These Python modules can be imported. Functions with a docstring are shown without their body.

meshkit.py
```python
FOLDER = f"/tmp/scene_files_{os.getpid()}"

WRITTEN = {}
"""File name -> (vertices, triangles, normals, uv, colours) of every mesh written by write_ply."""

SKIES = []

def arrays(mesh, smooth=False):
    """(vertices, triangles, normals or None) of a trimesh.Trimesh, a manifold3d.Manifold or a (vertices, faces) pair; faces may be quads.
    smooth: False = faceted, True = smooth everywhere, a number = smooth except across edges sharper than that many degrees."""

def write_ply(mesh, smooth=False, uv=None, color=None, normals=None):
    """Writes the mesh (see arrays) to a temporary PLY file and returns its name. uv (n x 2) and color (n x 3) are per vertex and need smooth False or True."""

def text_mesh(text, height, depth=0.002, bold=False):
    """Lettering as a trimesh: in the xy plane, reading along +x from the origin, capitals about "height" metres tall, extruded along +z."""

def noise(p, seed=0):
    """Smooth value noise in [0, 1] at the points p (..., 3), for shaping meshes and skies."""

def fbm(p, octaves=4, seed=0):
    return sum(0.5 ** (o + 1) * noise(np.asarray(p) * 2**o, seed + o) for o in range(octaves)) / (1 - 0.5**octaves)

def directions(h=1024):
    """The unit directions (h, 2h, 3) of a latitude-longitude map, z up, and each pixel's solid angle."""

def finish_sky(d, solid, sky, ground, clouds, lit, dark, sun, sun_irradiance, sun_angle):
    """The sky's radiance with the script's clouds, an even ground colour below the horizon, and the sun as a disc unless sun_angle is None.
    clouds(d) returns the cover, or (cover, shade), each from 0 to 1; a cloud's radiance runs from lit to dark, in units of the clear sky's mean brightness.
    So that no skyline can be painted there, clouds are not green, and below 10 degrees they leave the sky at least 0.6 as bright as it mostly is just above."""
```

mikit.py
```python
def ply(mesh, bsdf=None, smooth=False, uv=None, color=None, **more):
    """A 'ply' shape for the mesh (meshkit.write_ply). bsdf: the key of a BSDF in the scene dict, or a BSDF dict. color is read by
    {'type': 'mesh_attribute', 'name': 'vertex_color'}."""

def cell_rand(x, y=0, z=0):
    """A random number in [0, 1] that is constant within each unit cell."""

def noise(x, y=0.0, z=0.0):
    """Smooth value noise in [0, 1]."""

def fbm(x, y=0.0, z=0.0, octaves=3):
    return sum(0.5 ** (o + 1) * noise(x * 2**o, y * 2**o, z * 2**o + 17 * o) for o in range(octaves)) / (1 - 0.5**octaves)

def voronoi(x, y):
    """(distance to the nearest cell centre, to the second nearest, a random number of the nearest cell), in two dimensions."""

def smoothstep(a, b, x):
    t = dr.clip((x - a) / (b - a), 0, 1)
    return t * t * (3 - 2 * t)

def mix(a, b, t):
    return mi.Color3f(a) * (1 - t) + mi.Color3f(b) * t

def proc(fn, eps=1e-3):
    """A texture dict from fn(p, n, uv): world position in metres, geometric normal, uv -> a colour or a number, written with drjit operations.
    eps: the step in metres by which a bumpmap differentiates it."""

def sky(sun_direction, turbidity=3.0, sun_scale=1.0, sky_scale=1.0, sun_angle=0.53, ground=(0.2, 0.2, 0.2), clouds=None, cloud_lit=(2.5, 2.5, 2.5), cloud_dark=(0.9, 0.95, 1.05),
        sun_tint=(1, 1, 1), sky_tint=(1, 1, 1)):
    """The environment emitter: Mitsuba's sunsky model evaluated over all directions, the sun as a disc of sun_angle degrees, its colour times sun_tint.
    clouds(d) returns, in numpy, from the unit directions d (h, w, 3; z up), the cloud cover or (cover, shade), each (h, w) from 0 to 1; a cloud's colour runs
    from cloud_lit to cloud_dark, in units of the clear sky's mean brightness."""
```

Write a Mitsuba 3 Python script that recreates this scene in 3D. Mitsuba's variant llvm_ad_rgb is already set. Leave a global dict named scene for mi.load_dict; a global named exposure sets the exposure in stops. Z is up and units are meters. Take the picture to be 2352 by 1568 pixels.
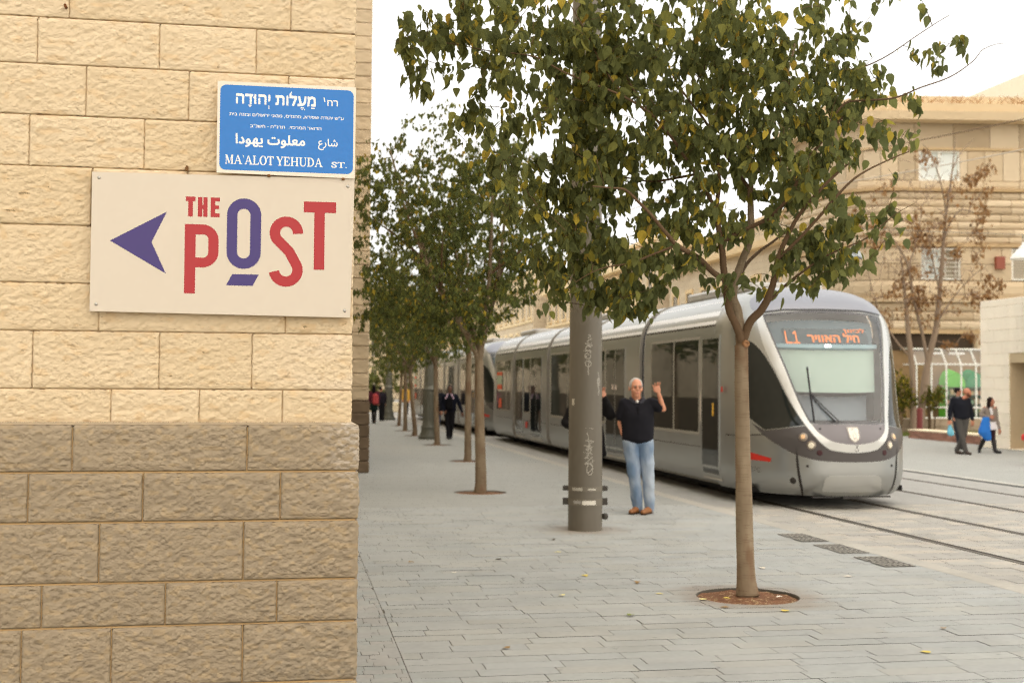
"""A street corner with a stone wall and two signs, a row of street trees and a tram coming along the street."""
import math
import random

import drjit as dr
import manifold3d as m3
import mitsuba as mi
import numpy as np
import shapely
import trimesh
from scipy.interpolate import PchipInterpolator
from shapely import affinity
from shapely.geometry import LineString, Point, Polygon, box as sbox

import meshkit
import mikit

T = mi.ScalarTransform4f
scene, labels = {}, {}
rng = np.random.default_rng(7)
random.seed(7)

# ---------------------------------------------------------------- camera, sky, exposure
YAW, PITCH, ROLL, EYE = math.radians(10.35), math.radians(2.0), math.radians(0.37), np.array([0.0, 0.0, 1.70])
FWD = np.array([math.sin(YAW) * math.cos(PITCH), math.cos(YAW) * math.cos(PITCH), math.sin(PITCH)])
RIGHT = np.array([math.cos(YAW), -math.sin(YAW), 0.0])
UP = np.cross(RIGHT, FWD) * math.cos(ROLL) - RIGHT * math.sin(ROLL)
scene["camera"] = {"type": "thinlens", "fov": 2 * math.degrees(math.atan(1176 / 2880)), "fov_axis": "x", "near_clip": 0.1, "far_clip": 2000.0,
                   "aperture_radius": 0.0072, "focus_distance": 6.6,
                   "to_world": T().look_at(origin=EYE.tolist(), target=(EYE + FWD).tolist(), up=UP.tolist())}
scene["sky"] = mikit.sky([0.32, -0.78, 0.56], turbidity=4, sun_scale=0.28, sky_scale=1.0, sun_angle=110, ground=(0.3, 0.29, 0.27),
                         clouds=lambda d: 1.0, cloud_lit=(2.62, 2.59, 2.5), sun_tint=(1.0, 0.97, 0.92))
exposure = 2.5


# ---------------------------------------------------------------- helpers
def lin(r, g, b):
    """A surface colour given as sRGB 0-255."""
    c = np.array([r, g, b], float) / 255
    return np.where(c < 0.04045, c / 12.92, ((c + 0.055) / 1.055) ** 2.4)


def numbered(key):
    if key not in used:
        used[key] = 0
        return key
    used[key] += 1
    return f"{key}_{used[key]:03d}"


used = {}


def thing(name, label, category, group=None, kind=None):
    """A thing without an entry of its own: the key that its parts' keys start with."""
    key = numbered(name)
    labels[key] = {"label": label, "category": category}
    if group:
        labels[key]["group"] = group
    if kind:
        labels[key]["kind"] = kind
    return key


def tm(v, f):
    f = np.asarray(f, int)
    if f.shape[1] == 4:
        f = np.vstack([f[:, [0, 1, 2]], f[:, [0, 2, 3]]])
    return trimesh.Trimesh(np.asarray(v, float), f, process=False)


def coded(col, n):
    """Per-vertex texture coordinates that stand for a piece's colour."""
    c = np.sqrt(np.clip(np.broadcast_to(np.asarray(col, float), (n, 3)), 0, 1))
    return np.c_[np.round(c[:, 0] * 1000) + 0.1 + 0.8 * c[:, 1], c[:, 2]]


def obj(parent, name, mesh, bsdf, col=None, smooth=False, label=None, kind=None, place=None, tone=None, **more):
    """ONE entry of the scene. col: a colour, or one per vertex (before the splitting of sharp edges it must be a single colour)."""
    key = numbered(f"{parent}__{name}" if parent else name)
    if hasattr(mesh, "to_mesh"):
        a = mesh.to_mesh()
        mesh = tm(a.vert_properties[:, :3], a.tri_verts)
    colour = None  # coded in the texture coordinates, so that Mitsuba can join the meshes of a material
    if col is not None:
        col = np.asarray(col, float)
        if smooth is not False and smooth is not True:
            if col.ndim == 2:
                smooth = True
            else:
                mesh, smooth = trimesh.graph.smooth_shade(mesh, angle=math.radians(smooth), facet_minarea=None), True
        colour = coded(col, len(mesh.vertices))
    if tone is not None:
        colour = np.broadcast_to([tone, 0.0], (len(mesh.vertices), 2))
    d = mikit.ply(mesh, bsdf, smooth=smooth, uv=colour, **more)
    if place is not None:
        d["to_world"] = place
    scene[key] = d
    if label or kind:
        labels.setdefault(key, {})
        if label:
            labels[key]["label"] = label
        if kind:
            labels[key]["kind"] = kind
    return key


def single(name, label, category, mesh, bsdf, col=None, smooth=False, group=None, kind=None, place=None):
    key = obj(None, name, mesh, bsdf, col, smooth, place=place)
    labels[key] = {"label": label}
    if category:
        labels[key]["category"] = category
    if group:
        labels[key]["group"] = group
    if kind:
        labels[key]["kind"] = kind
    return key


def cat(ms):
    vs, fs, n = [], [], 0
    for m in ms:
        vs.append(np.asarray(m.vertices)), fs.append(np.asarray(m.faces) + n)
        n += len(m.vertices)
    return tm(np.vstack(vs), np.vstack(fs))


def bx(x0, x1, y0, y1, z0, z1):
    v = [[x, y, z] for x in (x0, x1) for y in (y0, y1) for z in (z0, z1)]
    return tm(v, [[0, 1, 3, 2], [4, 6, 7, 5], [0, 4, 5, 1], [2, 3, 7, 6], [0, 2, 6, 4], [1, 5, 7, 3]])


def cbox(x0, x1, y0, y1, z0, z1, c=0.01):
    """A box with chamfered edges (44 triangles)."""
    v = []
    for x, sx in ((x0, 1), (x1, -1)):
        for y, sy in ((y0, 1), (y1, -1)):
            for z, sz in ((z0, 1), (z1, -1)):
                v += [[x, y + sy * c, z + sz * c], [x + sx * c, y, z + sz * c], [x + sx * c, y + sy * c, z]]
    return trimesh.convex.convex_hull(np.array(v))


def spun(profile, sides=32):
    """Revolves (radius, z) pairs about z."""
    p = np.asarray(profile, float)
    a = np.arange(sides) * 2 * math.pi / sides
    v = np.stack([p[:, None, 0] * np.cos(a), p[:, None, 0] * np.sin(a), np.broadcast_to(p[:, None, 1], (len(p), sides))], -1).reshape(-1, 3)
    i, j = np.meshgrid(np.arange(len(p) - 1), np.arange(sides), indexing="ij")
    return tm(v, np.stack([i * sides + j, i * sides + (j + 1) % sides, (i + 1) * sides + (j + 1) % sides, (i + 1) * sides + j], -1).reshape(-1, 4))


def tube(pts, radii, sides=8, cap=True):
    p = np.asarray(pts, float)
    r = np.broadcast_to(radii, (len(p),))
    t = np.gradient(p, axis=0)
    t /= np.linalg.norm(t, axis=1, keepdims=True) + 1e-12
    a = np.cross(t[0], [0, 0, 1.0] if abs(t[0][2]) < 0.9 else [1.0, 0, 0])
    A = []
    for k in range(len(p)):
        a = a - t[k] * (a @ t[k])
        a /= np.linalg.norm(a) + 1e-12
        A.append(a)
    A = np.array(A)
    B = np.cross(t, A)
    ang = np.arange(sides) * 2 * math.pi / sides
    v = p[:, None] + r[:, None, None] * (np.cos(ang)[None, :, None] * A[:, None] + np.sin(ang)[None, :, None] * B[:, None])
    i, j = np.meshgrid(np.arange(len(p) - 1), np.arange(sides), indexing="ij")
    q = np.stack([i * sides + j, i * sides + (j + 1) % sides, (i + 1) * sides + (j + 1) % sides, (i + 1) * sides + j], -1).reshape(-1, 4)
    v, f = v.reshape(-1, 3), np.vstack([q[:, [0, 1, 2]], q[:, [0, 2, 3]]])
    if cap:
        n = len(v)
        v = np.vstack([v, p[0], p[-1]])
        k = np.arange(sides)
        e = (len(p) - 1) * sides
        f = np.vstack([f, np.stack([k * 0 + n, (k + 1) % sides, k], 1), np.stack([k * 0 + n + 1, e + k, e + (k + 1) % sides], 1)])
    return tm(v, f)


def smooth_path(pts, n=4):
    """A finer polyline through the points (each row may carry a radius)."""
    p = np.asarray(pts, float)
    if len(p) < 3:
        return p
    s = np.r_[0, np.cumsum(np.linalg.norm(np.diff(p[:, :3], axis=0), axis=1) + 1e-9)]
    return PchipInterpolator(s, p, axis=0)(np.unique(np.concatenate([np.linspace(a, b, n + 1) for a, b in zip(s[:-1], s[1:])])))


def extr(poly, h, z=0.0):
    """A shapely polygon (or several) extruded from z to z + h."""
    gs = [g for g in getattr(poly, "geoms", [poly]) if g.area > 1e-9]
    m = cat([trimesh.creation.extrude_polygon(g, h, engine="earcut") for g in gs])
    m.vertices[:, 2] += z
    return m


def upright(mesh, y):
    """Turns a mesh drawn in x, y (extruded along z) into one on a wall facing -Y: x, height, towards the viewer."""
    v = np.array(mesh.vertices)
    return tm(np.stack([v[:, 0], y - v[:, 2], v[:, 1]], 1), mesh.faces)


def moved(mesh, x=0.0, y=0.0, z=0.0, turn=0.0, scale=1.0):
    v = np.array(mesh.vertices) * scale
    c, s = math.cos(turn), math.sin(turn)
    return tm(np.stack([v[:, 0] * c - v[:, 1] * s + x, v[:, 0] * s + v[:, 1] * c + y, v[:, 2] + z], 1), mesh.faces)


def glyph(name, k=1e-4):
    """Lettering as a shapely shape, from the outlines below (tenths of a millimetre)."""
    out = Polygon()
    for ring in GLYPHS[name].split(";"):
        out = out.symmetric_difference(Polygon([[float(c) * k for c in p.split(",")] for p in ring.split()]).buffer(0))
    return out


# lettering outlines, tenths of a millimetre
GLYPHS = {
    'heb1': '-2070,28715 -2070,28981 -1987,28981 -1993,28709;-1152,28715 -1152,28981 -1075,28988 -1068,28715;-821,28709 -898,28715 -898,28982 -912,29015 -939,29028 -1139,29028 -1152,29038 -1145,29138 -927,29138 -885,29129 -837,29094 -815,29031;-1492,28709 -1505,28718 -1506,29027 -1691,29028 -1704,29044 -1694,29138 -1364,29132 -1367,29031 -1422,29026 -1425,28712;-1739,28709 -1816,28715 -1816,28982 -1830,29015 -1857,29028 -2057,29028 -2070,29038 -2064,29138 -1845,29138 -1804,29129 -1755,29094 -1733,29031;-1319,28718 -1319,29132 -1242,29138 -1235,28718;-446,29035 -439,29138 -182,29138 -141,29129 -93,29094 -70,29031 -73,28712 -141,28709 -154,28718 -154,28982 -164,29012 -194,29028 -301,29027 -301,28806 -314,28759 -340,28727 -378,28712 -446,28712 -449,28812 -396,28822 -385,28846 -385,29026;495,29085 501,29138 572,29138 578,29129 652,28825 693,28844 735,28904 765,29132 845,29135 822,28872 793,28803 745,28749 646,28712 479,28709 466,28718 466,28812 558,28820;10,28718 10,29132 87,29138 94,28718;900,28980 877,29132 954,29138 969,29103 1025,29138 1105,29144 1188,29110 1214,29078 1230,29028 1230,28718 1037,28718 1041,28818 1146,28823 1146,28982 1133,29015 1093,29038 1036,29031 993,28983 957,28718 874,28718;453,29044 328,28712 257,28709 248,28765 348,29027 145,29028 132,29038 139,29241 216,29235 217,29138 453,29132;-693,28843 -741,28850 -741,29132 -658,29132 -658,28906',
    'reh': '1966,29022 2092,29027 2127,29016 2148,28998 2160,28961 2160,28776 2115,28776 2115,28949 2108,28968 2084,28983 1970,28983;1720,29024 1869,29027 1904,29016 1925,28998 1937,28961 1937,28776 1891,28776 1891,28951 1885,28968 1863,28983 1766,28983 1765,28776 1720,28776',
    'l2': '2289,28217 2326,28218 2300,28311 2326,28309 2351,28218 2366,28223 2383,28238 2390,28259 2395,28309 2420,28311 2411,28239 2402,28222 2383,28207 2353,28198 2289,28198;2250,28283 2245,28335 2270,28335 2266,28283;2206,28285 2204,28335 2229,28335 2224,28283;2047,28198 2036,28311 2061,28311 2066,28259 2071,28256 2088,28261 2098,28273 2103,28311 2128,28309 2123,28270 2116,28255 2105,28246 2070,28236 2071,28217 2108,28217 2132,28224 2151,28245 2160,28309 2185,28311 2181,28257 2165,28222 2146,28207 2128,28200;1930,28311 1955,28311 1955,28254 1944,28237 1930,28237;1783,28292 1783,28311 1866,28311 1884,28305 1896,28296 1900,28285 1900,28198 1875,28198 1872,28285 1855,28292;1783,28267 1808,28267 1808,28198 1783,28198;1723,28198 1723,28311 1748,28311 1748,28198;1585,28294 1587,28311 1702,28311 1702,28292 1682,28291 1682,28198 1656,28198 1656,28292;1454,28292 1454,28311 1537,28311 1555,28305 1567,28296 1571,28285 1571,28198 1546,28198 1543,28285 1526,28292;1454,28267 1479,28267 1479,28198 1454,28198;1235,28198 1224,28311 1249,28311 1254,28259 1259,28256 1276,28261 1286,28273 1291,28311 1316,28309 1311,28270 1304,28255 1293,28246 1258,28236 1259,28217 1296,28217 1320,28224 1339,28245 1348,28309 1373,28311 1369,28257 1353,28222 1334,28207 1316,28200;1088,28198 1088,28217 1161,28219 1175,28228 1182,28244 1182,28264 1175,28279 1165,28287 1144,28292 1113,28291 1114,28271 1119,28263 1128,28259 1143,28259 1143,28243 1118,28241 1100,28248 1088,28267 1088,28311 1155,28311 1189,28298 1203,28281 1208,28267 1208,28243 1194,28215 1162,28198;1040,28311 1065,28311 1065,28254 1054,28237 1040,28237;902,28294 904,28311 975,28311 994,28305 1005,28296 1010,28285 1010,28198 985,28198 982,28285 965,28292;773,28242 782,28263 798,28275 773,28305 773,28311 801,28311 851,28252 858,28256 865,28271 865,28311 890,28311 888,28261 881,28248 865,28235 893,28204 893,28198 865,28198 813,28259 803,28253 798,28241 798,28198 773,28198;706,28174 718,28224 743,28224 745,28215 727,28176;502,28198 511,28268 502,28311 527,28311 531,28300 557,28313 589,28313 607,28305 624,28283 624,28198 559,28198 559,28217 598,28218 598,28276 593,28286 578,28294 556,28292 543,28284 534,28265 527,28200;359,28292 359,28311 442,28311 460,28305 472,28296 476,28285 476,28198 451,28198 448,28285 431,28292;359,28267 384,28267 384,28198 359,28198;255,28215 301,28218 301,28286 293,28292 265,28292 265,28311 306,28311 322,28302 327,28292 327,28198 258,28198;131,28294 134,28311 249,28311 249,28292 228,28291 228,28198 203,28198 202,28292;-18,28294 -16,28311 71,28311 97,28304 117,28285 124,28265 122,28231 108,28209 94,28200 76,28194 42,28194 12,28207 -2,28226 -7,28241 -2,28291;19,28271 21,28234 36,28217 48,28213 80,28217 92,28227 99,28244 94,28277 87,28285 72,28291 26,28292;-78,28174 -67,28224 -41,28224 -39,28215 -57,28176;-283,28198 -274,28268 -283,28311 -257,28311 -253,28300 -228,28313 -195,28313 -170,28300 -161,28283 -161,28198 -225,28198 -225,28217 -186,28218 -186,28276 -191,28286 -206,28294 -234,28290 -248,28273 -257,28200;-414,28217 -340,28218 -343,28284 -360,28292 -414,28292 -414,28311 -349,28311 -331,28305 -320,28296 -315,28285 -315,28218 -297,28217 -297,28198 -414,28198;-462,28311 -437,28311 -437,28198 -462,28198;-566,28215 -520,28218 -520,28286 -528,28292 -557,28292 -557,28311 -515,28311 -499,28302 -494,28292 -494,28198 -563,28198;-607,28311 -582,28311 -582,28254 -593,28237 -607,28237;-720,28311 -695,28311 -695,28254 -706,28237 -720,28237;-858,28294 -856,28311 -784,28311 -766,28305 -754,28296 -750,28285 -750,28198 -775,28198 -778,28285 -795,28292;-902,28311 -876,28311 -876,28198 -902,28198;-1060,28198 -1072,28311 -1046,28311 -1042,28259 -1036,28256 -1020,28261 -1010,28273 -1005,28311 -980,28309 -984,28270 -991,28255 -1003,28246 -1037,28236 -1036,28217 -1000,28217 -976,28224 -957,28245 -948,28309 -922,28311 -927,28257 -943,28222 -961,28207 -980,28200;-1196,28292 -1194,28342 -1171,28341 -1170,28311 -1086,28311 -1086,28294 -1129,28198 -1155,28198 -1155,28204 -1113,28292;-1235,28237 -1235,28311 -1210,28311 -1210,28254 -1221,28237;-1385,28311 -1299,28311 -1281,28305 -1270,28296 -1265,28285 -1265,28198 -1385,28198;-1359,28218 -1291,28217 -1290,28278 -1298,28289 -1310,28292 -1359,28292;-1502,28311 -1477,28311 -1477,28198 -1502,28198;-1640,28217 -1566,28218 -1569,28284 -1586,28292 -1640,28292 -1640,28311 -1576,28311 -1557,28305 -1546,28296 -1541,28285 -1541,28218 -1523,28217 -1523,28198 -1640,28198;-1688,28311 -1663,28311 -1663,28198 -1688,28198;-1792,28215 -1746,28218 -1746,28286 -1754,28292 -1783,28292 -1783,28311 -1741,28311 -1725,28302 -1720,28292 -1720,28198 -1789,28198;-1927,28292 -1927,28311 -1845,28311 -1826,28305 -1815,28296 -1810,28285 -1810,28198 -1835,28198 -1838,28285 -1856,28292;-1927,28267 -1902,28267 -1902,28198 -1927,28198;-2125,28198 -2125,28217 -2052,28218 -2054,28284 -2072,28292 -2125,28292 -2125,28311 -2061,28311 -2042,28305 -2031,28296 -2026,28285 -2026,28218 -2008,28217 -2008,28198;-2169,28311 -2144,28311 -2144,28254 -2155,28237 -2169,28237;-2330,28198 -2330,28217 -2315,28217 -2307,28226 -2307,28291 -2328,28292 -2330,28309 -2233,28311 -2215,28305 -2203,28296 -2199,28285 -2199,28198 -2224,28198 -2224,28278 -2232,28288 -2244,28292 -2281,28292 -2282,28222 -2286,28209 -2305,28198',
    'l3': '1361,27822 1361,27841 1445,27841 1464,27835 1475,27826 1480,27815 1480,27728 1454,27728 1451,27815 1434,27822;1361,27797 1386,27797 1386,27728 1361,27728;1221,27824 1223,27841 1340,27841 1340,27822 1319,27821 1319,27728 1293,27728 1293,27822;1178,27841 1204,27841 1204,27728 1178,27728;1031,27772 1041,27793 1057,27805 1031,27835 1031,27841 1059,27841 1110,27782 1117,27786 1125,27801 1125,27841 1150,27841 1148,27791 1141,27778 1125,27765 1153,27734 1153,27728 1125,27728 1071,27789 1062,27783 1057,27771 1057,27728 1031,27728;893,27824 896,27841 968,27841 987,27835 998,27826 1003,27815 1003,27728 977,27728 975,27815 957,27822;697,27822 697,27841 781,27841 800,27835 811,27826 816,27815 816,27728 790,27728 788,27815 770,27822;697,27797 723,27797 723,27728 697,27728;540,27728 550,27798 540,27841 566,27841 570,27830 596,27843 629,27843 655,27830 664,27813 664,27728 599,27728 599,27747 638,27748 638,27806 633,27816 618,27824 590,27820 576,27803 566,27730;405,27824 407,27841 480,27841 498,27835 510,27826 515,27815 515,27728 489,27728 486,27815 469,27822;283,27745 347,27749 362,27758 370,27774 367,27801 353,27816 331,27822 286,27822 283,27839 342,27841 377,27828 391,27811 395,27797 395,27773 381,27745 370,27736 349,27728 286,27728;213,27822 213,27841 276,27841 276,27824 263,27816 255,27804 255,27728 229,27728 229,27804 241,27821;171,27841 197,27841 197,27784 185,27767 171,27767;110,27736 110,27748 120,27756 134,27756 143,27748 143,27736 134,27726 120,27726;-175,27747 -160,27747 -152,27756 -152,27821 -175,27824 -173,27841 -77,27841 -58,27835 -46,27826 -42,27815 -42,27728 -67,27728 -68,27808 -75,27818 -88,27822 -126,27822 -126,27752 -131,27739 -149,27728 -175,27728;-306,27824 -304,27841 -231,27841 -212,27835 -201,27826 -196,27815 -196,27728 -222,27728 -225,27815 -242,27822;-395,27730 -392,27747 -348,27748 -348,27816 -356,27822 -385,27822 -385,27841 -343,27841 -327,27832 -322,27822 -322,27728;-432,27813 -437,27865 -411,27865 -416,27813;-477,27815 -479,27865 -453,27865 -458,27813;-628,27822 -628,27841 -544,27841 -526,27835 -514,27826 -509,27815 -509,27728 -535,27728 -538,27815 -555,27822;-628,27797 -603,27797 -603,27728 -628,27728;-773,27787 -713,27787 -713,27771 -773,27771;-991,27747 -975,27747 -967,27756 -967,27821 -991,27824 -988,27841 -893,27841 -874,27835 -862,27826 -858,27815 -858,27728 -883,27728 -883,27808 -891,27818 -903,27822 -942,27822 -942,27752 -946,27739 -965,27728 -991,27728;-1140,27728 -1152,27841 -1126,27841 -1122,27789 -1116,27786 -1099,27791 -1089,27803 -1084,27841 -1059,27839 -1063,27800 -1070,27785 -1082,27776 -1117,27766 -1116,27747 -1079,27747 -1055,27754 -1035,27775 -1026,27839 -1000,27841 -1005,27787 -1021,27752 -1040,27737 -1059,27730;-1248,27730 -1246,27747 -1201,27748 -1201,27816 -1210,27822 -1239,27822 -1239,27841 -1197,27841 -1180,27832 -1175,27822 -1175,27728;-1285,27813 -1290,27865 -1264,27865 -1269,27813;-1330,27815 -1332,27865 -1306,27865 -1311,27813;-1470,27747 -1395,27748 -1398,27814 -1416,27822 -1470,27822 -1470,27841 -1405,27841 -1386,27835 -1374,27826 -1369,27815 -1369,27748 -1351,27747 -1351,27728 -1470,27728',
    'ar1': '-208,26958 -202,26972 -111,26992 -79,27017 -164,27039 -197,27091 -194,27146 -178,27192 -120,27250 -71,27256 -24,27233 8,27181 23,27103 80,27102 104,27115 101,27456 175,27453 183,27165 192,27124 212,27105 317,27112 271,27160 257,27218 296,27265 375,27296 452,27288 493,27250 498,27184 464,27108 555,27109 627,27230 687,27265 728,27262 761,27244 794,27204 810,27152 807,27097 794,27065 769,27039 733,27024 668,27030 615,27056 591,27033 553,27021 452,27027 380,27053 307,27027 214,27021 152,27054 101,27024 10,27021 -38,26946 -117,26903 -191,26891;657,27128 667,27114 720,27105 736,27115 739,27138 714,27180 694,27184 671,27162;337,27207 392,27148 424,27191 421,27212 401,27224 349,27218;-117,27111 -91,27100 -55,27103 -63,27150 -77,27169 -109,27162 -120,27138;-763,27126 -744,27250 -676,27233 -687,27187 -678,27130 -650,27108 -605,27097 -429,27097 -335,27120 -320,27139 -320,27176 -342,27265 -284,27285 -268,27273 -243,27175 -252,27100 -279,27062 -345,27030 -435,27016 -591,27013 -673,27027 -739,27068;-498,27302 -495,27331 -468,27354 -435,27349 -418,27323 -424,27288 -449,27270 -481,27276;-585,27302 -583,27331 -555,27354 -522,27349 -506,27323 -511,27288 -536,27270 -569,27276;-1020,26934 -1015,26960 -990,26981 -957,26975 -941,26952 -944,26917 -968,26897 -1001,26903;-1663,26958 -1658,26972 -1566,26992 -1535,27017 -1620,27039 -1652,27091 -1650,27146 -1633,27192 -1576,27250 -1526,27256 -1491,27241 -1447,27181 -1433,27103 -1364,27102 -1349,27181 -1310,27253 -1258,27294 -1204,27296 -1168,27270 -1146,27215 -1149,27160 -1170,27109 -1061,27102 -1030,27111 -1020,27128 -1045,27276 -982,27296 -971,27291 -944,27172 -946,27105 -960,27071 -1018,27030 -1124,27021 -1127,26955 -1179,26903 -1245,26897 -1305,26920 -1340,26958 -1364,27024 -1446,27021 -1494,26946 -1595,26897 -1647,26891;-1283,27027 -1274,27002 -1246,26978 -1214,26975 -1196,26991 -1201,27026 -1219,27039 -1276,27042;-1286,27114 -1249,27123 -1229,27147 -1223,27205 -1232,27221 -1261,27197;-1573,27111 -1546,27100 -1510,27103 -1518,27150 -1533,27169 -1564,27162 -1576,27138;-1105,26929 -1102,26958 -1075,26981 -1042,26975 -1026,26949 -1031,26914 -1056,26897 -1089,26903;-1937,27050 -1910,27123 -1850,27102 -1810,27102 -1776,27121 -1781,27173 -1841,27276 -1841,27288 -1778,27325 -1729,27244 -1699,27169 -1693,27108 -1704,27076 -1737,27042 -1800,27021 -1882,27027;-2052,27027 -2060,27456 -1989,27456 -1978,27024',
    'ar2': '1760,27124 1752,27378 1794,27378 1802,27148 1814,27107 1878,27102 1893,27123 1908,27186 1918,27186 1948,27177 1940,27111 1960,27100 1996,27102 2011,27121 2028,27190 2064,27181 2056,27127 2061,27107 2112,27102 2128,27116 2130,27147 2107,27230 2149,27243 2170,27157 2159,27089 2138,27067 2109,27056 2064,27058 2035,27080 2024,27067 1992,27056 1946,27058 1917,27080 1895,27062 1868,27056 1826,27056 1787,27067 1773,27080;2041,27270 2043,27290 2058,27303 2081,27298 2090,27285 2085,27261 2073,27252 2050,27256;2011,27320 2016,27345 2028,27354 2052,27349 2060,27336 2056,27312 2043,27303 2020,27307;1982,27270 1986,27294 1999,27303 2022,27298 2031,27285 2026,27261 2014,27252 1990,27256;1553,26994 1616,27027 1648,27063 1659,27122 1631,27197 1669,27214 1699,27128 1697,27082 1684,27045 1640,26992 1580,26958 1566,26958;1350,26987 1361,27064 1405,27123 1382,27142 1363,27177 1361,27214 1369,27241 1384,27261 1418,27281 1468,27285 1496,27278 1489,27237 1431,27239 1405,27216 1403,27194 1416,27171 1445,27155 1525,27177 1536,27137 1472,27117 1422,27084 1394,27034 1394,26986 1418,26950 1453,26932 1515,26928 1585,26945 1597,26906 1515,26883 1430,26892 1371,26932',
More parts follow.
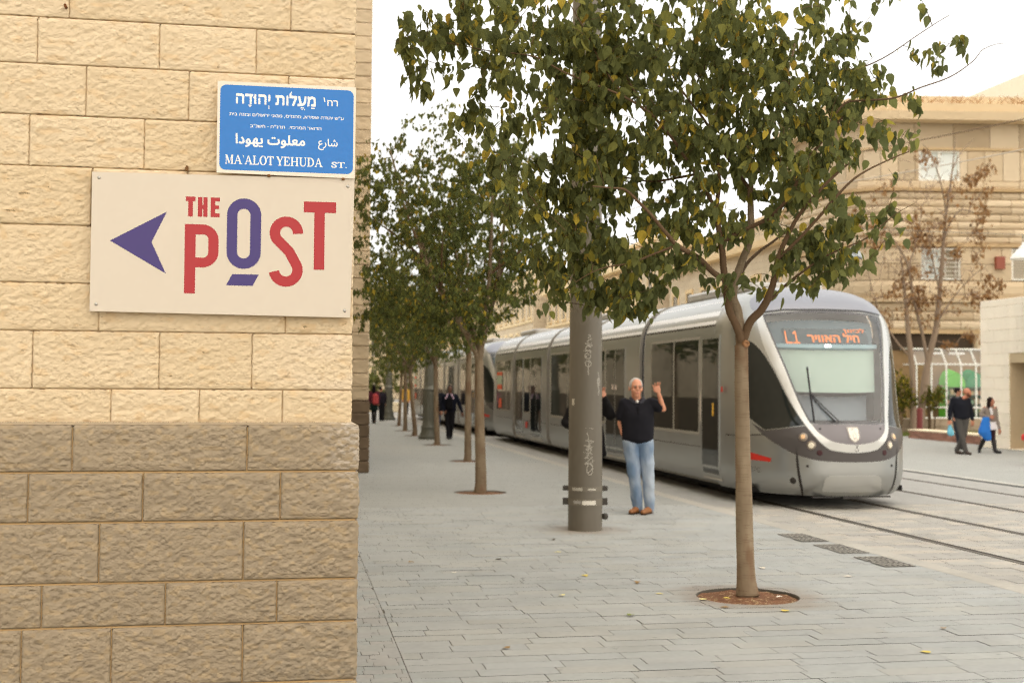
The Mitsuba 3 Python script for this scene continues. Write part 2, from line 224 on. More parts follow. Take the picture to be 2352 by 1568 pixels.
    'en': '-2460,26506 -2480,26521 -2480,26540 -2392,26540 -2297,26246 -2224,26540 -2133,26540 -2133,26521 -2155,26506 -2166,26506 -2166,26191 -2133,26179 -2133,26160 -2257,26160 -2257,26179 -2224,26191 -2224,26451 -2291,26228 -2318,26160 -2423,26440 -2423,26194 -2416,26194 -2392,26179 -2392,26160 -2480,26160 -2480,26179 -2456,26194 -2446,26194 -2446,26504;-1817,26193 -1772,26179 -1772,26160 -1913,26160 -1913,26179 -1881,26189 -1905,26282 -2023,26282 -2051,26194 -2021,26179 -2021,26160 -2116,26160 -2116,26179 -2089,26194 -2078,26194 -1974,26540 -1940,26540;-2013,26312 -1913,26312 -1958,26481;-1385,26193 -1342,26180 -1310,26194 -1310,26509 -1344,26521 -1344,26540 -1215,26540 -1215,26521 -1252,26508 -1252,26194 -1148,26194 -1114,26274 -1094,26274 -1107,26160 -1482,26160 -1482,26179 -1449,26189 -1474,26282 -1591,26282 -1619,26194 -1590,26179 -1590,26160 -1684,26160 -1684,26179 -1657,26194 -1647,26194 -1543,26540 -1509,26540;-1581,26312 -1482,26312 -1527,26481;-840,26186 -865,26167 -893,26156 -922,26152 -951,26156 -979,26167 -1004,26186 -1027,26210 -1045,26240 -1059,26274 -1068,26311 -1070,26350 -1068,26389 -1059,26426 -1045,26460 -1027,26490 -1004,26514 -979,26533 -951,26544 -922,26548 -893,26544 -865,26533 -840,26514 -817,26490 -799,26460 -785,26426 -776,26389 -774,26350 -776,26311 -785,26274 -799,26240 -817,26210;-875,26495 -906,26521 -922,26525 -938,26521 -969,26495 -982,26474 -1000,26417 -1006,26350 -1000,26283 -982,26226 -969,26205 -938,26179 -922,26175 -906,26179 -875,26205 -862,26226 -844,26283 -839,26316 -839,26384 -852,26447;-703,26506 -737,26434 -757,26434 -750,26540 -487,26540 -480,26434 -500,26434 -534,26506 -588,26506 -588,26191 -548,26179 -548,26160 -689,26160 -689,26179 -649,26191 -649,26506;-1714,26434 -1768,26540 -1728,26540 -1701,26441;724,26152 677,26163 656,26175 623,26213 612,26237 602,26274 602,26509 569,26521 569,26540 697,26540 697,26521 660,26508 660,26274 651,26274 664,26236 687,26205 717,26189 734,26187 750,26189 781,26205 804,26236 816,26275 818,26506 808,26506 778,26521 778,26540 879,26540 879,26521 842,26506 842,26297 845,26289 836,26237 825,26213 791,26175 770,26163;-386,26521 -386,26540 -271,26540 -271,26521 -287,26515 -219,26362 -156,26509 -177,26521 -177,26540 -82,26540 -82,26521 -109,26506 -129,26506 -204,26312 -204,26191 -163,26179 -163,26160 -305,26160 -305,26179 -264,26191 -264,26325 -357,26509;-38,26507 -72,26521 -72,26540 164,26540 171,26434 150,26434 123,26506 19,26506 19,26365 83,26365 83,26403 103,26403 103,26297 83,26297 83,26335 19,26335 19,26194 130,26194 171,26274 191,26274 171,26160 -72,26160 -72,26179 -38,26193;214,26540 343,26540 343,26521 306,26508 306,26365 451,26365 451,26509 413,26521 413,26540 545,26540 545,26521 508,26509 508,26191 545,26179 545,26160 413,26160 413,26179 451,26191 451,26335 306,26335 306,26192 343,26179 343,26160 214,26160 214,26179 248,26191 248,26509 214,26521;1037,26160 902,26160 902,26179 936,26194 936,26506 902,26521 902,26540 1037,26540 1092,26526 1120,26508 1145,26484 1165,26456 1180,26423 1189,26387 1192,26350 1189,26313 1180,26277 1165,26244 1145,26216 1120,26192 1092,26174;1039,26193 1081,26217 1112,26261 1130,26319 1130,26381 1112,26439 1081,26483 1039,26507 993,26510 993,26190;1515,26193 1560,26179 1560,26160 1418,26160 1418,26179 1451,26189 1426,26282 1309,26282 1281,26194 1310,26179 1310,26160 1216,26160 1216,26179 1243,26194 1253,26194 1358,26540 1391,26540;1319,26312 1418,26312 1373,26481',
    'st': '2570,26175 2556,26161 2530,26158 2508,26167 2503,26183 2518,26197 2543,26200 2565,26191;1987,26334 2013,26314 2087,26286 2143,26247 2142,26191 2081,26155 1973,26155 1920,26187 1910,26208 1910,26240 1927,26246 1942,26245 1956,26239 1974,26205 2004,26189 2050,26189 2084,26207 2084,26234 2050,26255 1972,26285 1929,26319 1925,26328 1933,26373 1946,26387 2007,26405 2068,26405 2111,26398 2124,26391 2151,26346 2149,26334 2137,26326 2120,26323 2104,26327 2094,26334 2076,26364 2034,26370 1991,26358;2291,26180 2291,26378 2231,26378 2193,26333 2170,26333 2178,26400 2472,26400 2480,26333 2457,26333 2420,26378 2359,26378 2359,26180 2405,26172 2405,26160 2246,26160 2246,26172',
    'led1': '1163,0 1206,131 1586,147 1586,1347 1375,1227 1290,1227 1248,1271 1248,1403 1587,1666 1777,1666 1798,146 2158,131 2200,44 2179,-66 1227,-88;0,1621 85,1688 212,1644 214,141 973,131 1015,87 1015,-44 973,-88 43,-88 0,-44',
    'led2': '8640,1253 9594,1274 9809,1212 9928,1110 10000,945 9976,-62 9642,-41 9642,869 9563,962 9480,986 9001,979 8998,-41 8640,-41;8067,390 8067,1253 8401,1274 8425,575 8282,370;6706,1007 6706,1582 6754,1623 7017,1623 7064,1582 7076,1275 7947,1253 7947,1027 7470,-62 7160,-62 7136,41 7539,979;4702,1007 4726,1274 5609,1274 5823,1212 5943,1110 6014,945 6014,-41 5656,-41 5656,869 5579,961;4702,760 5060,760 5036,-62 4702,-41;3198,472 3270,678 3441,852 3198,1151 3222,1274 3556,1274 4052,637 4153,796 4153,1253 4511,1253 4511,760 4391,493 4268,381 4535,41 4511,-62 4177,-62 3656,596 3556,437 3556,-41 3222,-62;2625,1253 2983,1253 2959,-62 2625,-41;2005,1253 2363,1253 2339,-62 2005,-41;1432,1253 1790,1253 1790,575 1647,370 1432,390;0,1048 0,1212 48,1274 811,1274 1026,1212 1146,1110 1217,945 1193,-62 859,-41 830,920 699,986 48,986',
    'led3': '3635,503 3658,801 3938,791 3949,627 4800,616 4800,514 4357,-21 4054,-21 4054,21 4447,500;2447,-21 2447,103 3088,114 3236,178 3285,255 3285,353 3210,439 3136,472 2921,503 2447,503 2447,627 3029,627 3332,575 3495,493 3588,370 3588,236 3472,92 3309,21 3099,-21;2004,616 2307,616 2307,298 2190,195 2004,205;1421,-10 1421,616 1701,627 1724,-10;816,-10 816,616 1095,627 1118,-10;0,503 0,627 302,627 443,596 536,524 513,-267 233,-257 233,475 175,503',
    'three': '0,160 0,234 55,247 78,153 125,88 238,37 311,37 404,76 484,206 472,339 415,417 345,456 176,481 198,567 394,793 405,835 44,838 33,900 528,912 517,826 297,553 440,493 528,395 550,333 550,173 506,74 385,-25 209,-37 66,37',
    'seventy': '1061,269 1077,518 1111,604 1169,681 1243,719 1318,719 1367,700 1434,633 1492,489 1500,249 1442,67 1392,10 1318,-29 1243,-29 1169,10 1086,144;1119,454 1136,168 1205,58 1304,29 1348,49 1399,108 1450,275 1450,415 1400,581 1348,641 1265,661 1170,592;539,662 547,710 945,710 953,690 655,-19 613,-19 605,19 879,646;0,269 17,518 50,604 108,681 182,719 257,719 307,700 373,633 431,489 439,249 381,67 331,10 257,-29 182,-29 108,10 25,144;58,454 75,168 144,58 243,29 287,49 338,108 389,275 389,415 339,581 288,641 204,661 109,592',
}


# ---------------------------------------------------------------- materials
def mat(name, **d):
    scene[name] = d
    return name


def piece_colour(p, n, uv):
    """The colour of a piece, from its texture coordinates (see coded)."""
    r = dr.floor(uv.x)
    g = (uv.x - r - 0.1) / 0.8
    return mi.Color3f(dr.square(r / 1000), dr.square(g), dr.square(uv.y))


VC = mikit.proc(piece_colour)


def principled(color=VC, rough=0.8, **more):
    return {"type": "principled", "base_color": color if isinstance(color, dict) else {"type": "rgb", "value": [float(c) for c in color]}, "roughness": rough, **more}


def two(b):
    return {"type": "twosided", "bsdf": b}


def bump(b, fn, scale=1.0, eps=1e-3):
    return {"type": "bumpmap", "arbitrary": mikit.proc(fn, eps), "scale": scale, "bsdf": b}


fbm, noise, cell, sstep, mix = mikit.fbm, mikit.noise, mikit.cell_rand, mikit.smoothstep, mikit.mix
scene["matte"] = two(principled(rough=0.85, specular=0.3))
scene["cloth"] = two(principled(rough=0.9, specular=0.15, sheen=0.3))
scene["denim"] = two(principled(mikit.proc(lambda p, n, uv: mix((0.15, 0.222, 0.335), (0.52, 0.575, 0.64), 0.75 * sstep(0.3, 0.75, fbm(p.x * 7, p.y * 7, p.z * 3.5, 2)))), rough=0.9, specular=0.15, sheen=0.3))
scene["satin"] = two(principled(rough=0.42, specular=0.5))
scene["paint"] = two(principled(rough=0.3, metallic=0.8, specular=0.5, clearcoat=0.5, clearcoat_gloss=0.9))
scene["steel"] = two(principled(rough=0.38, metallic=0.85))
scene["dark_glass"] = two(principled((0.012, 0.015, 0.014), rough=0.03, specular=0.5))
scene["pane"] = {"type": "thindielectric", "int_ior": 1.5}
scene["leaf"] = {"type": "principledthin", "base_color": VC, "roughness": 0.42, "diff_trans": 1.1, "spec_trans": 0.0, "eta": 1.45}


def stone_grain(p, n, uv):
    return 0.6 * noise(p.x * 72, p.y * 72, p.z * 84) + 0.34 * noise(p.x * 165, p.y * 165, p.z * 180)


def wall_colour(p, n, uv):
    a = fbm(p.x * 5.0, p.y * 5.0, p.z * 9.0, 3) * 0.7 + 0.6 * uv.x - 0.15
    b = fbm(p.x * 24 + 9, p.y * 24, p.z * 30, 2)
    c = mix((0.635, 0.502, 0.32), (0.715, 0.583, 0.4), a)
    c = mix(c, (0.64, 0.44, 0.225), 0.4 * sstep(0.56, 0.78, b))
    c = mix(c, (0.70, 0.58, 0.43), sstep(-0.15, 0.3, p.x) * sstep(0.45, 0.7, a) * 0.6)
    return mix(c, (0.12, 0.07, 0.03), 0.6 * sstep(0.84, 0.9, noise(p.x * 46, p.y * 40, p.z * 70)) * sstep(0.6, 0.72, b))


def plinth_colour(p, n, uv):
    a = fbm(p.x * 4 + 3, p.y * 4, p.z * 6, 3) * 0.7 + 0.42 * uv.x - 0.06
    b = fbm(p.x * 26, p.y * 26, p.z * 26 + 5, 2)
    c = mix((0.31, 0.247, 0.168), (0.365, 0.292, 0.2), a)
    c = mix(c, (0.29, 0.232, 0.162), 0.7 * sstep(0.4, 0.75, b))
    c = mix(c, (0.43, 0.315, 0.175), 0.4 * sstep(0.56, 0.8, noise(p.x * 38, p.y * 38, p.z * 44)))
    grey = sstep(0.0, 0.9, 0.75 - p.z + 0.35 * p.x + 0.5 * a - 0.25)
    c = mix(c, (0.20, 0.18, 0.138), 0.7 * grey * sstep(0.35, 0.6, b))
    white = sstep(0.13, 0.31, p.x) * sstep(1.12, 1.45, p.z) * sstep(0.40, 0.66, fbm(p.x * 55, p.y * 55, p.z * 70, 2))
    return mix(c, (0.55, 0.50, 0.43), 0.6 * white)


scene["limestone"] = two(bump(principled(mikit.proc(wall_colour), rough=0.9, specular=0.2), stone_grain, 0.010))
scene["plinth_stone"] = two(bump(principled(mikit.proc(plinth_colour), rough=0.85, specular=0.25), stone_grain, 0.013))
scene["block"] = two(bump(principled(rough=0.9, specular=0.2), lambda p, n, uv: fbm(p.x * 7, p.y * 7, p.z * 9, 3), 0.05, 5e-3))


def slab_grain(p, n, uv):
    return noise(p.x * 70, p.y * 70, 0.3) + 0.5 * noise(p.x * 160, p.y * 160, 0.7)


def worn_colour(p, n, uv):
    """A slab's colour with dirt, scuffs and old gum spots."""
    c = piece_colour(p, n, uv)
    d = fbm(p.x * 1.7, p.y * 1.7, 0.5, 3)
    c = c * (1.03 - 0.11 * sstep(0.42, 0.72, d))
    gx, gy = dr.floor(p.x * 2.6), dr.floor(p.y * 2.6)
    u, v = p.x * 2.6 - gx - 0.2 - 0.6 * cell(gx, gy, 3), p.y * 2.6 - gy - 0.2 - 0.6 * cell(gx, gy, 5)
    gum = (1 - sstep(0.03, 0.055, dr.sqrt(u * u + v * v))) * dr.select(cell(gx, gy, 8) > 0.72, 1.0, 0.0) * sstep(0.9, 1.0, n.z)
    c = c * (1 - 0.35 * gum)
    for sx, sy, r0, r1 in ((3.545, 14.52, 0.22, 0.62), (3.745, 9.759, 0.42, 0.72)):  # reddish earth round the mast and tree pit, doubling as painted contact shade
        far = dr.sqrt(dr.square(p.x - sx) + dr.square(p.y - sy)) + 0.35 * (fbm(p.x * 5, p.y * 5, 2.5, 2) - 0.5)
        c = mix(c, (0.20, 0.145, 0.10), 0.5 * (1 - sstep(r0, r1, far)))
    c = c * dr.select((n.z < 0.6) & (p.z < 0.012), 0.32, 1.0)  # dirt on the slabs' edges, down in the joints
    return c * (0.95 + 0.1 * noise(p.x * 38, p.y * 38, p.z * 20))


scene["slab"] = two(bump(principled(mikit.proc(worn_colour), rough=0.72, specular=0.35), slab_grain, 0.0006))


def paving(row, length, c0, c1, joint, tint):
    """Rows of slabs along X for the paving past the single pieces."""
    def fn(p, n, uv):
        r = dr.floor(p.y / row)
        u = p.x / length + cell(r, 3, 5)
        k = cell(dr.floor(u), r, 9)
        fy, fx = p.y / row - r, u - dr.floor(u)
        j = dr.maximum(1 - sstep(0.0, 0.035, dr.minimum(fy, 1 - fy)), 1 - sstep(0.0, 0.02, dr.minimum(fx, 1 - fx)))
        c = mix(c0, c1, 0.6 * k + 0.4 * fbm(p.x * 0.9, p.y * 0.9, 1.0, 3))
        c = mix(c, tint, 0.35 * sstep(0.55, 0.8, fbm(p.x * 0.35 + 4, p.y * 0.35, 3.0, 2)))
        return mix(c, joint, 0.6 * j)
    return mikit.proc(fn)


scene["far_paving"] = two(principled(paving(0.175, 0.48, (0.268, 0.276, 0.262), (0.305, 0.313, 0.298), (0.17, 0.168, 0.155), (0.305, 0.298, 0.275)), rough=0.7, specular=0.35))
scene["track_paving"] = two(principled(paving(0.22, 0.34, (0.27, 0.268, 0.254), (0.315, 0.311, 0.294), (0.2, 0.185, 0.16), (0.28, 0.262, 0.235)), rough=0.72, specular=0.35))
scene["earth"] = two(bump(principled(mikit.proc(lambda p, n, uv: mix(mix((0.10, 0.045, 0.022), (0.22, 0.105, 0.055), fbm(p.x * 18, p.y * 18, 0.2, 3)), (0.32, 0.22, 0.12), sstep(0.7, 0.8, noise(p.x * 60, p.y * 60, 0.1)))), rough=0.95), lambda p, n, uv: fbm(p.x * 45, p.y * 45, 2.0, 3), 0.02))


def bark_colour(p, n, uv):
    ring = noise(p.x * 14, p.y * 14, p.z * 95)
    c = mix((0.18, 0.132, 0.085), (0.30, 0.235, 0.16), fbm(p.x * 13, p.y * 13, p.z * 4.5, 3))
    c = mix(c, (0.13, 0.088, 0.05), 0.4 * sstep(0.58, 0.8, ring))
    return mix(c, (0.17, 0.10, 0.055), 0.75 * sstep(0.5, 0.72, fbm(p.x * 8 + 5, p.y * 8, p.z * 3.0, 3)))


scene["bark"] = two(bump(principled(mikit.proc(bark_colour), rough=0.85, specular=0.25), lambda p, n, uv: noise(p.x * 18, p.y * 18, p.z * 120) + 0.5 * noise(p.x * 60, p.y * 60, p.z * 40), 0.004))


def coursed(h, w, c0, c1, joint):
    def fn(p, n, uv):
        r = dr.floor(p.z / h)
        u = (p.x + p.y) / w + cell(r, 1, 2) * 0.7
        fz, fu = p.z / h - r, u - dr.floor(u)
        j = dr.maximum(1 - sstep(0.0, 0.06, dr.minimum(fz, 1 - fz)), 1 - sstep(0.0, 0.025, dr.minimum(fu, 1 - fu)))
        return mix(mix(c0, c1, 0.5 * cell(dr.floor(u), r, 4) + 0.5 * fbm(p.x * 1.5, p.y * 1.5, p.z * 1.5, 3)), joint, 0.55 * j)
    return mikit.proc(fn)


scene["far_stone"] = two(principled(coursed(0.32, 0.75, (0.58, 0.485, 0.345), (0.69, 0.59, 0.44), (0.38, 0.30, 0.20)), rough=0.9, specular=0.2))


def lit(c):
    return {"type": "area", "radiance": {"type": "rgb", "value": [float(x) for x in c]}}



# ---------------------------------------------------------------- the ground
def xedge(y):
    return 6.02 + 0.031 * max(0.0, 18.4 - y)


def xmid(y):
    return 7.86 + 0.012 * max(0.0, 16.5 - y)


TREES = [(3.745, 9.759), (3.11, 19.76), (4.10, 27.94), (4.33, 35.5), (4.36, 41.9), (4.46, 46.25), (4.77, 52.1)]
single("ground", "grey town ground reaching to the horizon under and around the street", None, bx(-400, 400, -300, 500, -1.0, -0.06), "matte", lin(150, 146, 136), kind="structure")
labels["pavement"] = {"label": "wide pavement of long grey slabs with round tree pits", "kind": "structure"}
used["pavement"] = 0
pits = [Point(x, y).buffer(0.415, 24) for x, y in TREES]
NEAR, FAR = 17.42, 140.0
kerb_in = lambda y: xedge(y) - 0.22
bed = Polygon([(-1, 2.5), (kerb_in(2.5), 2.5), (kerb_in(NEAR), NEAR), (-1, NEAR)])
obj("pavement", "bedding", extr(bed.difference(pits[0].buffer(-0.004)), 0.04, -0.0445), "matte", lin(92, 88, 80), label="dark bedding showing in the slab joints")
farp = Polygon([(-1, NEAR), (kerb_in(NEAR), NEAR), (kerb_in(18.4), 18.4), (kerb_in(FAR), FAR), (-1, FAR)])
for p in pits[1:]:
    farp = farp.difference(p)
obj("pavement", "far_slabs", extr(farp, 0.05, -0.05), "far_paving", label="pavement slabs farther down the street", kind="stuff")


def slab_mesh(poly, top, tilt=(0, 0), c=0.002, depth=0.03):
    """A paving slab with a small arris round its top."""
    inner = poly.buffer(-c, join_style="mitre")
    if poly.is_empty or inner.is_empty or poly.geom_type != "Polygon" or inner.geom_type != "Polygon":
        return None
    poly, inner = shapely.geometry.polygon.orient(poly), shapely.geometry.polygon.orient(inner)
    o, i = np.array(poly.exterior.coords)[:-1], np.array(inner.exterior.coords)[:-1]
    cx, cy = poly.centroid.coords[0]
    lift = lambda q: top + tilt[0] * (q[:, 0] - cx) + tilt[1] * (q[:, 1] - cy)
    if len(o) != len(i) or len(poly.interiors):
        m = extr(poly, depth, top - depth)
        return m
    k = np.argmin(np.linalg.norm(i - o[0], axis=1))
    i = np.roll(i, -k, axis=0)
    n = len(o)
    v = np.vstack([np.c_[i, lift(i)], np.c_[o, lift(o) - c * 0.7], np.c_[o, lift(o) - depth]])
    e = np.arange(n)
    f = [[0, a, a + 1] for a in range(1, n - 1)] if n <= 6 else None
    if f is None:
        tv, tf = trimesh.creation.triangulate_polygon(inner, engine="earcut")
        tt = tm(np.c_[tv, lift(tv)], tf)
    sides = np.vstack([np.stack([e + n, (e + 1) % n + n, (e + 1) % n, e], 1), np.stack([e + 2 * n, (e + 1) % n + 2 * n, (e + 1) % n + n, e + n], 1)])
    body = tm(v, sides)
    if f is not None:
        return tm(v, np.vstack([f, body.faces]))
    return cat([body, tt])


SLAB = [lin(150, 152, 150), lin(149, 151, 149), lin(151, 153, 150), lin(148, 151, 149), lin(151, 152, 148), lin(149, 152, 151)]


def lay(region, rows, length, gap, tone, jitter=0.25, inset=0.5, rowgap=1.0):
    """Slabs in rows along X over a shapely region: (centre, mesh, colour)."""
    out, prep = [], shapely.prepared.prep(region)
    for y0, y1 in rows:
        x = region.bounds[0] - rng.random() * length
        while x < region.bounds[2]:
            L = length * (1 + jitter * (rng.random() - 0.5))
            p = sbox(x + gap / 2, y0 + gap * rowgap, x + L - gap / 2, y1 - gap * rowgap)
            x += L
            if not prep.intersects(p):
                continue
            if not prep.contains(p):
                p = p.intersection(region.buffer(-gap * inset))
            for g in getattr(p, "geoms", [p]):
                if g.geom_type == "Polygon" and g.area > 0.0012:
                    m = slab_mesh(g, rng.normal(0, 0.0008), rng.normal(0, 0.0012, 2))
                    if m is not None:
                        c = g.centroid
                        out.append(((c.x, c.y), m, tone[rng.integers(len(tone))] * (1 + 0.018 * rng.normal())))
    return out


def vcat(items):
    """One mesh of many pieces, with each piece's colour per vertex."""
    return cat([m for _, m, _ in items]), np.vstack([np.broadcast_to(c, (len(m.vertices), 3)) for _, m, c in items])


rows, y = [], 5.2
while y < NEAR - 0.05:
    h = 0.175 + 0.015 * (rng.random() - 0.5)
    rows.append((y, min(y + h, NEAR)))
    y += h
walk = Polygon([(0.74, 5.2), (kerb_in(5.2) - 0.004, 5.2), (kerb_in(NEAR) - 0.004, NEAR), (0.80, NEAR)]).difference(pits[0])
slabs = sorted(lay(walk, rows, 0.51, 0.0045, SLAB, 0.12), key=lambda s: math.hypot(*s[0]) + (3 if s[0][0] > 0.75 * s[0][1] else 0))
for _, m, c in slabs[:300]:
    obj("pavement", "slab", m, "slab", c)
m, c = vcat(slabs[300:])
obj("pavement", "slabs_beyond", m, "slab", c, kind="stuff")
rows = [(y, y + 0.105) for y in np.arange(6.2, 17.3, 0.105)]
strip = Polygon([(0.30, 5.45), (0.739, 5.45), (0.799, 17.40), (0.30, 17.40)])
setts = sorted(lay(strip, rows, 0.15, 0.003, [lin(150, 151, 147), lin(145, 148, 145), lin(151, 150, 146), lin(149, 149, 146)], 0.5, 0.1, 0.5), key=lambda s: math.hypot(*s[0]))
for _, m, c in setts[:300]:
    obj("pavement", "sett", m, "slab", c)
if len(setts) > 300:
    m, c = vcat(setts[300:])
    obj("pavement", "setts_beyond", m, "slab", c, kind="stuff")
for y in np.arange(5.0, 26.0, 0.98):
    a, b = y + 0.004, y + 0.976
    obj("pavement", "kerb_stone", slab_mesh(Polygon([(kerb_in(a), a), (xedge(a), a), (xedge(b), b), (kerb_in(b), b)]), 0.0, c=0.006, depth=0.06), "slab", lin(160, 157, 149) * (0.95 + 0.1 * rng.random()))
obj("pavement", "far_kerb", extr(Polygon([(kerb_in(26), 25.99), (xedge(26), 25.99), (xedge(26), FAR), (kerb_in(26), FAR)]), 0.06, -0.06), "slab", lin(160, 157, 149))

# tram track: paving between and beside four grooved rails
used["tram_track"] = 0
labels["tram_track"] = {"label": "paved double tram track with grooved rails sunk in the paving", "kind": "structure"}
ys = np.r_[2.0, np.linspace(4, 19, 16), 40, 90, 140]
track_region = Polygon([(xedge(y) + 0.004, y) for y in ys] + [(xmid(y) + 4.75, y) for y in ys[::-1]])
rails = []
for off in (-0.7175, 0.7175, 2.30, 3.735):
    rails.append([(xmid(y) + off, y) for y in ys])
rail_area = shapely.union_all([LineString(r).buffer(0.065, cap_style="flat") for r in rails])
NT = 17.2
near_band = sbox(-50, 4, 60, NT)
obj("tram_track", "bedding", extr(track_region.intersection(near_band), 0.04, -0.075), "matte", lin(120, 112, 98))
obj("tram_track", "far_paving", extr(track_region.difference(near_band).difference(rail_area), 0.04, -0.055), "track_paving", kind="stuff")
rows = [(y, y + 0.22) for y in np.arange(4.2, NT - 0.1, 0.22)]
tp = sorted(lay(track_region.intersection(near_band).difference(rail_area.buffer(0.004)), rows, 0.36, 0.006, [lin(158, 155, 148), lin(153, 151, 145), lin(162, 157, 148), lin(149, 147, 142)]),
            key=lambda s: s[0][1] if s[0][0] < 0.82 * s[0][1] else 90 + s[0][1])
for s in tp:
    s[1].vertices[:, 2] -= 0.015
for _, m, c in tp[:300]:
    obj("tram_track", "paver", m, "slab", c)
m, c = vcat(tp[300:])
obj("tram_track", "pavers_beyond", m, "slab", c, kind="stuff")
for r in rails:
    head = LineString(r).buffer(0.062, cap_style="flat").difference(LineString([(x + 0.018, y) for x, y in r]).buffer(0.02, cap_style="flat"))
    obj("tram_track", "rail", cat([extr(head, 0.05, -0.062), extr(LineString(r).buffer(0.061, cap_style="flat"), 0.01, -0.066)]), "satin", lin(84, 79, 72))
right = Polygon([(xmid(y) + 4.754, y) for y in ys] + [(44, y) for y in ys[::-1]])
single("far_pavement", "pale pavement on the far side of the tram track", None, extr(right, 0.05, -0.05), "far_paving", kind="structure")
obj("far_pavement", "kerb", extr(Polygon([(xmid(y) + 4.76, y) for y in ys] + [(xmid(y) + 4.98, y) for y in ys[::-1]]), 0.012, 0.0005), "slab", lin(166, 164, 158))

# red earth in the round pits
for k, (x, y) in enumerate(TREES):
    r = np.r_[0, np.linspace(0.03, 0.41, 12)]
    a = np.arange(40) * 2 * math.pi / 40
    px, py = r[:, None] * np.cos(a), r[:, None] * np.sin(a)
    z = -0.022 + 0.03 * np.exp(-((r[:, None] / 0.16) ** 2)) + 0.022 * (meshkit.fbm(np.stack([px * 14 + 31 * k, py * 14, px * 0], -1), 3) - 0.5)
    n = len(a)
    i, j = np.meshgrid(np.arange(len(r) - 1), np.arange(n), indexing="ij")
    m = tm(np.stack([px + x, py + y, z], -1).reshape(-1, 3), np.stack([i * n + j, i * n + (j + 1) % n, (i + 1) * n + (j + 1) % n, (i + 1) * n + j], -1).reshape(-1, 4)[:, ::-1])
    single("tree_pit", ["round pit of red earth with fallen leaves around the nearest trunk", "round pit of red earth around the second trunk, beside the thick post",
                        "round earth pit just behind the second trunk", "round earth pit in front of the flared lamp post", "round earth pit left of the flared lamp post, nearest of its three",
                        "round earth pit left of the flared lamp post, middle of its three", "round earth pit left of the flared lamp post, farthest of its three"][k], "tree pit", m, "earth", smooth=True, group="round tree pits in the pavement")

# three pairs of slotted drain plates along the kerb
for ya, yb, w in ((13.60, 13.21, "farthest"), (12.61, 12.24, "middle"), (11.64, 11.28, "nearest")):
    g = thing("drain_grate", f"pair of slotted drain plates beside the kerb, {w} of the three pairs", "drain grate", "slotted drain plates along the kerb")
    for y in (ya, yb):
        plate = sbox(5.645, y - 0.155, 5.955, y + 0.155)
        holes = [sbox(5.665 + 0.058 * i, y - 0.135 + 0.095 * q, 5.665 + 0.058 * i + 0.036, y - 0.135 + 0.095 * q + 0.072).buffer(0.003) for i in range(5) for q in range(3)]
        obj(g, "plate", extr(plate.difference(shapely.union_all(holes)), 0.009, 0.0025), "slab", lin(158, 155, 148))
        obj(g, "slot_floor", extr(plate.buffer(-0.01), 0.002, 0.0035), "matte", lin(16, 15, 14))

# ---------------------------------------------------------------- the stone corner building with its two signs
WALL_Y, PL_Y, WX, PX = 5.385, 5.345, 0.288, 0.318


def rock(x0, x1, z0, z1, y, amp, seed, corner=None, res=0.0085, back=0.06, g=0.001):
    """A rock-faced stone: a relief over its front, flat drafted margins at the joints; at a corner the relief runs on round the side."""
    xs = np.r_[x0 + g, np.linspace(x0 + g + 0.007, x1 - (0 if corner else g) - 0.007, max(3, int((x1 - x0) / res))), x1 - (0 if corner else g)]
    zs = np.r_[z0 + g, np.linspace(z0 + g + 0.007, z1 - g - 0.007, max(3, int((z1 - z0) / res))), z1 - g]
    path = [(x, y, 0.0, -1.0, min(x - xs[0], xs[-1] - x)) for x in xs]
    if corner:
        path += [(x1, y + d, 1.0, 0.0, min(d, corner - d)) for d in np.r_[0.007, np.linspace(0.02, corner - 0.02, int(corner / 0.02)), corner]]
        mid = len(xs) - 1
        path[mid] = (x1, y, 0.7, -0.7, 0.0)
    p = np.array(path)
    n = len(p)
    P = np.stack([np.broadcast_to(p[:, 0], (len(zs), n)), np.broadcast_to(p[:, 1], (len(zs), n)), np.broadcast_to(zs[:, None], (len(zs), n))], -1)
    edge = np.minimum(np.broadcast_to(p[:, 4], (len(zs), n)), np.minimum(zs - zs[0], zs[-1] - zs)[:, None])
    q = P * np.array([1.0, 1.0, 1.15]) + seed * 3.7
    a = meshkit.fbm(q * 11, 2, seed)
    ridge = 1 - np.abs(2 * meshkit.fbm(q * [40, 40, 44] + 0.9 * a[..., None], 2, seed + 5) - 1)
    c = meshkit.noise(q * 62, seed + 11)
    h = amp * (0.3 * (a - 0.5) + 0.62 * (ridge - 0.72) + 0.6 * (c - 0.5))
    h = h * np.clip((edge - 0.001) / 0.012, 0, 1) + amp * 0.25 * np.clip(edge / 0.02, 0, 1)
    P = P + h[..., None] * np.stack([p[:, 2], p[:, 3], p[:, 2] * 0], -1)
    i, j = np.meshgrid(np.arange(len(zs) - 1), np.arange(n - 1), indexing="ij")
    f = np.stack([i * n + j, i * n + j + 1, (i + 1) * n + j + 1, (i + 1) * n + j], -1).reshape(-1, 4)
    v = P.reshape(-1, 3)
    ring = np.r_[np.arange(n), np.arange(1, len(zs)) * n + n - 1, (len(zs) - 1) * n + np.arange(n - 2, -1, -1), np.arange(len(zs) - 2, 0, -1) * n]
    w = v[ring].copy()
    if corner:
        w[:, 1] = np.maximum(w[:, 1], y + back)
        w[:, 0] = np.minimum(w[:, 0], x1 - back)
    else:
        w[:, 1] = y + back
    k = np.arange(len(ring))
    k2 = (k + 1) % len(ring)
    f2 = np.stack([ring[k], k + len(v), k2 + len(v), ring[k2]], 1)
    return tm(np.vstack([v, w]), np.vstack([f, f2]))


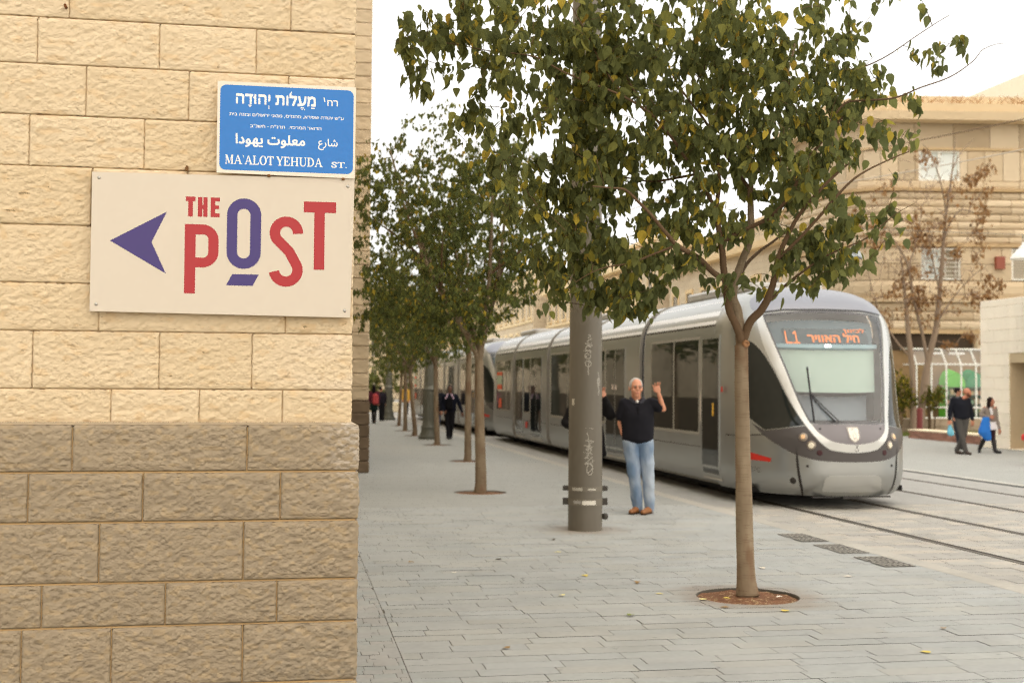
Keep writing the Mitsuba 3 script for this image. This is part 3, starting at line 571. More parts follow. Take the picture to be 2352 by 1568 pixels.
B = thing("stone_building", "yellow rock-faced limestone corner building with a darker plinth, two signs on it", "building")
obj(B, "wall", cat([bx(-7, WX - 0.008, WALL_Y + 0.0045, 5.75, 1.52, 8.6)]), "matte", lin(214, 184, 138))
obj(B, "rear_wall", bx(-7, WX - 0.012, 5.751, 24.34, 1.52, 8.6), "far_stone")
obj(B, "plinth", bx(-7, PX - 0.010, PL_Y + 0.0055, 5.72, -0.05, 1.518), "matte", lin(184, 154, 110))
for z0, z1 in ((-0.05, 0.46), (0.465, 0.705), (0.71, 0.882), (0.887, 1.128), (1.133, 1.332), (1.337, 1.52)):
    obj(f"{B}__plinth", "side_course", cbox(PX - 0.3, PX - 0.004, 5.725, 24.30, z0, z1, 0.006), "plinth_stone", tone=rng.random())
COURSES = [(1.529, 1.674, [-0.695, -0.341, 0.0]), (1.674, 1.911, [-1.005, -0.505, -0.128]), (1.911, 2.107, [-0.748, 0.008]), (2.107, 2.345, [-0.42, 0.05]),
           (2.345, 2.586, [-0.785, -0.403, 0.003]), (2.586, 2.798, [-1.035, -0.58, -0.10]), (2.798, 3.009, [-0.815, -0.402, 0.008]),
           (3.009, 3.203, [-1.01, -0.525, -0.128]), (3.203, 3.43, [-0.887, 0.015]), (3.43, 3.64, [-0.62, -0.2])]
PCOURSES = [(1.336, 1.529, [-0.838, -0.142]), (1.132, 1.336, [-1.005, -0.558, -0.004]), (0.886, 1.132, [-0.726, -0.152]), (0.709, 0.886, [-0.945, -0.462, -0.013]), (0.463, 0.709, [-1.02, -0.672, -0.150]), (0.2, 0.463, [-0.5, -0.06])]
n = 0
for z0, z1, cuts in COURSES:
    e = [-1.62 + 0.1 * rng.random(), *cuts, WX]
    for a, b in zip(e[:-1], e[1:]):
        n += 1
        obj(f"{B}__wall", "stone", rock(a, b, z0, z1, WALL_Y + 0.001 * rng.normal(), 0.0125, n, 0.32 if b == WX else None), "limestone", smooth=True, tone=rng.random())
for z0, z1, cuts in PCOURSES:
    e = [-1.62 + 0.1 * rng.random(), *cuts, PX]
    for a, b in zip(e[:-1], e[1:]):
        n += 1
        obj(f"{B}__plinth", "stone", rock(a, b, z0, z1 - (0.003 if z1 < 1.5 else 0), PL_Y + 0.001 * rng.normal(), 0.016, n, 0.35 if b == PX else None, 0.009, 0.06, 0.0024), "plinth_stone", smooth=True, tone=rng.random())
# the plinth's weathered top, a drafted slope
obj(f"{B}__plinth", "coping", tm([[-1.6, PL_Y + 0.004, 1.5275], [PX - 0.004, PL_Y + 0.004, 1.5275], [WX - 0.003, WALL_Y + 0.016, 1.5445], [-1.6, WALL_Y + 0.016, 1.5445], [PX - 0.004, 5.70, 1.5275], [WX - 0.004, 5.70, 1.5445]],
                                 [[0, 1, 2], [0, 2, 3], [1, 4, 5], [1, 5, 2]]), "plinth_stone", tone=0.5)

# the projecting bay farther along and the building that follows it
FB = thing("bay_building", "stone building beyond the corner with a projecting bay, pale above and dark at the foot", "building")
obj(FB, "wall", bx(-9, 1.62, 24.36, 118, 1.39, 12.5), "far_stone")
obj(FB, "plinth", bx(-9, 1.628, 24.355, 118.02, -0.05, 1.385), "matte", lin(108, 94, 78))
for lo, hi, step, col, dx, who in ((0.0, 1.38, 0.23, lin(112, 97, 80), 0.02, "plinth"), (1.39, 12.4, 0.262, lin(196, 178, 150), 0.0, "wall")):
    zs = np.arange(lo, hi, step)
    for i, z in enumerate(zs):
        h = min(step, hi - z)
        for x0, x1 in ((0.30, 0.86 + 0.12 * (i % 2)), (0.86 + 0.12 * (i % 2), 1.64 + dx)):
            obj(f"{FB}__{who}", "stone", cbox(x0 + 0.004, x1 - 0.004, 24.30 - dx + 0.012 * rng.random(), 24.62, z + 0.006, z + h - 0.006, 0.012), "block", col * (0.9 + 0.2 * rng.random()))
LB = thing("wall_lamp", "white globe lamp on a bracket at the edge of the bay building", "lamp")
g = trimesh.creation.icosphere(3, 0.22)
obj(LB, "globe", moved(g, 2.04, 30.0, 3.70), "satin", lin(236, 232, 226), True)
obj(LB, "bracket", cat([tube([(1.6, 30, 3.42), (1.9, 30, 3.40), (2.04, 30, 3.46)], 0.03), moved(spun([(0, 0), (0.09, 0), (0.11, 0.05), (0, 0.06)], 16), 2.04, 30, 3.44)]), "matte", lin(70, 68, 64), 40)

# ---- the beige sign
S1 = thing("arrow_sign", "large beige sign with a violet arrow and the red and violet words THE POST", "sign")
Y1 = WALL_Y - 0.038
obj(S1, "board", upright(extr(Polygon([(-0.780, 1.992), (0.278, 1.982), (0.291, 2.573), (-0.780, 2.564)]), 0.012), Y1 + 0.012), "satin", lin(206, 195, 178))
RED, VIO = lin(166, 36, 42), lin(62, 48, 112)


def on_sign(parent, name, poly, col, y=Y1, h=0.0012, label=None):
    return obj(parent, name, upright(extr(poly, h), y), "satin", col, label=label)


on_sign(S1, "arrow", Polygon([(-0.705, 2.283), (-0.480, 2.409), (-0.540, 2.281), (-0.481, 2.152)]), VIO, label="violet arrow head pointing left")
T_ = shapely.union_all([sbox(-0.405, 2.456, -0.366, 2.475), sbox(-0.395, 2.392, -0.376, 2.46)])
H_ = shapely.union_all([sbox(-0.356, 2.392, -0.338, 2.474), sbox(-0.334 + 0.0, 2.392, -0.317, 2.474), sbox(-0.345, 2.424, -0.325, 2.442)])
E_ = shapely.union_all([sbox(-0.304, 2.392, -0.286, 2.474), sbox(-0.29, 2.392, -0.267, 2.408), sbox(-0.29, 2.426, -0.270, 2.441), sbox(-0.29, 2.458, -0.267, 2.474)])
for g in (T_, H_, E_):
    on_sign(S1, "small_letter", g, RED)
outer = shapely.union_all([sbox(-0.407, 2.072, -0.363, 2.36), sbox(-0.40, 2.181, -0.345, 2.36), LineString([(-0.345, 2.2705), (-0.3595, 2.2705)]).buffer(0.0895)])
outer = shapely.union_all([sbox(-0.407, 2.072, -0.363, 2.36), sbox(-0.40, 2.181, -0.335, 2.36), Point(-0.335, 2.295).buffer(0.065, 24), Point(-0.335, 2.246).buffer(0.065, 24), sbox(-0.335, 2.246, -0.270, 2.295)])
inner = shapely.union_all([sbox(-0.363, 2.222, -0.333, 2.318), Point(-0.333, 2.297).buffer(0.0215, 16), Point(-0.333, 2.243).buffer(0.0215, 16), sbox(-0.34, 2.243, -0.3115, 2.297)])
on_sign(S1, "big_letter", outer.difference(inner), RED, label="red letter P")
on_sign(S1, "big_letter", LineString([(-0.167, 2.404), (-0.167, 2.249)]).buffer(0.070, 24).difference(LineString([(-0.168, 2.404), (-0.168, 2.249)]).buffer(0.0265, 16)), VIO, label="violet letter O")
on_sign(S1, "underline", Polygon([(-0.213, 2.156), (-0.104, 2.156), (-0.129, 2.108), (-0.237, 2.109)]), VIO, label="violet slanted bar under the O")
arc = lambda cx, cy, r, a0, a1, k=18: [(cx + r * math.cos(math.radians(a)), cy + r * math.sin(math.radians(a))) for a in np.linspace(a0, a1, k)]
S_ = LineString(arc(0.008, 2.334, 0.048, -3, 212) + [(0.008 + 0.012, 2.256)] + arc(0.007, 2.178, 0.049, 32, -172)).buffer(0.0215, 12, cap_style="flat", join_style="round")
on_sign(S1, "big_letter", S_, RED, label="red letter S")
on_sign(S1, "big_letter", shapely.union_all([sbox(0.079, 2.424, 0.214, 2.470), sbox(0.123, 2.182, 0.167, 2.43)]), RED, label="red letter T")
for x, z in ((-0.752, 2.541), (0.262, 2.540), (-0.755, 2.021), (0.255, 2.011)):
    sc = spun([(0, 0.0035), (0.003, 0.0035), (0.0062, 0.002), (0.0072, 0.0)], 16)
    obj(S1, "screw", moved(upright(sc, Y1), x, 0, z), "steel", lin(180, 176, 168), 40)
obj(S1, "spacer", cat([bx(x - 0.012, x + 0.012, Y1 + 0.0115, WALL_Y + 0.02, z - 0.012, z + 0.012) for x, z in ((-0.752, 2.541), (0.25, 2.540), (-0.755, 2.021), (0.245, 2.011))]), "matte", lin(80, 76, 70))

# ---- the street name sign
S2 = thing("street_name_sign", "blue street name sign in Hebrew, Arabic and Latin letters with a cream border", "sign")
Y2 = WALL_Y - 0.047
obj(S2, "board", upright(extr(Polygon([(-0.282, 2.578), (0.291, 2.573), (0.292, 2.963), (-0.283, 2.963)]).buffer(-0.003).buffer(0.003), 0.010), Y2 + 0.010), "satin", lin(226, 216, 200))
obj(S2, "field", upright(extr(Polygon([(-0.246, 2.616), (0.257, 2.616), (0.257, 2.923), (-0.246, 2.923)]).buffer(0.0255, 12), 0.0008), Y2), "satin", lin(36, 116, 194), label="blue enamel field with rounded corners")
WHITE = lin(240, 238, 232)
for name, part in (("heb1", "hebrew_name"), ("reh", "hebrew_name"), ("l2", "small_hebrew_line"), ("l3", "small_hebrew_line"), ("ar1", "arabic_name"), ("ar2", "arabic_name"), ("en", "latin_name"), ("st", "latin_name")):
    on_sign(S2, part, glyph(name), WHITE, Y2 - 0.0008, 0.0007)
dots = [sbox(0.104, 2.862, 0.119, 2.8665), sbox(0.060, 2.862, 0.075, 2.8665), sbox(0.0745, 2.855, 0.0785, 2.8595), Point(0.0665, 2.857).buffer(0.0022), Point(0.021, 2.9275).buffer(0.003), Point(-0.0715, 2.865).buffer(0.0028), Point(-0.0715, 2.8565).buffer(0.0028),
        Point(-0.133, 2.899).buffer(0.0035), sbox(-0.156, 2.864, -0.142, 2.868), sbox(-0.151, 2.858, -0.147, 2.866), LineString([(0.158, 2.911), (0.161, 2.896)]).buffer(0.0022)]
on_sign(S2, "vowel_points", shapely.union_all(dots), WHITE, Y2 - 0.0008, 0.0007)
for x, z in ((-0.068, 2.5795), (0.242, 2.5765)):
    obj(S2, "clip", cbox(x - 0.006, x + 0.006, Y2 - 0.002, WALL_Y + 0.01, z - 0.012, z - 0.001, 0.002), "matte", lin(120, 84, 50))
single("wall_bracket", "small rusty bracket stub sticking out of the wall above the beige sign", "bracket", cat([bx(-0.409, -0.400, WALL_Y - 0.02, WALL_Y + 0.03, 2.588, 2.606), bx(-0.411, -0.398, WALL_Y - 0.024, WALL_Y - 0.02, 2.586, 2.600)]), "matte", lin(110, 78, 45))
single("rusty_hook", "rusty hook stub in the wall at the top left", "hook", tube([(-0.90, WALL_Y + 0.02, 3.245), (-0.90, WALL_Y - 0.03, 3.25), (-0.893, WALL_Y - 0.035, 3.235)], 0.006), "matte", lin(96, 56, 26), True)

# ---------------------------------------------------------------- trees
def leaf_shape(fine):
    """(points along the blade as (across, along, lift), faces) of a pointed oval leaf folded along its midrib."""
    if fine:
        v = [(0, 0, 0), (-0.26, 0.10, 0.05), (0.26, 0.10, 0.05), (-0.36, 0.34, 0.08), (0, 0.34, 0), (0.36, 0.34, 0.08), (-0.24, 0.66, 0.05), (0, 0.66, -0.02), (0.24, 0.66, 0.05), (0, 1.0, -0.10)]
        f = [(0, 4, 1), (1, 4, 3), (0, 2, 4), (2, 5, 4), (3, 4, 7), (3, 7, 6), (4, 5, 8), (4, 8, 7), (6, 7, 9), (7, 8, 9)]
    else:
        v = [(0, 0, 0), (-0.34, 0.36, 0.08), (0.34, 0.36, 0.08), (0, 1.0, -0.08), (0, 0.4, 0)]
        f = [(0, 4, 1), (0, 2, 4), (1, 4, 3), (4, 2, 3)]
    return np.array(v, float), np.array(f)


def leaves(r, pos, size, tint, fine=True, hang=0.75):
    """Leaves at the points: each hangs, turned at random. Returns (vertices (n, k, 3), faces, colours (n, 3))."""
    v, f = leaf_shape(fine)
    n = len(pos)
    a = r.uniform(0, 2 * math.pi, n)
    side = np.stack([np.cos(a), np.sin(a), np.zeros(n)], 1)
    d = side * r.uniform(0.15, 1.0, (n, 1)) * (1 - hang * 0.6) + np.array([0, 0, -1.0]) * (hang + 0.35 * r.normal(size=(n, 1)))
    d /= np.linalg.norm(d, axis=1, keepdims=True)
    b = r.normal(size=(n, 3))
    w = np.cross(d, b)
    w /= np.linalg.norm(w, axis=1, keepdims=True) + 1e-9
    u = np.cross(w, d)
    s = size * r.uniform(0.5, 1.25, (n, 1, 1))
    P = pos[:, None] + s * (v[None, :, :1] * w[:, None] * r.uniform(0.62, 1.05, (n, 1, 1)) + v[None, :, 1:2] * d[:, None] + v[None, :, 2:] * u[:, None] * r.uniform(0.3, 2.2, (n, 1, 1)))
    k = r.random(n)
    col = np.array(tint)[np.searchsorted(np.cumsum([0.46, 0.30, 0.15, 0.045, 0.035]), k).clip(0, 5)] * r.uniform(0.75, 1.25, (n, 1))
    return P, f, col


GREEN = [(0.150, 0.170, 0.070), (0.195, 0.212, 0.076), (0.26, 0.262, 0.076), (0.36, 0.32, 0.06), (0.60, 0.46, 0.08), (0.50, 0.35, 0.07)]


def leaf_mesh(P, f, col):
    n, k = P.shape[:2]
    return tm(P.reshape(-1, 3), (f[None] + (np.arange(n) * k)[:, None, None]).reshape(-1, 3)), np.repeat(col, k, axis=0)


def twig_leaves(r, nodes, clusters, per_twig, droop=0.25, scatter=0.03):
    """Twigs that run from the nearest point of the skeleton to points of the clusters (centre, radii, twigs), and leaf places along them."""
    tw, pos, targets = [], [], []
    for c, rad, n in clusters:
        q = r.normal(size=(n, 3))
        targets.append(np.array(c) + np.array(rad) * q / np.linalg.norm(q, axis=1, keepdims=True) * r.random((n, 1)) ** 0.45)
    targets = np.vstack(targets)
    grown = np.zeros((len(nodes) + 4 * len(targets), 3))
    m = len(nodes)
    grown[:m] = nodes[:, :3]
    near = np.array([np.min(np.linalg.norm(nodes[:, :3] - q, axis=1)) for q in targets])
    for q in targets[np.argsort(near * r.uniform(0.7, 1.3, len(near)))]:  # the nearest first, so that later twigs fork from earlier ones
        g = grown[:m]
        d = np.linalg.norm(g - q, axis=1) + 0.5 * np.maximum(g[:, 2] - q[2], 0)
        s = g[np.argmin(d * (1 + 0.3 * r.random(m)))]
        L = np.linalg.norm(q - s)
        bow = r.normal(size=3) * 0.08 * L + np.array([0, 0, droop * L * 0.5])
        t = np.linspace(0, 1, 6)[:, None]
        pts = s * (1 - t) + q * t + bow * (4 * t * (1 - t))
        grown[m:m + 4] = pts[2:]
        m += 4
        tw.append((pts, L))
        k = max(2, int(per_twig * r.uniform(0.6, 1.4)))
        tt = 1 - r.random(k) ** 1.3 * min(1.0, 0.42 / max(L, 0.1))
        i = np.minimum((tt * 5).astype(int), 4)
        fr = (tt * 5 - i)[:, None]
        pos.append(pts[i] * (1 - fr) + pts[i + 1] * fr + r.normal(size=(k, 3)) * scatter)
    return tw, np.vstack(pos)


def build_tree(key, base, turn, limbs, clusters, per_twig, size, seed, fine, separate=0, twig_sides=3, tint=GREEN, hang=0.75):
    r = np.random.default_rng(seed)
    M = lambda m: moved(m, base[0], base[1], 0.0, turn)
    dense = []
    for k, l in enumerate(limbs):
        p = smooth_path(l, 5)
        dense.append(p if k else p[len(p) * 2 // 3:])
        wob = 0.012 * (meshkit.noise(p[:, :3] * 9 + k) - 0.5)
        if k == 0:
            a = tube(p[:, :3], p[:, 3], 20)
            v = a.vertices
            a.vertices = v + (v - np.c_[np.interp(v[:, 2], p[:, 2], p[:, 0]), np.interp(v[:, 2], p[:, 2], p[:, 1]), v[:, 2]]) * (0.16 * (meshkit.fbm(v * [9, 9, 3.5] + seed, 3)[:, None] - 0.5))
            obj(key, "trunk", M(a), "bark", smooth=True)
        else:
            q = p[:, :3].copy()
            q[1:-1, 0] += wob[1:-1]
            obj(key, "branch", M(tube(q, p[:, 3], 10 if l[0][3] > 0.012 else 6)), "bark" if l[0][3] > 0.043 else "matte", None if l[0][3] > 0.043 else lin(98, 78, 58), smooth=True)
    nodes = np.vstack(dense[1:])
    nodes = nodes[nodes[:, 3] < 0.03]
    tw, pos = twig_leaves(r, nodes, clusters, per_twig)
    obj(key, "twigs", M(cat([tube(p, np.linspace(0.0035 + 0.0012 * min(L, 1.2), 0.0012, 6), twig_sides, False) for p, L in tw])), "matte", lin(96, 78, 56), smooth=True, kind="stuff")
    P, f, col = leaves(r, pos, size, tint, fine, hang)
    P = moved(tm(P.reshape(-1, 3), np.zeros((0, 3), int)), base[0], base[1], 0.0, turn).vertices.reshape(P.shape)
    one = np.zeros(len(P), bool)
    if separate:  # the leaves that stand clear in front or at the outline are single parts
        c = P.mean(1)
        rad = np.hypot((c[:, 0] - base[0]) / 1.6, (c[:, 2] - 3.9) / 1.2)
        one[np.argsort(-rad + 0.3 * (c[:, 1] - base[1]) + np.where(c[:, 2] > 4.5, 9, 0))[:separate]] = True
        for k in np.nonzero(one)[0]:
            m, cc = leaf_mesh(P[k:k + 1], f, col[k:k + 1])
            obj(key, "leaf", m, "leaf", cc, smooth=True)
    m, cc = leaf_mesh(P[~one], f, col[~one])
    obj(key, "foliage", m, "leaf", cc, smooth=True, kind="stuff")


LIMBS = [
    [(0.0,0,-0.0,0.098), (-0.01,0,0.13,0.08), (-0.03,0,0.77,0.068), (-0.04,0,1.3,0.06), (-0.05,0,1.83,0.055), (-0.05,0,2.04,0.055)],  # trunk
    [(-0.05,0,2.03,0.036), (-0.1,-0.05,2.2,0.033), (-0.17,-0.08,2.33,0.031), (-0.2,-0.1,2.57,0.029), (-0.23,-0.08,2.86,0.026), (-0.26,-0.05,3.14,0.02), (-0.23,0,3.42,0.016), (-0.27,0.1,3.78,0.012), (-0.33,0.15,4.2,0.008), (-0.31,0.2,4.7,0.006)],  # a
    [(-0.05,0,2.04,0.045), (-0.08,0.03,2.32,0.04), (-0.11,0.05,2.44,0.036), (-0.06,0.1,2.65,0.033), (0.06,0.15,3.0,0.03), (0.06,0.2,3.35,0.024), (0.14,0.2,3.57,0.02), (0.24,0.3,3.85,0.016), (0.35,0.3,4.2,0.012), (0.47,0.35,4.63,0.008)],  # b
    [(-0.04,0,2.06,0.036), (0.02,-0.05,2.24,0.034), (0.1,-0.1,2.33,0.032), (0.15,-0.2,2.47,0.028), (0.19,-0.3,2.72,0.022), (0.29,-0.45,3.0,0.016), (0.47,-0.6,3.25,0.012), (0.65,-0.7,3.42,0.008)],  # c
    [(-0.2,-0.1,2.57,0.024), (-0.32,-0.2,2.62,0.024), (-0.43,-0.35,2.7,0.022), (-0.56,-0.5,2.75,0.02), (-0.66,-0.6,2.79,0.018), (-0.77,-0.7,2.89,0.015), (-0.95,-0.8,3.07,0.012), (-1.12,-0.9,3.18,0.008), (-1.34,-1.0,3.18,0.006)],  # d
    [(-0.23,-0.08,2.88,0.02), (-0.01,-0.15,2.99,0.018), (0.15,-0.2,3.07,0.017), (0.29,-0.25,3.23,0.015), (0.4,-0.3,3.48,0.012), (0.58,-0.3,3.71,0.009), (0.75,-0.35,3.92,0.007)],  # e
    [(-0.26,-0.05,3.14,0.016), (-0.45,-0.15,3.42,0.014), (-0.63,-0.3,3.64,0.012), (-0.84,-0.4,3.85,0.011), (-1.05,-0.5,3.96,0.009), (-1.51,-0.6,4.12,0.007), (-1.83,-0.7,4.24,0.006), (-2.12,-0.7,4.27,0.004), (-2.46,-0.7,4.33,0.003), (-2.83,-0.7,4.35,0.002)],  # f
    [(0.06,0.2,3.35,0.016), (-0.1,0.4,3.67,0.014), (-0.27,0.6,4.03,0.012), (-0.49,0.8,4.42,0.009), (-0.63,0.9,4.77,0.007)],  # g
    [(-1.05,-0.5,3.96,0.008), (-1.23,-0.5,4.21,0.007), (-1.39,-0.5,4.52,0.006), (-1.5,-0.5,4.71,0.004)],  # h
    [(0.58,-0.3,3.71,0.01), (0.77,-0.3,3.99,0.009), (1.07,-0.35,4.0,0.008), (1.3,-0.4,4.08,0.006), (1.54,-0.4,4.17,0.005), (1.71,-0.4,4.29,0.004), (1.8,-0.4,4.39,0.003), (1.98,-0.4,4.44,0.002)],  # i
    [(0.35,0.3,4.2,0.01), (0.72,0.2,4.31,0.008), (1.1,0.2,4.43,0.006), (1.5,0.2,4.69,0.004), (1.74,0.2,4.84,0.003)],  # j
    [(0.1,-0.1,2.33,0.012), (0.33,-0.2,2.57,0.011), (0.6,-0.3,2.76,0.008), (0.89,-0.35,2.89,0.006), (1.07,-0.4,3.05,0.004), (1.25,-0.4,3.16,0.002)],  # k
    [(0.19,-0.3,2.72,0.014), (0.44,-0.5,3.0,0.012), (0.72,-0.6,3.32,0.009), (0.97,-0.6,3.46,0.006), (1.14,-0.6,3.53,0.004)],  # l
    [(-0.45,-0.15,3.42,0.012), (-0.7,0.2,3.42,0.01), (-0.98,0.5,3.5,0.008), (-1.3,0.7,3.57,0.006), (-1.62,0.8,3.67,0.004)],  # m
    [(-0.66,-0.6,2.79,0.012), (-0.84,-0.6,2.72,0.009), (-1.02,-0.6,2.65,0.007), (-1.23,-0.6,2.61,0.005), (-1.44,-0.6,2.5,0.003)],  # n
    [(-0.11,0.05,2.44,0.02), (0.05,0.4,2.72,0.016), (0.29,0.6,2.93,0.012), (0.54,0.7,3.07,0.008), (0.72,0.8,3.0,0.005)],  # o
    [(-0.84,-0.4,3.85,0.009), (-1.02,-0.2,4.2,0.008), (-1.12,0,4.56,0.006), (-1.19,0,4.84,0.004)],  # p
]
CLUSTERS = [(-2.55, 4.55, 0.35, 0.3, 70), (-2.75, 4.2, 0.25, 0.25, 40), (-1.29, 4.4, 0.34, 0.6, 270), (-1.3, 3.4, 0.3, 0.4, 150), (-1.27, 3.9, 0.25, 0.4, 120), (-2.2, 4.45, 0.55, 0.4, 150), (-2.0, 3.95, 0.5, 0.35, 130), (-1.75, 4.7, 0.4, 0.35, 90), (-2.05, 4.85, 0.4, 0.25, 50), (-1.3, 4.1, 0.3, 0.6, 110), (-2.0, 3.67, 0.42, 0.42, 130), (-1.83, 3.2, 0.32, 0.35, 80), (-1.37, 2.43, 0.25, 0.2, 50), (-1.5, 3.0, 0.45, 0.4, 160), (-0.95, 2.75, 0.55, 0.4, 140), (0.75, 2.85, 0.35, 0.3, 60), (-0.41, 4.52, 1.35, 0.53, 800), (-1.48, 4.35, 0.67, 0.42, 130), (-2.01, 4.52, 0.39, 0.32, 45), (-2.54, 4.26, 0.42, 0.19, 40), (-1.05, 3.67, 0.85, 0.5, 330), (-1.48, 3.28, 0.46, 0.39, 140), (-1.53, 2.75, 0.28, 0.3, 70), (-0.98, 2.72, 0.57, 0.39, 210), (-0.56, 3.0, 0.53, 0.42, 210), (0.36, 2.63, 0.42, 0.23, 110), (0.58, 3.6, 0.57, 0.53, 280), (0.86, 4.2, 0.5, 0.53, 170), (1.11, 3.67, 0.28, 0.25, 40), (0.51, 3.07, 0.39, 0.39, 130), (0.63, 2.75, 0.21, 0.21, 35), (-0.06, 3.67, 0.89, 0.71, 500), (1.71, 4.42, 0.28, 0.09, 14), (1.6, 4.63, 0.21, 0.18, 14), (1.11, 3.04, 0.21, 0.16, 18), (-1.12, 2.36, 0.25, 0.18, 40), (-0.77, 2.4, 0.21, 0.18, 35), (-0.27, 2.54, 0.18, 0.11, 18), (0.19, 3.96, 0.92, 0.71, 260), (-0.7, 4.13, 0.89, 0.64, 300), (-0.06, 5.12, 1.59, 0.42, 300), (-1.65, 2.4, 0.14, 0.11, 10), (1.21, 3.99, 0.25, 0.14, 16)]
h = thing("street_tree", "nearest street tree, bushy with green and yellow leaves, in the pit before the tram", "tree", "street trees along the pavement")
build_tree(h, TREES[0], -YAW, LIMBS, [((x, -0.1 if x > -2 else -0.6, z), (a, min(1.0, 0.35 + 0.6 * a), b), max(2, int(n * 0.26))) for x, z, a, b, n in CLUSTERS], 8.4, 0.100, 11, True, 300)


FARGREEN = [(0.13, 0.155, 0.06), (0.165, 0.19, 0.062), (0.215, 0.23, 0.065), (0.30, 0.27, 0.05), (0.48, 0.37, 0.06), (0.40, 0.28, 0.06)]


obj(h, "knot", moved(upright(spun([(0, 0.012), (0.012, 0.014), (0.017, 0.022), (0.026, 0.02), (0.032, 0.0), (0.03, -0.03)], 14), -0.045), TREES[0][0] - 0.03 * math.cos(YAW), TREES[0][1] + 0.03 * math.sin(YAW), 2.05, 0.0), "matte", lin(150, 112, 80), 40)


def street_tree(i, label, fork, limbs, crown, twigs, seed, lean=0.0, thick=0.07, size=0.1, per=9):
    r = np.random.default_rng(seed)
    key = thing("street_tree", label, "tree", "street trees along the pavement")
    L = [[(0, 0, -0.03, thick * 1.35), (0.01, 0, 0.15, thick * 1.08), (lean * 0.4, 0, 0.9, thick * 0.95), (lean, 0, fork, thick * 0.8)]]
    cx, cz, rx, rz = crown
    for k in range(limbs):
        a = 2 * math.pi * (k + 0.4 * r.random()) / limbs
        e = np.array([cx + 0.55 * rx * math.cos(a), 0.5 * rx * math.sin(a), cz + rz * r.uniform(0.1, 0.6)])
        s = np.array([lean, 0, fork - 0.02])
        m = s * 0.55 + e * 0.45 + np.array([0.10 * math.cos(a), 0.1 * math.sin(a), -0.05])
        L.append([(*s, thick * 0.6), (*(s * 0.8 + m * 0.2 + [0, 0, 0.06]), thick * 0.52), (*m, thick * 0.4), (*e, thick * 0.16)])
        e2 = m + np.array([0.6 * rx * math.cos(a + 0.8), 0.5 * rx * math.sin(a + 0.8), 0.35 * rz])
        L.append([(*m, thick * 0.3), (*(0.5 * m + 0.5 * e2 + [0, 0, 0.05]), thick * 0.2), (*e2, thick * 0.1)])
    cl = [((cx, 0, cz), (rx * 0.95, rx * 0.8, rz * 0.95), twigs // 2)]
    cl.append(((cx + 0.25, -0.4, cz - 0.6 * rz), (0.55 * rx, 0.5 * rx, 0.3 * rz), twigs // 8))
    for k in range(9):
        a, b = r.uniform(0, 2 * math.pi), r.uniform(-0.7, 0.9)
        cl.append(((cx + 0.75 * rx * math.cos(a) * math.sqrt(1 - b * b * 0.7), 0.6 * rx * math.sin(a), cz + 0.8 * rz * b), (0.42 * rx, 0.4 * rx, 0.3 * rz), twigs // 18))
    build_tree(key, TREES[i], -YAW, L, cl, per, size, seed, False, tint=FARGREEN)


street_tree(1, "second street tree, its trunk rising from a pit left of the thick post", 2.1, 5, (-0.55, 4.25, 1.85, 2.15), 1800, 21, -0.03, 0.085, 0.092)
street_tree(2, "third street tree, trunk just behind the second one", 2.5, 4, (-0.6, 4.25, 1.8, 2.1), 950, 22, 0.02, 0.075)
street_tree(3, "street tree right in front of the flared lamp post", 2.25, 4, (-0.5, 4.1, 2.0, 2.1), 850, 23, -0.05, 0.075)
street_tree(4, "street tree nearest to the flared lamp post on its left", 2.15, 4, (-0.45, 3.9, 2.0, 2.0), 750, 24, -0.16, 0.075)
street_tree(5, "middle one of three thin street trees left of the flared lamp post", 2.3, 4, (-0.3, 3.7, 2.1, 1.8), 560, 25, 0.0, 0.075)
street_tree(6, "farthest of three thin street trees left of the flared lamp post", 2.2, 4, (-0.2, 3.7, 2.3, 1.9), 560, 26, 0.1, 0.07)

# fallen leaves
LEAF_AT = [
    (2.68, 11.02, "yellow", "yellow fallen leaf midway between the thick mast and the nearest tree pit"),
    (1.45, 8.0, "brown", "brown fallen leaf near the bottom edge, closest to the corner building"),
    (2.25, 9.93, "pale yellow", "pale yellow fallen leaf farthest left of the nearest tree pit"),
    (1.55, 11.3, "pale", "pale fallen leaf far left on the slabs, below the second tree"),
    (3.05, 10.55, "brown", "brown fallen leaf beyond and left of the nearest tree pit"),
    (3.75, 9.02, "yellow", "yellow fallen leaf just in front of the nearest tree pit"),
    (4.45, 11.25, "pale", "pale fallen leaf beyond the nearest tree pit on the right"),
    (4.1, 7.48, "yellow", "yellow fallen leaf closest to the bottom edge, right of the nearest trunk"),
    (2.53, 9.0, "green", "green fallen leaf, the only green one on the slabs"),
    (3.03, 9.95, "yellow", "yellow fallen leaf just left of the nearest tree pit"),
    (3.3, 9.6, "pale yellow", "pale yellow fallen leaf at the left rim of the nearest tree pit"),
    (2.1, 12.1, "dark", "dark fallen leaf out on the slabs left of the thick mast"),
    (2.95, 13.6, "dark", "dark fallen leaf close to the foot of the thick mast"),
    (3.4, 9.25, "brown", "brown fallen leaf in front and left of the nearest tree pit"),
    (4.02, 9.7, "pale", "pale fallen leaf inside the nearest tree pit, right of the trunk"),
    (3.5, 9.66, "yellow", "yellow fallen leaf inside the nearest tree pit, left of the trunk"),
    (2.82, 12.55, "pale yellow", "pale yellow fallen leaf in front of the thick mast"),
    (1.2, 12.0, "brown", "brown fallen leaf near the corner building, level with the thick mast"),
    (5.05, 10.6, "pale", "pale fallen leaf between the nearest tree and the drain plates"),
    (4.6, 8.2, "brown", "brown fallen leaf at the lower right, right of the nearest tree"),
]
TONE = {"yellow": (0.55, 0.43, 0.10), "brown": (0.26, 0.16, 0.06), "pale yellow": (0.62, 0.55, 0.26), "pale": (0.62, 0.57, 0.48), "green": (0.16, 0.19, 0.04), "dark": (0.06, 0.05, 0.035)}
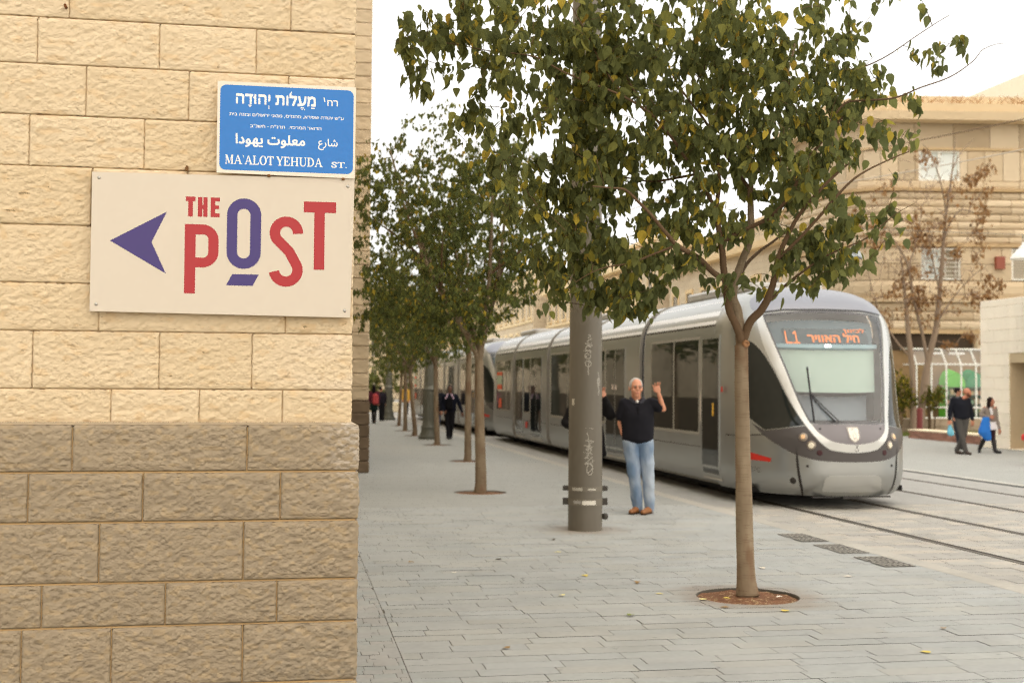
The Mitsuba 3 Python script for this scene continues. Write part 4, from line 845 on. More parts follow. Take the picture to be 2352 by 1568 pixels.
r = np.random.default_rng(5)
for x, y, c, lab in LEAF_AT:
    v, f = leaf_shape(True)
    v = v * [1, 1, 0.5] * r.uniform(0.06, 0.095) * np.array([1, 1, r.choice([1, 2.2])])
    v[:, 2] -= v[:, 2].min()
    inpit = math.hypot(x - TREES[0][0], y - TREES[0][1]) < 0.4
    single("fallen_leaf", lab, "leaf", moved(tm(v, f), x, y, 0.0 if inpit else 0.004, r.uniform(0, 6.28)), "matte", np.array(TONE[c]), True, group="leaves fallen on the pavement")

# ---------------------------------------------------------------- the tram
# local frame: x across (the left side, -x, faces the pavement), s back from the nose, z up; the nose looks down the street towards -Y
TX, TY, LC, LTOT = 7.86, 16.38, 2.1, 24.2
nose_back = PchipInterpolator([.18, .3, .5, .95, 1.1, 1.25, 2.0, 2.8, 3.0, 3.12, 3.21, 3.25], [.12, .03, 0, .0, .06, .17, .54, .98, 1.2, 1.45, 1.75, 2.1])
half_w = PchipInterpolator([.18, .3, .5, 2.2, 2.6, 2.9, 3.08, 3.21, 3.25], [1.2, 1.28, 1.325, 1.325, 1.30, 1.17, .97, .6, .3])


def cab_surface(phi, z, off=0.0):
    """A point of the cab's shell from its bearing (degrees from the middle of the front) and height, moved out by off."""
    def at(f, h):
        h = np.clip(h, 0.18, 3.249)
        f = np.radians(np.clip(f, -89.9, 89.9))
        w, n, p = half_w(h), nose_back(h), 2.4 + 0.4 * np.clip(h - 1.2, 0, 2)
        s = np.abs(np.sin(f))
        return np.stack([w * np.sin(f), n + (LC - n) * (1 - (1 - s ** p) ** (1 / p)), h + 0 * f], -1)
    phi, z = np.asarray(phi, float), np.asarray(z, float)
    q = at(phi, z)
    if np.any(off):
        e = np.cross(at(phi + 0.4, z) - at(phi - 0.4, z), at(phi, z + 0.01) - at(phi, z - 0.01))
        e /= np.linalg.norm(e, axis=-1, keepdims=True) + 1e-12
        q = q + e * np.asarray(off)[..., None] if np.ndim(off) else q + e * off
    return q


def cab_patch(poly, off=0.0, rim=0.0, df=3.0, dz=0.06):
    """The part of the shell inside a shapely outline in (degrees, height), with a rim turned inwards."""
    x0, y0, x1, y1 = poly.bounds
    tri = []
    for a in np.arange(math.floor(x0 / df) * df, x1, df):
        col = poly.intersection(sbox(a, y0 - 1, a + df, y1 + 1))
        if col.is_empty:
            continue
        for b in np.arange(math.floor(y0 / dz) * dz, y1, dz):
            c = sbox(a, b, a + df, b + dz)
            g = col.intersection(c)
            for h in getattr(g, "geoms", [g]):
                if h.geom_type != "Polygon" or h.area < 1e-5:
                    continue
                if h.area > 0.999 * c.area:
                    q = [(a, b), (a + df, b), (a + df, b + dz), (a, b + dz)]
                    tri += [q[0], q[1], q[2], q[0], q[2], q[3]]
                else:
                    v, f = trimesh.creation.triangulate_polygon(h, engine="earcut")
                    for t in f:
                        p = v[t]
                        if np.cross(p[1] - p[0], p[2] - p[0]) < 0:
                            p = p[::-1]
                        tri += [tuple(k) for k in p]
    uv, inv = np.unique(np.round(np.array(tri), 5), axis=0, return_inverse=True)
    out = [tm(cab_surface(uv[:, 0], uv[:, 1], off), inv.reshape(-1, 3))]
    if rim:
        for g in getattr(poly, "geoms", [poly]):
            for ring in (g.exterior, *g.interiors):
                e = np.array(ring.segmentize(2.0).coords)
                k = len(e)
                v = np.vstack([cab_surface(e[:, 0], e[:, 1], off), cab_surface(e[:, 0], e[:, 1], off - rim)])
                i = np.arange(k - 1)
                out.append(tm(v, np.stack([i, i + 1, i + 1 + k, i + k], 1)))
    return cat(out)


def sym(pts):
    """A closed outline from its right half, listed from bottom middle to top middle."""
    p = np.array(pts, float)
    return Polygon(np.vstack([p, np.c_[-p[::-1, 0], p[::-1, 1]]])).buffer(0)


def curve(pts, n=6):
    return smooth_path(np.c_[np.array(pts, float), np.zeros(len(pts))], n)[:, :2].tolist()


GLASS_EDGE = [(0, 1.185), (19, 1.18), (24.8, 1.19)] + curve([(24.8, 1.19), (29.5, 1.52), (36.0, 2.08), (46.5, 2.76)]) + curve([(46.5, 2.77), (25, 2.81), (0, 2.825)])
glass_zone = sym(GLASS_EDGE)
U_OUT = curve([(0, 0.785), (14, 0.82), (22.5, 0.96), (27.3, 1.12), (30.5, 1.28), (37, 1.65), (42.5, 1.98), (48.5, 2.24), (56, 2.39)])
u_inner_low = curve([(0, 0.905), (12.5, 0.94), (21.5, 1.06), (24.5, 1.18)])
lower_panel = sym(u_inner_low + [(24.3, 1.178), (0, 1.178)])
side_zone = Polygon(curve([(28.2, 1.17), (37, 1.62), (42.8, 1.96), (49, 2.21), (56.5, 2.36), (66, 2.41)]) + [(69.5, 2.40), (67, 1.36)] + curve([(67, 1.36), (60.8, 1.24), (53, 1.09)]) + [(40, 1.13)])
band_zone = sym(curve([(0, 0.66), (17.5, 0.67), (34.8, 0.755), (44.5, 0.87), (53.8, 1.01), (60.5, 1.18)]) + [(53, 1.08), (40, 1.12), (28.0, 1.16), (27.5, 1.12)] + curve([(27.3, 1.12), (22.5, 0.96), (14, 0.82), (0, 0.785)]))
cap_zone = sym([(0, 2.86), (30, 2.85), (52, 2.80), (58, 2.86), (63, 3.0), (60, 3.12), (35, 3.2), (0, 3.21)])
parts = []


def P_(where, name, mesh, bsdf, col, smooth=30, label=None):
    parts.append((where, name, mesh, bsdf, col, smooth, label))


SILVER, CHARCOAL = lin(170, 172, 170), lin(76, 72, 71)


def add_cab(c, front):
    base = sbox(-89.9, 0.18, 89.9, 3.249)
    P_(c, None, cab_patch(base.difference(glass_zone)), "paint", SILVER, True)
    frame = glass_zone.difference(affinity.scale(glass_zone, 0.972, 0.978))
    P_(c, "windscreen_frame", cab_patch(frame, 0.003, 0.02), "satin", lin(92, 92, 96), 40)
    P_(c, "windscreen", cab_patch(affinity.scale(glass_zone, 0.974, 0.980), 0.0), "pane", None, True)
    for sgn in (-1, 1):
        z = affinity.scale(side_zone, sgn, 1, origin=(0, 0))
        P_(c, "side_window", cab_patch(z, 0.004, 0.012), "dark_glass", None, 40)
    P_(c, "headlight_band", cab_patch(band_zone, 0.004, 0.012), "satin", CHARCOAL, 40, "dark grey band that holds the headlights")
    P_(c, "crest_panel", cab_patch(lower_panel, 0.003, 0.0), "satin", lin(122, 118, 122), True)
    P_(c, "roof_cap", cab_patch(cap_zone, 0.005, 0.012), "paint", lin(150, 151, 158), 40, "lilac grey cap over the windscreen")
    P_(c, "roof_seam", cab_patch(sym([(0, 2.828), (30, 2.82), (51, 2.775), (52, 2.795), (30, 2.842), (0, 2.852)]), 0.004, 0.0), "satin", lin(50, 50, 54), True)
    arms = Polygon(u_inner_low + [(25.0, 1.19)] + curve([(25.2, 1.2), (29.9, 1.52), (36.5, 2.08), (47.2, 2.76)]) + [(51.5, 2.77)] + curve([(51.5, 2.74), (46.0, 2.22), (41.8, 1.98), (36.4, 1.65), (30.0, 1.28), (26.9, 1.12), (22.2, 0.965), (14, 0.83), (0, 0.795)])).buffer(0)
    arms = shapely.union_all([arms, affinity.scale(arms, -1, 1, origin=(0, 0)), sbox(-0.5, 0.80, 0.5, 0.90)])
    P_(c, "pillar_arch", cab_patch(arms, 0.016, 0.02, 2.0, 0.05), "paint", lin(202, 203, 200), 45, "pale U-shaped pillars that meet under the windscreen")
    inset = sym([(0, 0.245), (19.5, 0.25), (20.2, 0.27), (18.3, 0.43), (15.5, 0.475), (0, 0.475)])
    P_(c, "bumper_panel", cab_patch(inset, 0.014, 0.02), "paint", lin(194, 195, 192), 40)  # paler than the shell: light on the front put into its colour
    P_(c, "bumper_seam", cab_patch(shapely.union_all([LineString([(s * 34.8, 0.752), (s * 33.5, 0.5), (s * 31.8, 0.19)]).buffer(0.13) for s in (-1, 1)]), 0.007), "matte", lin(48, 45, 42), True)
    P_(c, "bumper_seam", cab_patch(LineString([(-53, 1.02), (-70, 0.99), (-80, 0.985)]).buffer(0.006), 0.010), "matte", lin(48, 45, 42), True)

    def disc(phi, z, r, off, name, bsdf, col, label=None, depth=0.01):
        o, o2 = cab_surface(phi, z, off), cab_surface(phi, z, off + 1.0)
        d = (o2 - o) / np.linalg.norm(o2 - o)
        u = np.cross([0, 0, 1.0], d)
        u /= np.linalg.norm(u)
        v = np.cross(d, u)
        m = spun([(0, depth), (r * 0.8, depth), (r, depth * 0.3), (r, -depth)], 24)
        q = np.array(m.vertices)
        P_(c, name, tm(o + q[:, :1] * u + q[:, 1:2] * v + q[:, 2:] * d, m.faces), bsdf, col, 40, label)

    for s in (-1, 1):
        for phi, z, r in ((30.8, 1.0, 0.062), (26.3, 0.89, 0.066)):
            disc(s * phi, z, r, 0.004, "lamp_ring", "steel", lin(150, 140, 130))
        disc(s * 30.8, 1.005, 0.034, 0.012, "indicator", "satin", lin(236, 196, 150))
        disc(s * 26.3, 0.89, 0.042, 0.012, "headlight", "lamp_glow" if front else "satin", None if front else lin(200, 190, 180), "lit round headlight" if front else None)
        disc(s * 21.4, 0.79, 0.04, 0.004, "fog_lamp", "satin", lin(58, 18, 24))
        disc(s * 28.5, 0.60, 0.018, 0.002, "bolt_cap", "satin", lin(40, 38, 36))
    disc(-37.0, 0.39, 0.045, 0.002, "coupler_hole", "satin", lin(44, 40, 36))
    disc(-20.0, 1.12, 0.014, 0.002, "bolt_cap", "satin", lin(38, 36, 38))
    disc(20.0, 1.12, 0.014, 0.002, "bolt_cap", "satin", lin(38, 36, 38))
    crest = [(-3.9, 1.13), (-3.4, 1.145), (3.4, 1.145), (3.9, 1.13), (3.6, 1.00), (2.6, 0.965), (0, 0.925), (-2.6, 0.965), (-3.6, 1.00)]
    P_(c, "crest", cab_patch(Polygon(crest), 0.012, 0.014, 1.0, 0.04), "satin", lin(168, 162, 156), 40)
    P_(c, "crest", cab_patch(affinity.scale(Polygon(crest), 0.8, 0.85), 0.014, 0.004, 1.0, 0.04), "satin", lin(228, 224, 214), 40, "pale shield emblem")
    lion = LineString([(-1.4, 1.10), (-0.4, 1.115), (0.5, 1.10), (0.3, 1.06), (1.3, 1.03), (0.9, 0.985), (-0.6, 0.985), (-1.2, 1.03), (-0.5, 1.05)]).buffer(0.012)
    P_(c, "crest_figure", cab_patch(lion, 0.0155, 0.0, 1.0, 0.04), "satin", lin(196, 188, 178), True)

    def writing(name, phi, z, k, off, bsdf, col, part, label=None):
        g = glyph(name)
        x0, _, x1, _ = g.bounds
        deg = math.degrees(1 / 1.32)
        q = affinity.affine_transform(g, [k * deg, 0, 0, k, phi - (x0 + x1) / 2 * k * deg, z])
        P_(c, part, cab_patch(q, off, 0.0, 2.0, 0.1), bsdf, col, False, label)

    writing("three", 0.9, 0.812, 0.95, 0.019, "matte", lin(60, 58, 56), "number", "car number 3")
    # behind the glass: blind, dashboard, destination display
    inner = affinity.scale(glass_zone, 0.97, 0.965)
    P_(c, "sun_blind", cab_patch(inner.intersection(sbox(-60, 1.68, 60, 2.30)), -0.14, 0.0), "matte", lin(156, 176, 167), True)
    P_(c, "dashboard", cab_patch(inner.intersection(sbox(-60, 1.0, 60, 1.685)), -0.30, 0.0), "matte", lin(116, 127, 135), True)
    P_(c, "display_housing", cab_patch(inner.intersection(sbox(-70, 2.36, 70, 3.0)), -0.16, 0.0), "matte", lin(90, 108, 116), True)
    P_(c, "display_shelf", cab_patch(inner.intersection(sbox(-70, 2.305, 70, 2.362)), -0.08, 0.07), "satin", lin(120, 150, 160), 40)
    P_(c, "dashboard_top", cab_patch(inner.intersection(sbox(-60, 1.21, 60, 1.26)), -0.05, 0.2), "matte", lin(40, 42, 46), 40)
    if front:
        P_(c, "destination_display", cab_patch(sbox(-31.5, 2.385, 33, 2.63), -0.13, 0.02), "matte", lin(66, 80, 86), 40)
        writing("led1", -25.0, 2.395, 1.12, -0.12, "led", None, "lit_letters", "orange lit line number L1")
        writing("led2", 4.8, 2.415, 0.87, -0.12, "led", None, "lit_letters", "orange lit destination in Hebrew")
        writing("led3", 21.5, 2.565, 0.85, -0.12, "led", None, "lit_letters")
        P_(c, "shelf_lamp", cab_patch(sbox(-4, 2.315, -0.2, 2.352), -0.07, 0.01), "shelf_glow", None, True)

    def rod(pts, r, name, off=0.03, col=lin(34, 34, 38)):
        P_(c, name, tube(cab_surface(*np.array(pts, float).T, off), r, 6), "satin", col, True)

    rod([(-21.2, 1.59), (-22.2, 1.22)], 0.012, "wiper")
    rod([(-21.2, 1.60), (-20.9, 1.78), (-20.4, 1.98)], 0.013, "wiper", 0.02)
    rod([(-21.2, 1.60), (-15, 1.42), (-7.3, 1.2)], 0.009, "wiper")
    rod([(-20.8, 1.56), (-16.5, 1.40), (-10.5, 1.21)], 0.009, "wiper")
    rod([(-19.5, 1.50), (-13.8, 1.34), (-9.0, 1.2)], 0.006, "wiper", 0.02)
    # red flash and car number on the flank
    P_(c, "red_flash", cab_patch(Polygon([(-71, 0.80), (-49.5, 0.69), (-49.8, 0.635), (-71, 0.66)]), 0.002), "satin", lin(196, 46, 34), True)
    writing("seventy", -59.5, 0.475, 1.05, 0.002, "matte", lin(84, 80, 76), "flank_number")


def section(z):
    return half_w(np.clip(z, 0.18, 3.25))


ZS = np.r_[.20, .3, .42, .7, 1.2, 1.7, 2.2, 2.4, 2.6, 2.75, 2.9, 3.0, 3.08, 3.15, 3.21, 3.25]


def body(s0, s1, inset=0.0):
    z = ZS
    w = section(z) - inset
    ring = np.r_[np.c_[w, z], np.c_[-w[::-1], z[::-1]]]
    n = len(ring)
    v = np.vstack([np.c_[ring[:, 0], np.full(n, s), ring[:, 1] - (inset if inset else 0) * (ring[:, 1] > 3)] for s in (s0, s1)])
    k = np.arange(n)
    f = np.stack([k, k + n, (k + 1) % n + n, (k + 1) % n], 1)
    caps = []
    for i in range(1, n - 1):
        caps += [[0, i, i + 1], [n, n + i + 1, n + i]]
    return tm(v, np.vstack([tm(v, f).faces, caps]))


def side_panel(s0, s1, z0, z1, off, side, rim=0.012):
    z = np.linspace(z0, z1, max(2, int((z1 - z0) / 0.15) + 1))
    x = side * (section(z) + off)
    k = len(z)
    v = np.vstack([np.c_[x, np.full(k, s0), z], np.c_[x, np.full(k, s1), z], np.c_[x - side * rim, np.full(k, s0), z], np.c_[x - side * rim, np.full(k, s1), z]])
    i = np.arange(k - 1)
    f = [np.stack([i, i + 1, i + 1 + k, i + k], 1), np.stack([i, i + 2 * k, i + 1 + 2 * k, i + 1], 1), np.stack([i + k, i + 1 + k, i + 1 + 3 * k, i + 3 * k], 1),
         np.array([[0, k, 3 * k, 2 * k], [k - 1, 3 * k - 1, 4 * k - 1, 2 * k - 1]])]
    f = np.vstack(f)
    return tm(v, f if side < 0 else f[:, ::-1])


scene["lamp_glow"] = two(principled((0.8, 0.75, 0.6), rough=0.3))
scene["led"] = two(principled((0.25, 0.08, 0.03), rough=0.6))
scene["shelf_glow"] = two(principled((0.9, 0.9, 0.85), rough=0.6))
GLOW = {"lamp_glow": lit((5.0, 3.9, 2.3)), "led": lit((0.165, 0.042, 0.008)), "shelf_glow": lit((1.0, 1.0, 0.95))}


def add_module(c, s0, s1, items):
    P_(c, None, body(s0, s1), "paint", SILVER, 25)
    for side in (-1, 1):
        P_(c, "gutter", side_panel(s0, s1, 2.632, 2.655, 0.002, side, 0.004), "satin", lin(60, 57, 52), 30)
        P_(c, "sill_seam", side_panel(s0 + 0.05, s1 - 0.05, 0.742, 0.756, 0.0015, side, 0.003), "satin", lin(70, 66, 60), 30)
        P_(c, "roof_cowl", side_panel(s0 + 0.01, s1 - 0.01, 2.665, 3.235, 0.003, side, 0.004), "paint", lin(222, 220, 214), 30)  # cowl paler than the body: sky reflection put into its colour
        P_(c, "skirt", side_panel(s0, s1, 0.20, 0.235, 0.003, side, 0.005), "satin", lin(120, 116, 106), 30)
        for kind, a, b, z0, z1 in items:
            if kind == "window":
                P_(c, "window_frame", side_panel(a - 0.05, b + 0.05, z0 - 0.05, z1 + 0.05, 0.003, side, 0.006), "satin", lin(150, 146, 136), 30)
                P_(c, "window", side_panel(a, b, z0, z1, 0.006, side, 0.006), "dark_glass", None, 30)
            elif kind == "door":
                P_(c, "door_frame", side_panel(a - 0.045, b + 0.045, z0 - 0.05, z1 + 0.05, 0.010, side, 0.015), "paint", lin(172, 174, 172), 30)
                P_(c, "door", side_panel(a, b, z0, z1, 0.014, side, 0.006), "dark_glass", None, 30)
                P_(c, "door_sill", side_panel(a - 0.04, b + 0.04, 0.27, 0.30, 0.03, side, 0.03), "satin", lin(190, 186, 176), 30)
            elif side < 0:
                col, lab = {"red_mark": (lin(190, 44, 34), None), "orange_poster": (lin(226, 88, 40), "orange notice behind the window"), "white_sticker": (lin(226, 206, 196), None), "handle_strip": (lin(210, 200, 186), None), "yellow_sticker": (lin(220, 170, 60), None), "pale_poster": (lin(170, 186, 160), None)}[kind]
                P_(c, kind, side_panel(a, b, z0, z1, 0.022, side, 0.002), "satin", col, 30, lab)


add_cab("front_cab", True)
add_module("module", 2.1, 5.85, [("door", 1.86, 2.58, 0.36, 2.44), ("window", 2.80, 4.04, 0.98, 2.45), ("window", 4.12, 5.38, 0.98, 2.45), ("handle_strip", 2.615, 2.66, 1.15, 1.62), ("yellow_sticker", 2.02, 2.10, 1.25, 1.45), ("red_mark", 1.62, 1.70, 1.62, 1.70)])
add_module("module", 6.15, 9.95, [("door", 7.20, 7.86, 0.36, 2.42), ("door", 7.92, 8.58, 0.36, 2.42), ("window", 8.75, 9.75, 0.98, 2.42), ("white_sticker", 7.72, 7.84, 1.62, 1.72), ("white_sticker", 7.96, 8.08, 1.63, 1.73)])
add_module("module", 10.25, 14.2, [("window", 10.5, 12.1, 0.98, 2.45), ("window", 12.18, 13.95, 0.98, 2.45)])
add_module("module", 14.5, 18.9, [("door", 15.15, 15.8, 0.36, 2.42), ("door", 15.86, 16.5, 0.36, 2.42), ("window", 16.7, 17.5, 0.98, 2.42), ("door", 17.7, 18.2, 0.36, 2.42), ("door", 18.26, 18.75, 0.36, 2.42), ("red_mark", 16.9, 17.2, 0.56, 0.72)])
add_module("module", 19.2, 22.1, [("window", 19.6, 20.2, 0.98, 2.42), ("window", 20.35, 21.95, 0.98, 2.42), ("orange_poster", 20.9, 21.8, 2.0, 2.1), ("pale_poster", 20.9, 21.8, 1.72, 2.0), ("orange_poster", 20.95, 21.75, 1.58, 1.72), ("orange_poster", 21.0, 21.5, 1.02, 1.30)])
add_cab("rear_cab", False)
for a, b in ((5.85, 6.15), (9.95, 10.25), (14.2, 14.5), (18.9, 19.2)):
    P_(None, "bellows", cat([body(a + i * 0.06 - 0.02, a + i * 0.06 + 0.045, 0.05 if i % 2 else 0.085) for i in range(6)]), "satin", lin(44, 48, 66), 30)
    P_(None, "bellows_frame", cat([body(a - 0.03, a + 0.01, -0.008), body(b - 0.01, b + 0.03, -0.008)]), "satin", lin(150, 146, 138), 30)
for a, b in ((1.4, 5.2), (10.6, 13.9), (18.6, 22.9)):
    P_(None, "bogie", cat([bx(-1.05, 1.05, a, b, 0.10, 0.30)] + [moved(upright(spun([(0, -0.06), (0.27, -0.06), (0.29, 0), (0.27, 0.06), (0, 0.06)], 24), 0), x, y, 0.27, math.pi / 2) for x in (-0.72, 0.72) for y in (a + 0.9, b - 0.9)]), "matte", lin(26, 25, 24), 30)
P_(None, "underframe", cat([bx(-1.18, 1.18, 0.9, LTOT - 0.9, 0.185, 0.26)]), "matte", lin(22, 21, 20))
P_(None, "coupler", cat([bx(-0.55, 0.62, 0.16, 0.22, 0.155, 0.175), bx(-0.12, 0.12, 0.12, 0.30, 0.14, 0.19)]), "satin", lin(40, 38, 36))
for a, b in ((2.4, 5.5), (10.4, 14.0), (19.4, 21.8)):
    P_(None, "roof_box", cbox(-0.62, 0.62, a, b, 3.2, 3.36, 0.04), "satin", lin(176, 174, 170), 30)
TRAMS = [("silver tram with lit headlights and an orange display, the nearer of two coupled trams", TY), ("second silver tram coupled behind the nearer one, seen between the tree trunks", TY + LTOT + 0.45)]
made = {}
for label, y0 in TRAMS:
    t = thing("tram", label, "tram", "coupled silver trams")
    current = None
    for i, (where, name, m, bsdf, col, smooth, lab) in enumerate(parts):
        rear = where == "rear_cab"
        if where and name is None:
            key = numbered(f"{t}__{where}")
            current = key
        else:
            key = numbered(f"{current}__{name}" if where else f"{t}__{name}")
        if y0 == TY:
            v = np.array(m.vertices)
            if rear:
                v = np.c_[-v[:, 0], LTOT - v[:, 1], v[:, 2]]
            mm, colour, sm = tm(v, m.faces), None, smooth
            if smooth is not True and smooth is not False:
                mm, sm = trimesh.graph.smooth_shade(mm, angle=math.radians(smooth), facet_minarea=None), True
            if col is not None:
                colour = coded(col, len(mm.vertices))
            d = mikit.ply(mm, bsdf, smooth=sm, uv=colour)
            if bsdf in GLOW and not rear:
                d["emitter"] = GLOW[bsdf]
            made[i] = d
        scene[key] = {**{k: x for k, x in made[i].items() if k != "emitter" or y0 == TY}, "to_world": T().translate([TX, y0, 0.0])}
        if lab:
            labels[key] = {"label": lab}

# ---------------------------------------------------------------- posts and lamps
def ribbon_on_post(strokes, cx, cy, radius, face, w):
    """Painted strokes on a round post: polylines in (metres round the post from the bearing face, height)."""
    g = shapely.union_all([LineString(smooth_path(np.c_[np.array(s, float), np.zeros(len(s))], 5)[:, :2]).buffer(w) for s in strokes])
    ms = []
    for q in getattr(g, "geoms", [g]):
        v, f = trimesh.creation.triangulate_polygon(q.segmentize(0.02), engine="earcut")
        ms.append(tm(np.c_[v, np.zeros(len(v))], f))
    m = cat(ms)
    v = m.vertices
    rr = radius(v[:, 1]) + 0.0012
    a = face + v[:, 0] / rr
    return tm(np.stack([cx + rr * np.cos(a), cy + rr * np.sin(a), v[:, 1]], 1), m.faces)


PX1, PY1 = 3.545, 14.52
post_r = lambda z: 0.203 - 0.0045 * z
G = thing("tram_mast", "thick grey-green mast with two strap bands and white graffiti, left of the waving man", "mast")
zz = np.r_[0, 0.04, np.linspace(0.3, 8.2, 30)]
m = moved(spun([(post_r(z), z) for z in zz], 48), PX1, PY1)
obj(G, "shaft", m, "satin", lin(103, 97, 86), True)
look = math.atan2(-PY1, -PX1)
for z in (0.49, 0.335):
    h = 0.028 if z > 0.4 else 0.040
    obj(G, "strap", moved(spun([(post_r(z) - 0.002, z - h), (post_r(z) + 0.007, z - h), (post_r(z) + 0.007, z + h), (post_r(z) - 0.002, z + h)], 48), PX1, PY1), "satin", lin(112, 106, 94), 40)
    for s in (-1, 1):
        a = look + s * math.pi / 2
        ox, oy = PX1 + 0.235 * math.cos(a), PY1 + 0.235 * math.sin(a)
        obj(G, "clamp", cat([moved(cbox(-0.045, 0.03, -0.035, 0.035, -h, h, 0.006), ox, oy, z, a), moved(spun([(0, 0), (0.014, 0), (0.014, 0.02), (0, 0.02)], 8), ox, oy, z + h * 0.4, a)]), "satin", lin(64, 60, 54), 30)
obj(G, "bolt_lug", moved(spun([(0, -0.04), (0.035, -0.03), (0.04, 0), (0.035, 0.03), (0, 0.04)], 14), PX1 - 0.235 * math.cos(look + math.pi / 2) * -1, PY1 + 0.235 * math.sin(look + math.pi / 2), 0.16), "satin", lin(60, 56, 50), 30)
wig = lambda n, x0, z0, x1, z1, a, seed: [(x0 + (x1 - x0) * t + a * math.sin(7.3 * t * n + seed), z0 + (z1 - z0) * t + a * math.cos(5.1 * t * n + seed)) for t in np.linspace(0, 1, n * 4)]
loop = lambda x, z, rx, rz, a0=0, a1=6.3: [(x + rx * math.cos(a), z + rz * math.sin(a)) for a in np.linspace(a0, a1, 14)]
tag_up = [loop(0.03, 1.96, 0.035, 0.035), [(0.045, 2.0), (0.03, 1.9), (0.035, 1.83)], loop(0.025, 2.05, 0.035, 0.032, 1.5, 6.6), [(-0.02, 2.11), (0.06, 2.10), (0.0, 2.04)], loop(0.03, 2.14, 0.032, 0.028, 0.5, 5.6), [(-0.005, 2.20), (0.06, 2.16), (0.02, 2.22), (0.065, 2.25)], [(0.06, 2.20), (0.075, 2.17)], [(0.03, 2.26), (0.055, 2.29), (0.03, 2.30)]]
tag_low = [loop(0.055, 0.72, 0.035, 0.06, 2.2, 7.6), [(0.0, 0.80), (0.09, 0.76), (0.03, 0.68)], [(-0.01, 0.86), (0.10, 0.82), (0.0, 0.78), (0.09, 0.87)], [(-0.02, 0.92), (0.08, 0.90), (0.0, 0.85), (0.07, 0.95), (0.02, 0.99)], [(-0.01, 1.0), (0.085, 0.98), (0.01, 0.95), (0.08, 1.04)], [(0.0, 1.06), (0.10, 1.05)], [(0.03, 1.10), (0.045, 1.0), (0.02, 0.9)], [(0.02, 1.15), (0.035, 1.09)], [(0.01, 1.205), (0.09, 1.20)]]
tag_side = [[(0.165, 1.86), (0.18, 1.78), (0.16, 1.70), (0.185, 1.66), (0.165, 1.60)], loop(0.175, 1.75, 0.02, 0.04)]
for s, w in ((tag_up, 0.0052), (tag_low, 0.0045), (tag_side, 0.007)):
    obj(G, "graffiti", ribbon_on_post([[(x, z) for x, z in q] for q in s], PX1, PY1, post_r, look, w), "matte", lin(164, 160, 151), label="white graffiti tag")


def stick(x, z, w, h, col, name="sticker"):
    us = np.linspace(x - w / 2, x + w / 2, 7)
    rr = post_r(z) + 0.0085
    v = np.array([(PX1 + rr * math.cos(look + u / rr), PY1 + rr * math.sin(look + u / rr), z + dz) for dz in (-h / 2, h / 2) for u in us])
    i = np.arange(6)
    obj(G, name, tm(v, np.stack([i, i + 1, i + 8, i + 7], 1)), "satin", col)


for x, z, w, h, c in ((-0.10, 0.49, 0.14, 0.034, lin(176, 172, 162)), (0.085, 0.488, 0.10, 0.022, lin(186, 182, 172)), (-0.10, 0.337, 0.10, 0.036, lin(160, 156, 150)), (0.05, 0.333, 0.17, 0.05, lin(214, 210, 200))):
    stick(x, z, w, h, c)
for u0, z0, col in ((-0.165, 1.505, lin(190, 184, 172)),):
    rr = post_r(z0) + 0.0012
    us = np.linspace(u0 - 0.02, u0 + 0.02, 5)
    v = np.array([(PX1 + rr * math.cos(look + u / rr), PY1 + rr * math.sin(look + u / rr), z0 + dz) for dz in (-0.035, 0.04) for u in us])
    i = np.arange(4)
    obj(G, "sticker", tm(v, np.stack([i, i + 1, i + 6, i + 5], 1)), "satin", col)

PROF = [(0.335, 0), (0.335, 0.09), (0.30, 0.11), (0.28, 0.16), (0.235, 0.30), (0.245, 0.34), (0.25, 0.37), (0.235, 0.40), (0.215, 0.46), (0.19, 0.60), (0.185, 1.40), (0.195, 1.46), (0.19, 1.50), (0.215, 1.53), (0.22, 1.56), (0.19, 1.60), (0.175, 1.66), (0.152, 1.70), (0.15, 3.4), (0.135, 4.6), (0.12, 5.6)]
for (x, y), lab in (((4.53, 39.2), "green-grey flared lamp post with a ring collar, beside the two walking men"), ((5.02, 60.4), "farthest green-grey flared lamp post, past the three thin trunks")):
    g = thing("lamp_post", lab, "lamp post", "flared lamp posts along the pavement")
    obj(g, "base", moved(spun([p for p in PROF if p[1] <= 0.46], 24), x, y), "satin", lin(92, 92, 82), 35)
    obj(g, "shaft", moved(spun([p for p in PROF if p[1] >= 0.46], 24), x, y), "satin", lin(100, 100, 90), 35)
    obj(g, "flutes", cat([tube([(x + 0.19 * math.cos(a), y + 0.19 * math.sin(a), 0.6), (x + 0.186 * math.cos(a), y + 0.186 * math.sin(a), 1.4)], 0.012, 6) for a in np.arange(12) * math.pi / 6]), "satin", lin(92, 92, 82), True)
    obj(g, "lantern", moved(spun([(0, 6.1), (0.12, 6.05), (0.3, 5.8), (0.32, 5.7), (0.2, 5.65), (0.12, 5.6)], 20), x, y), "satin", lin(96, 96, 90), 35)

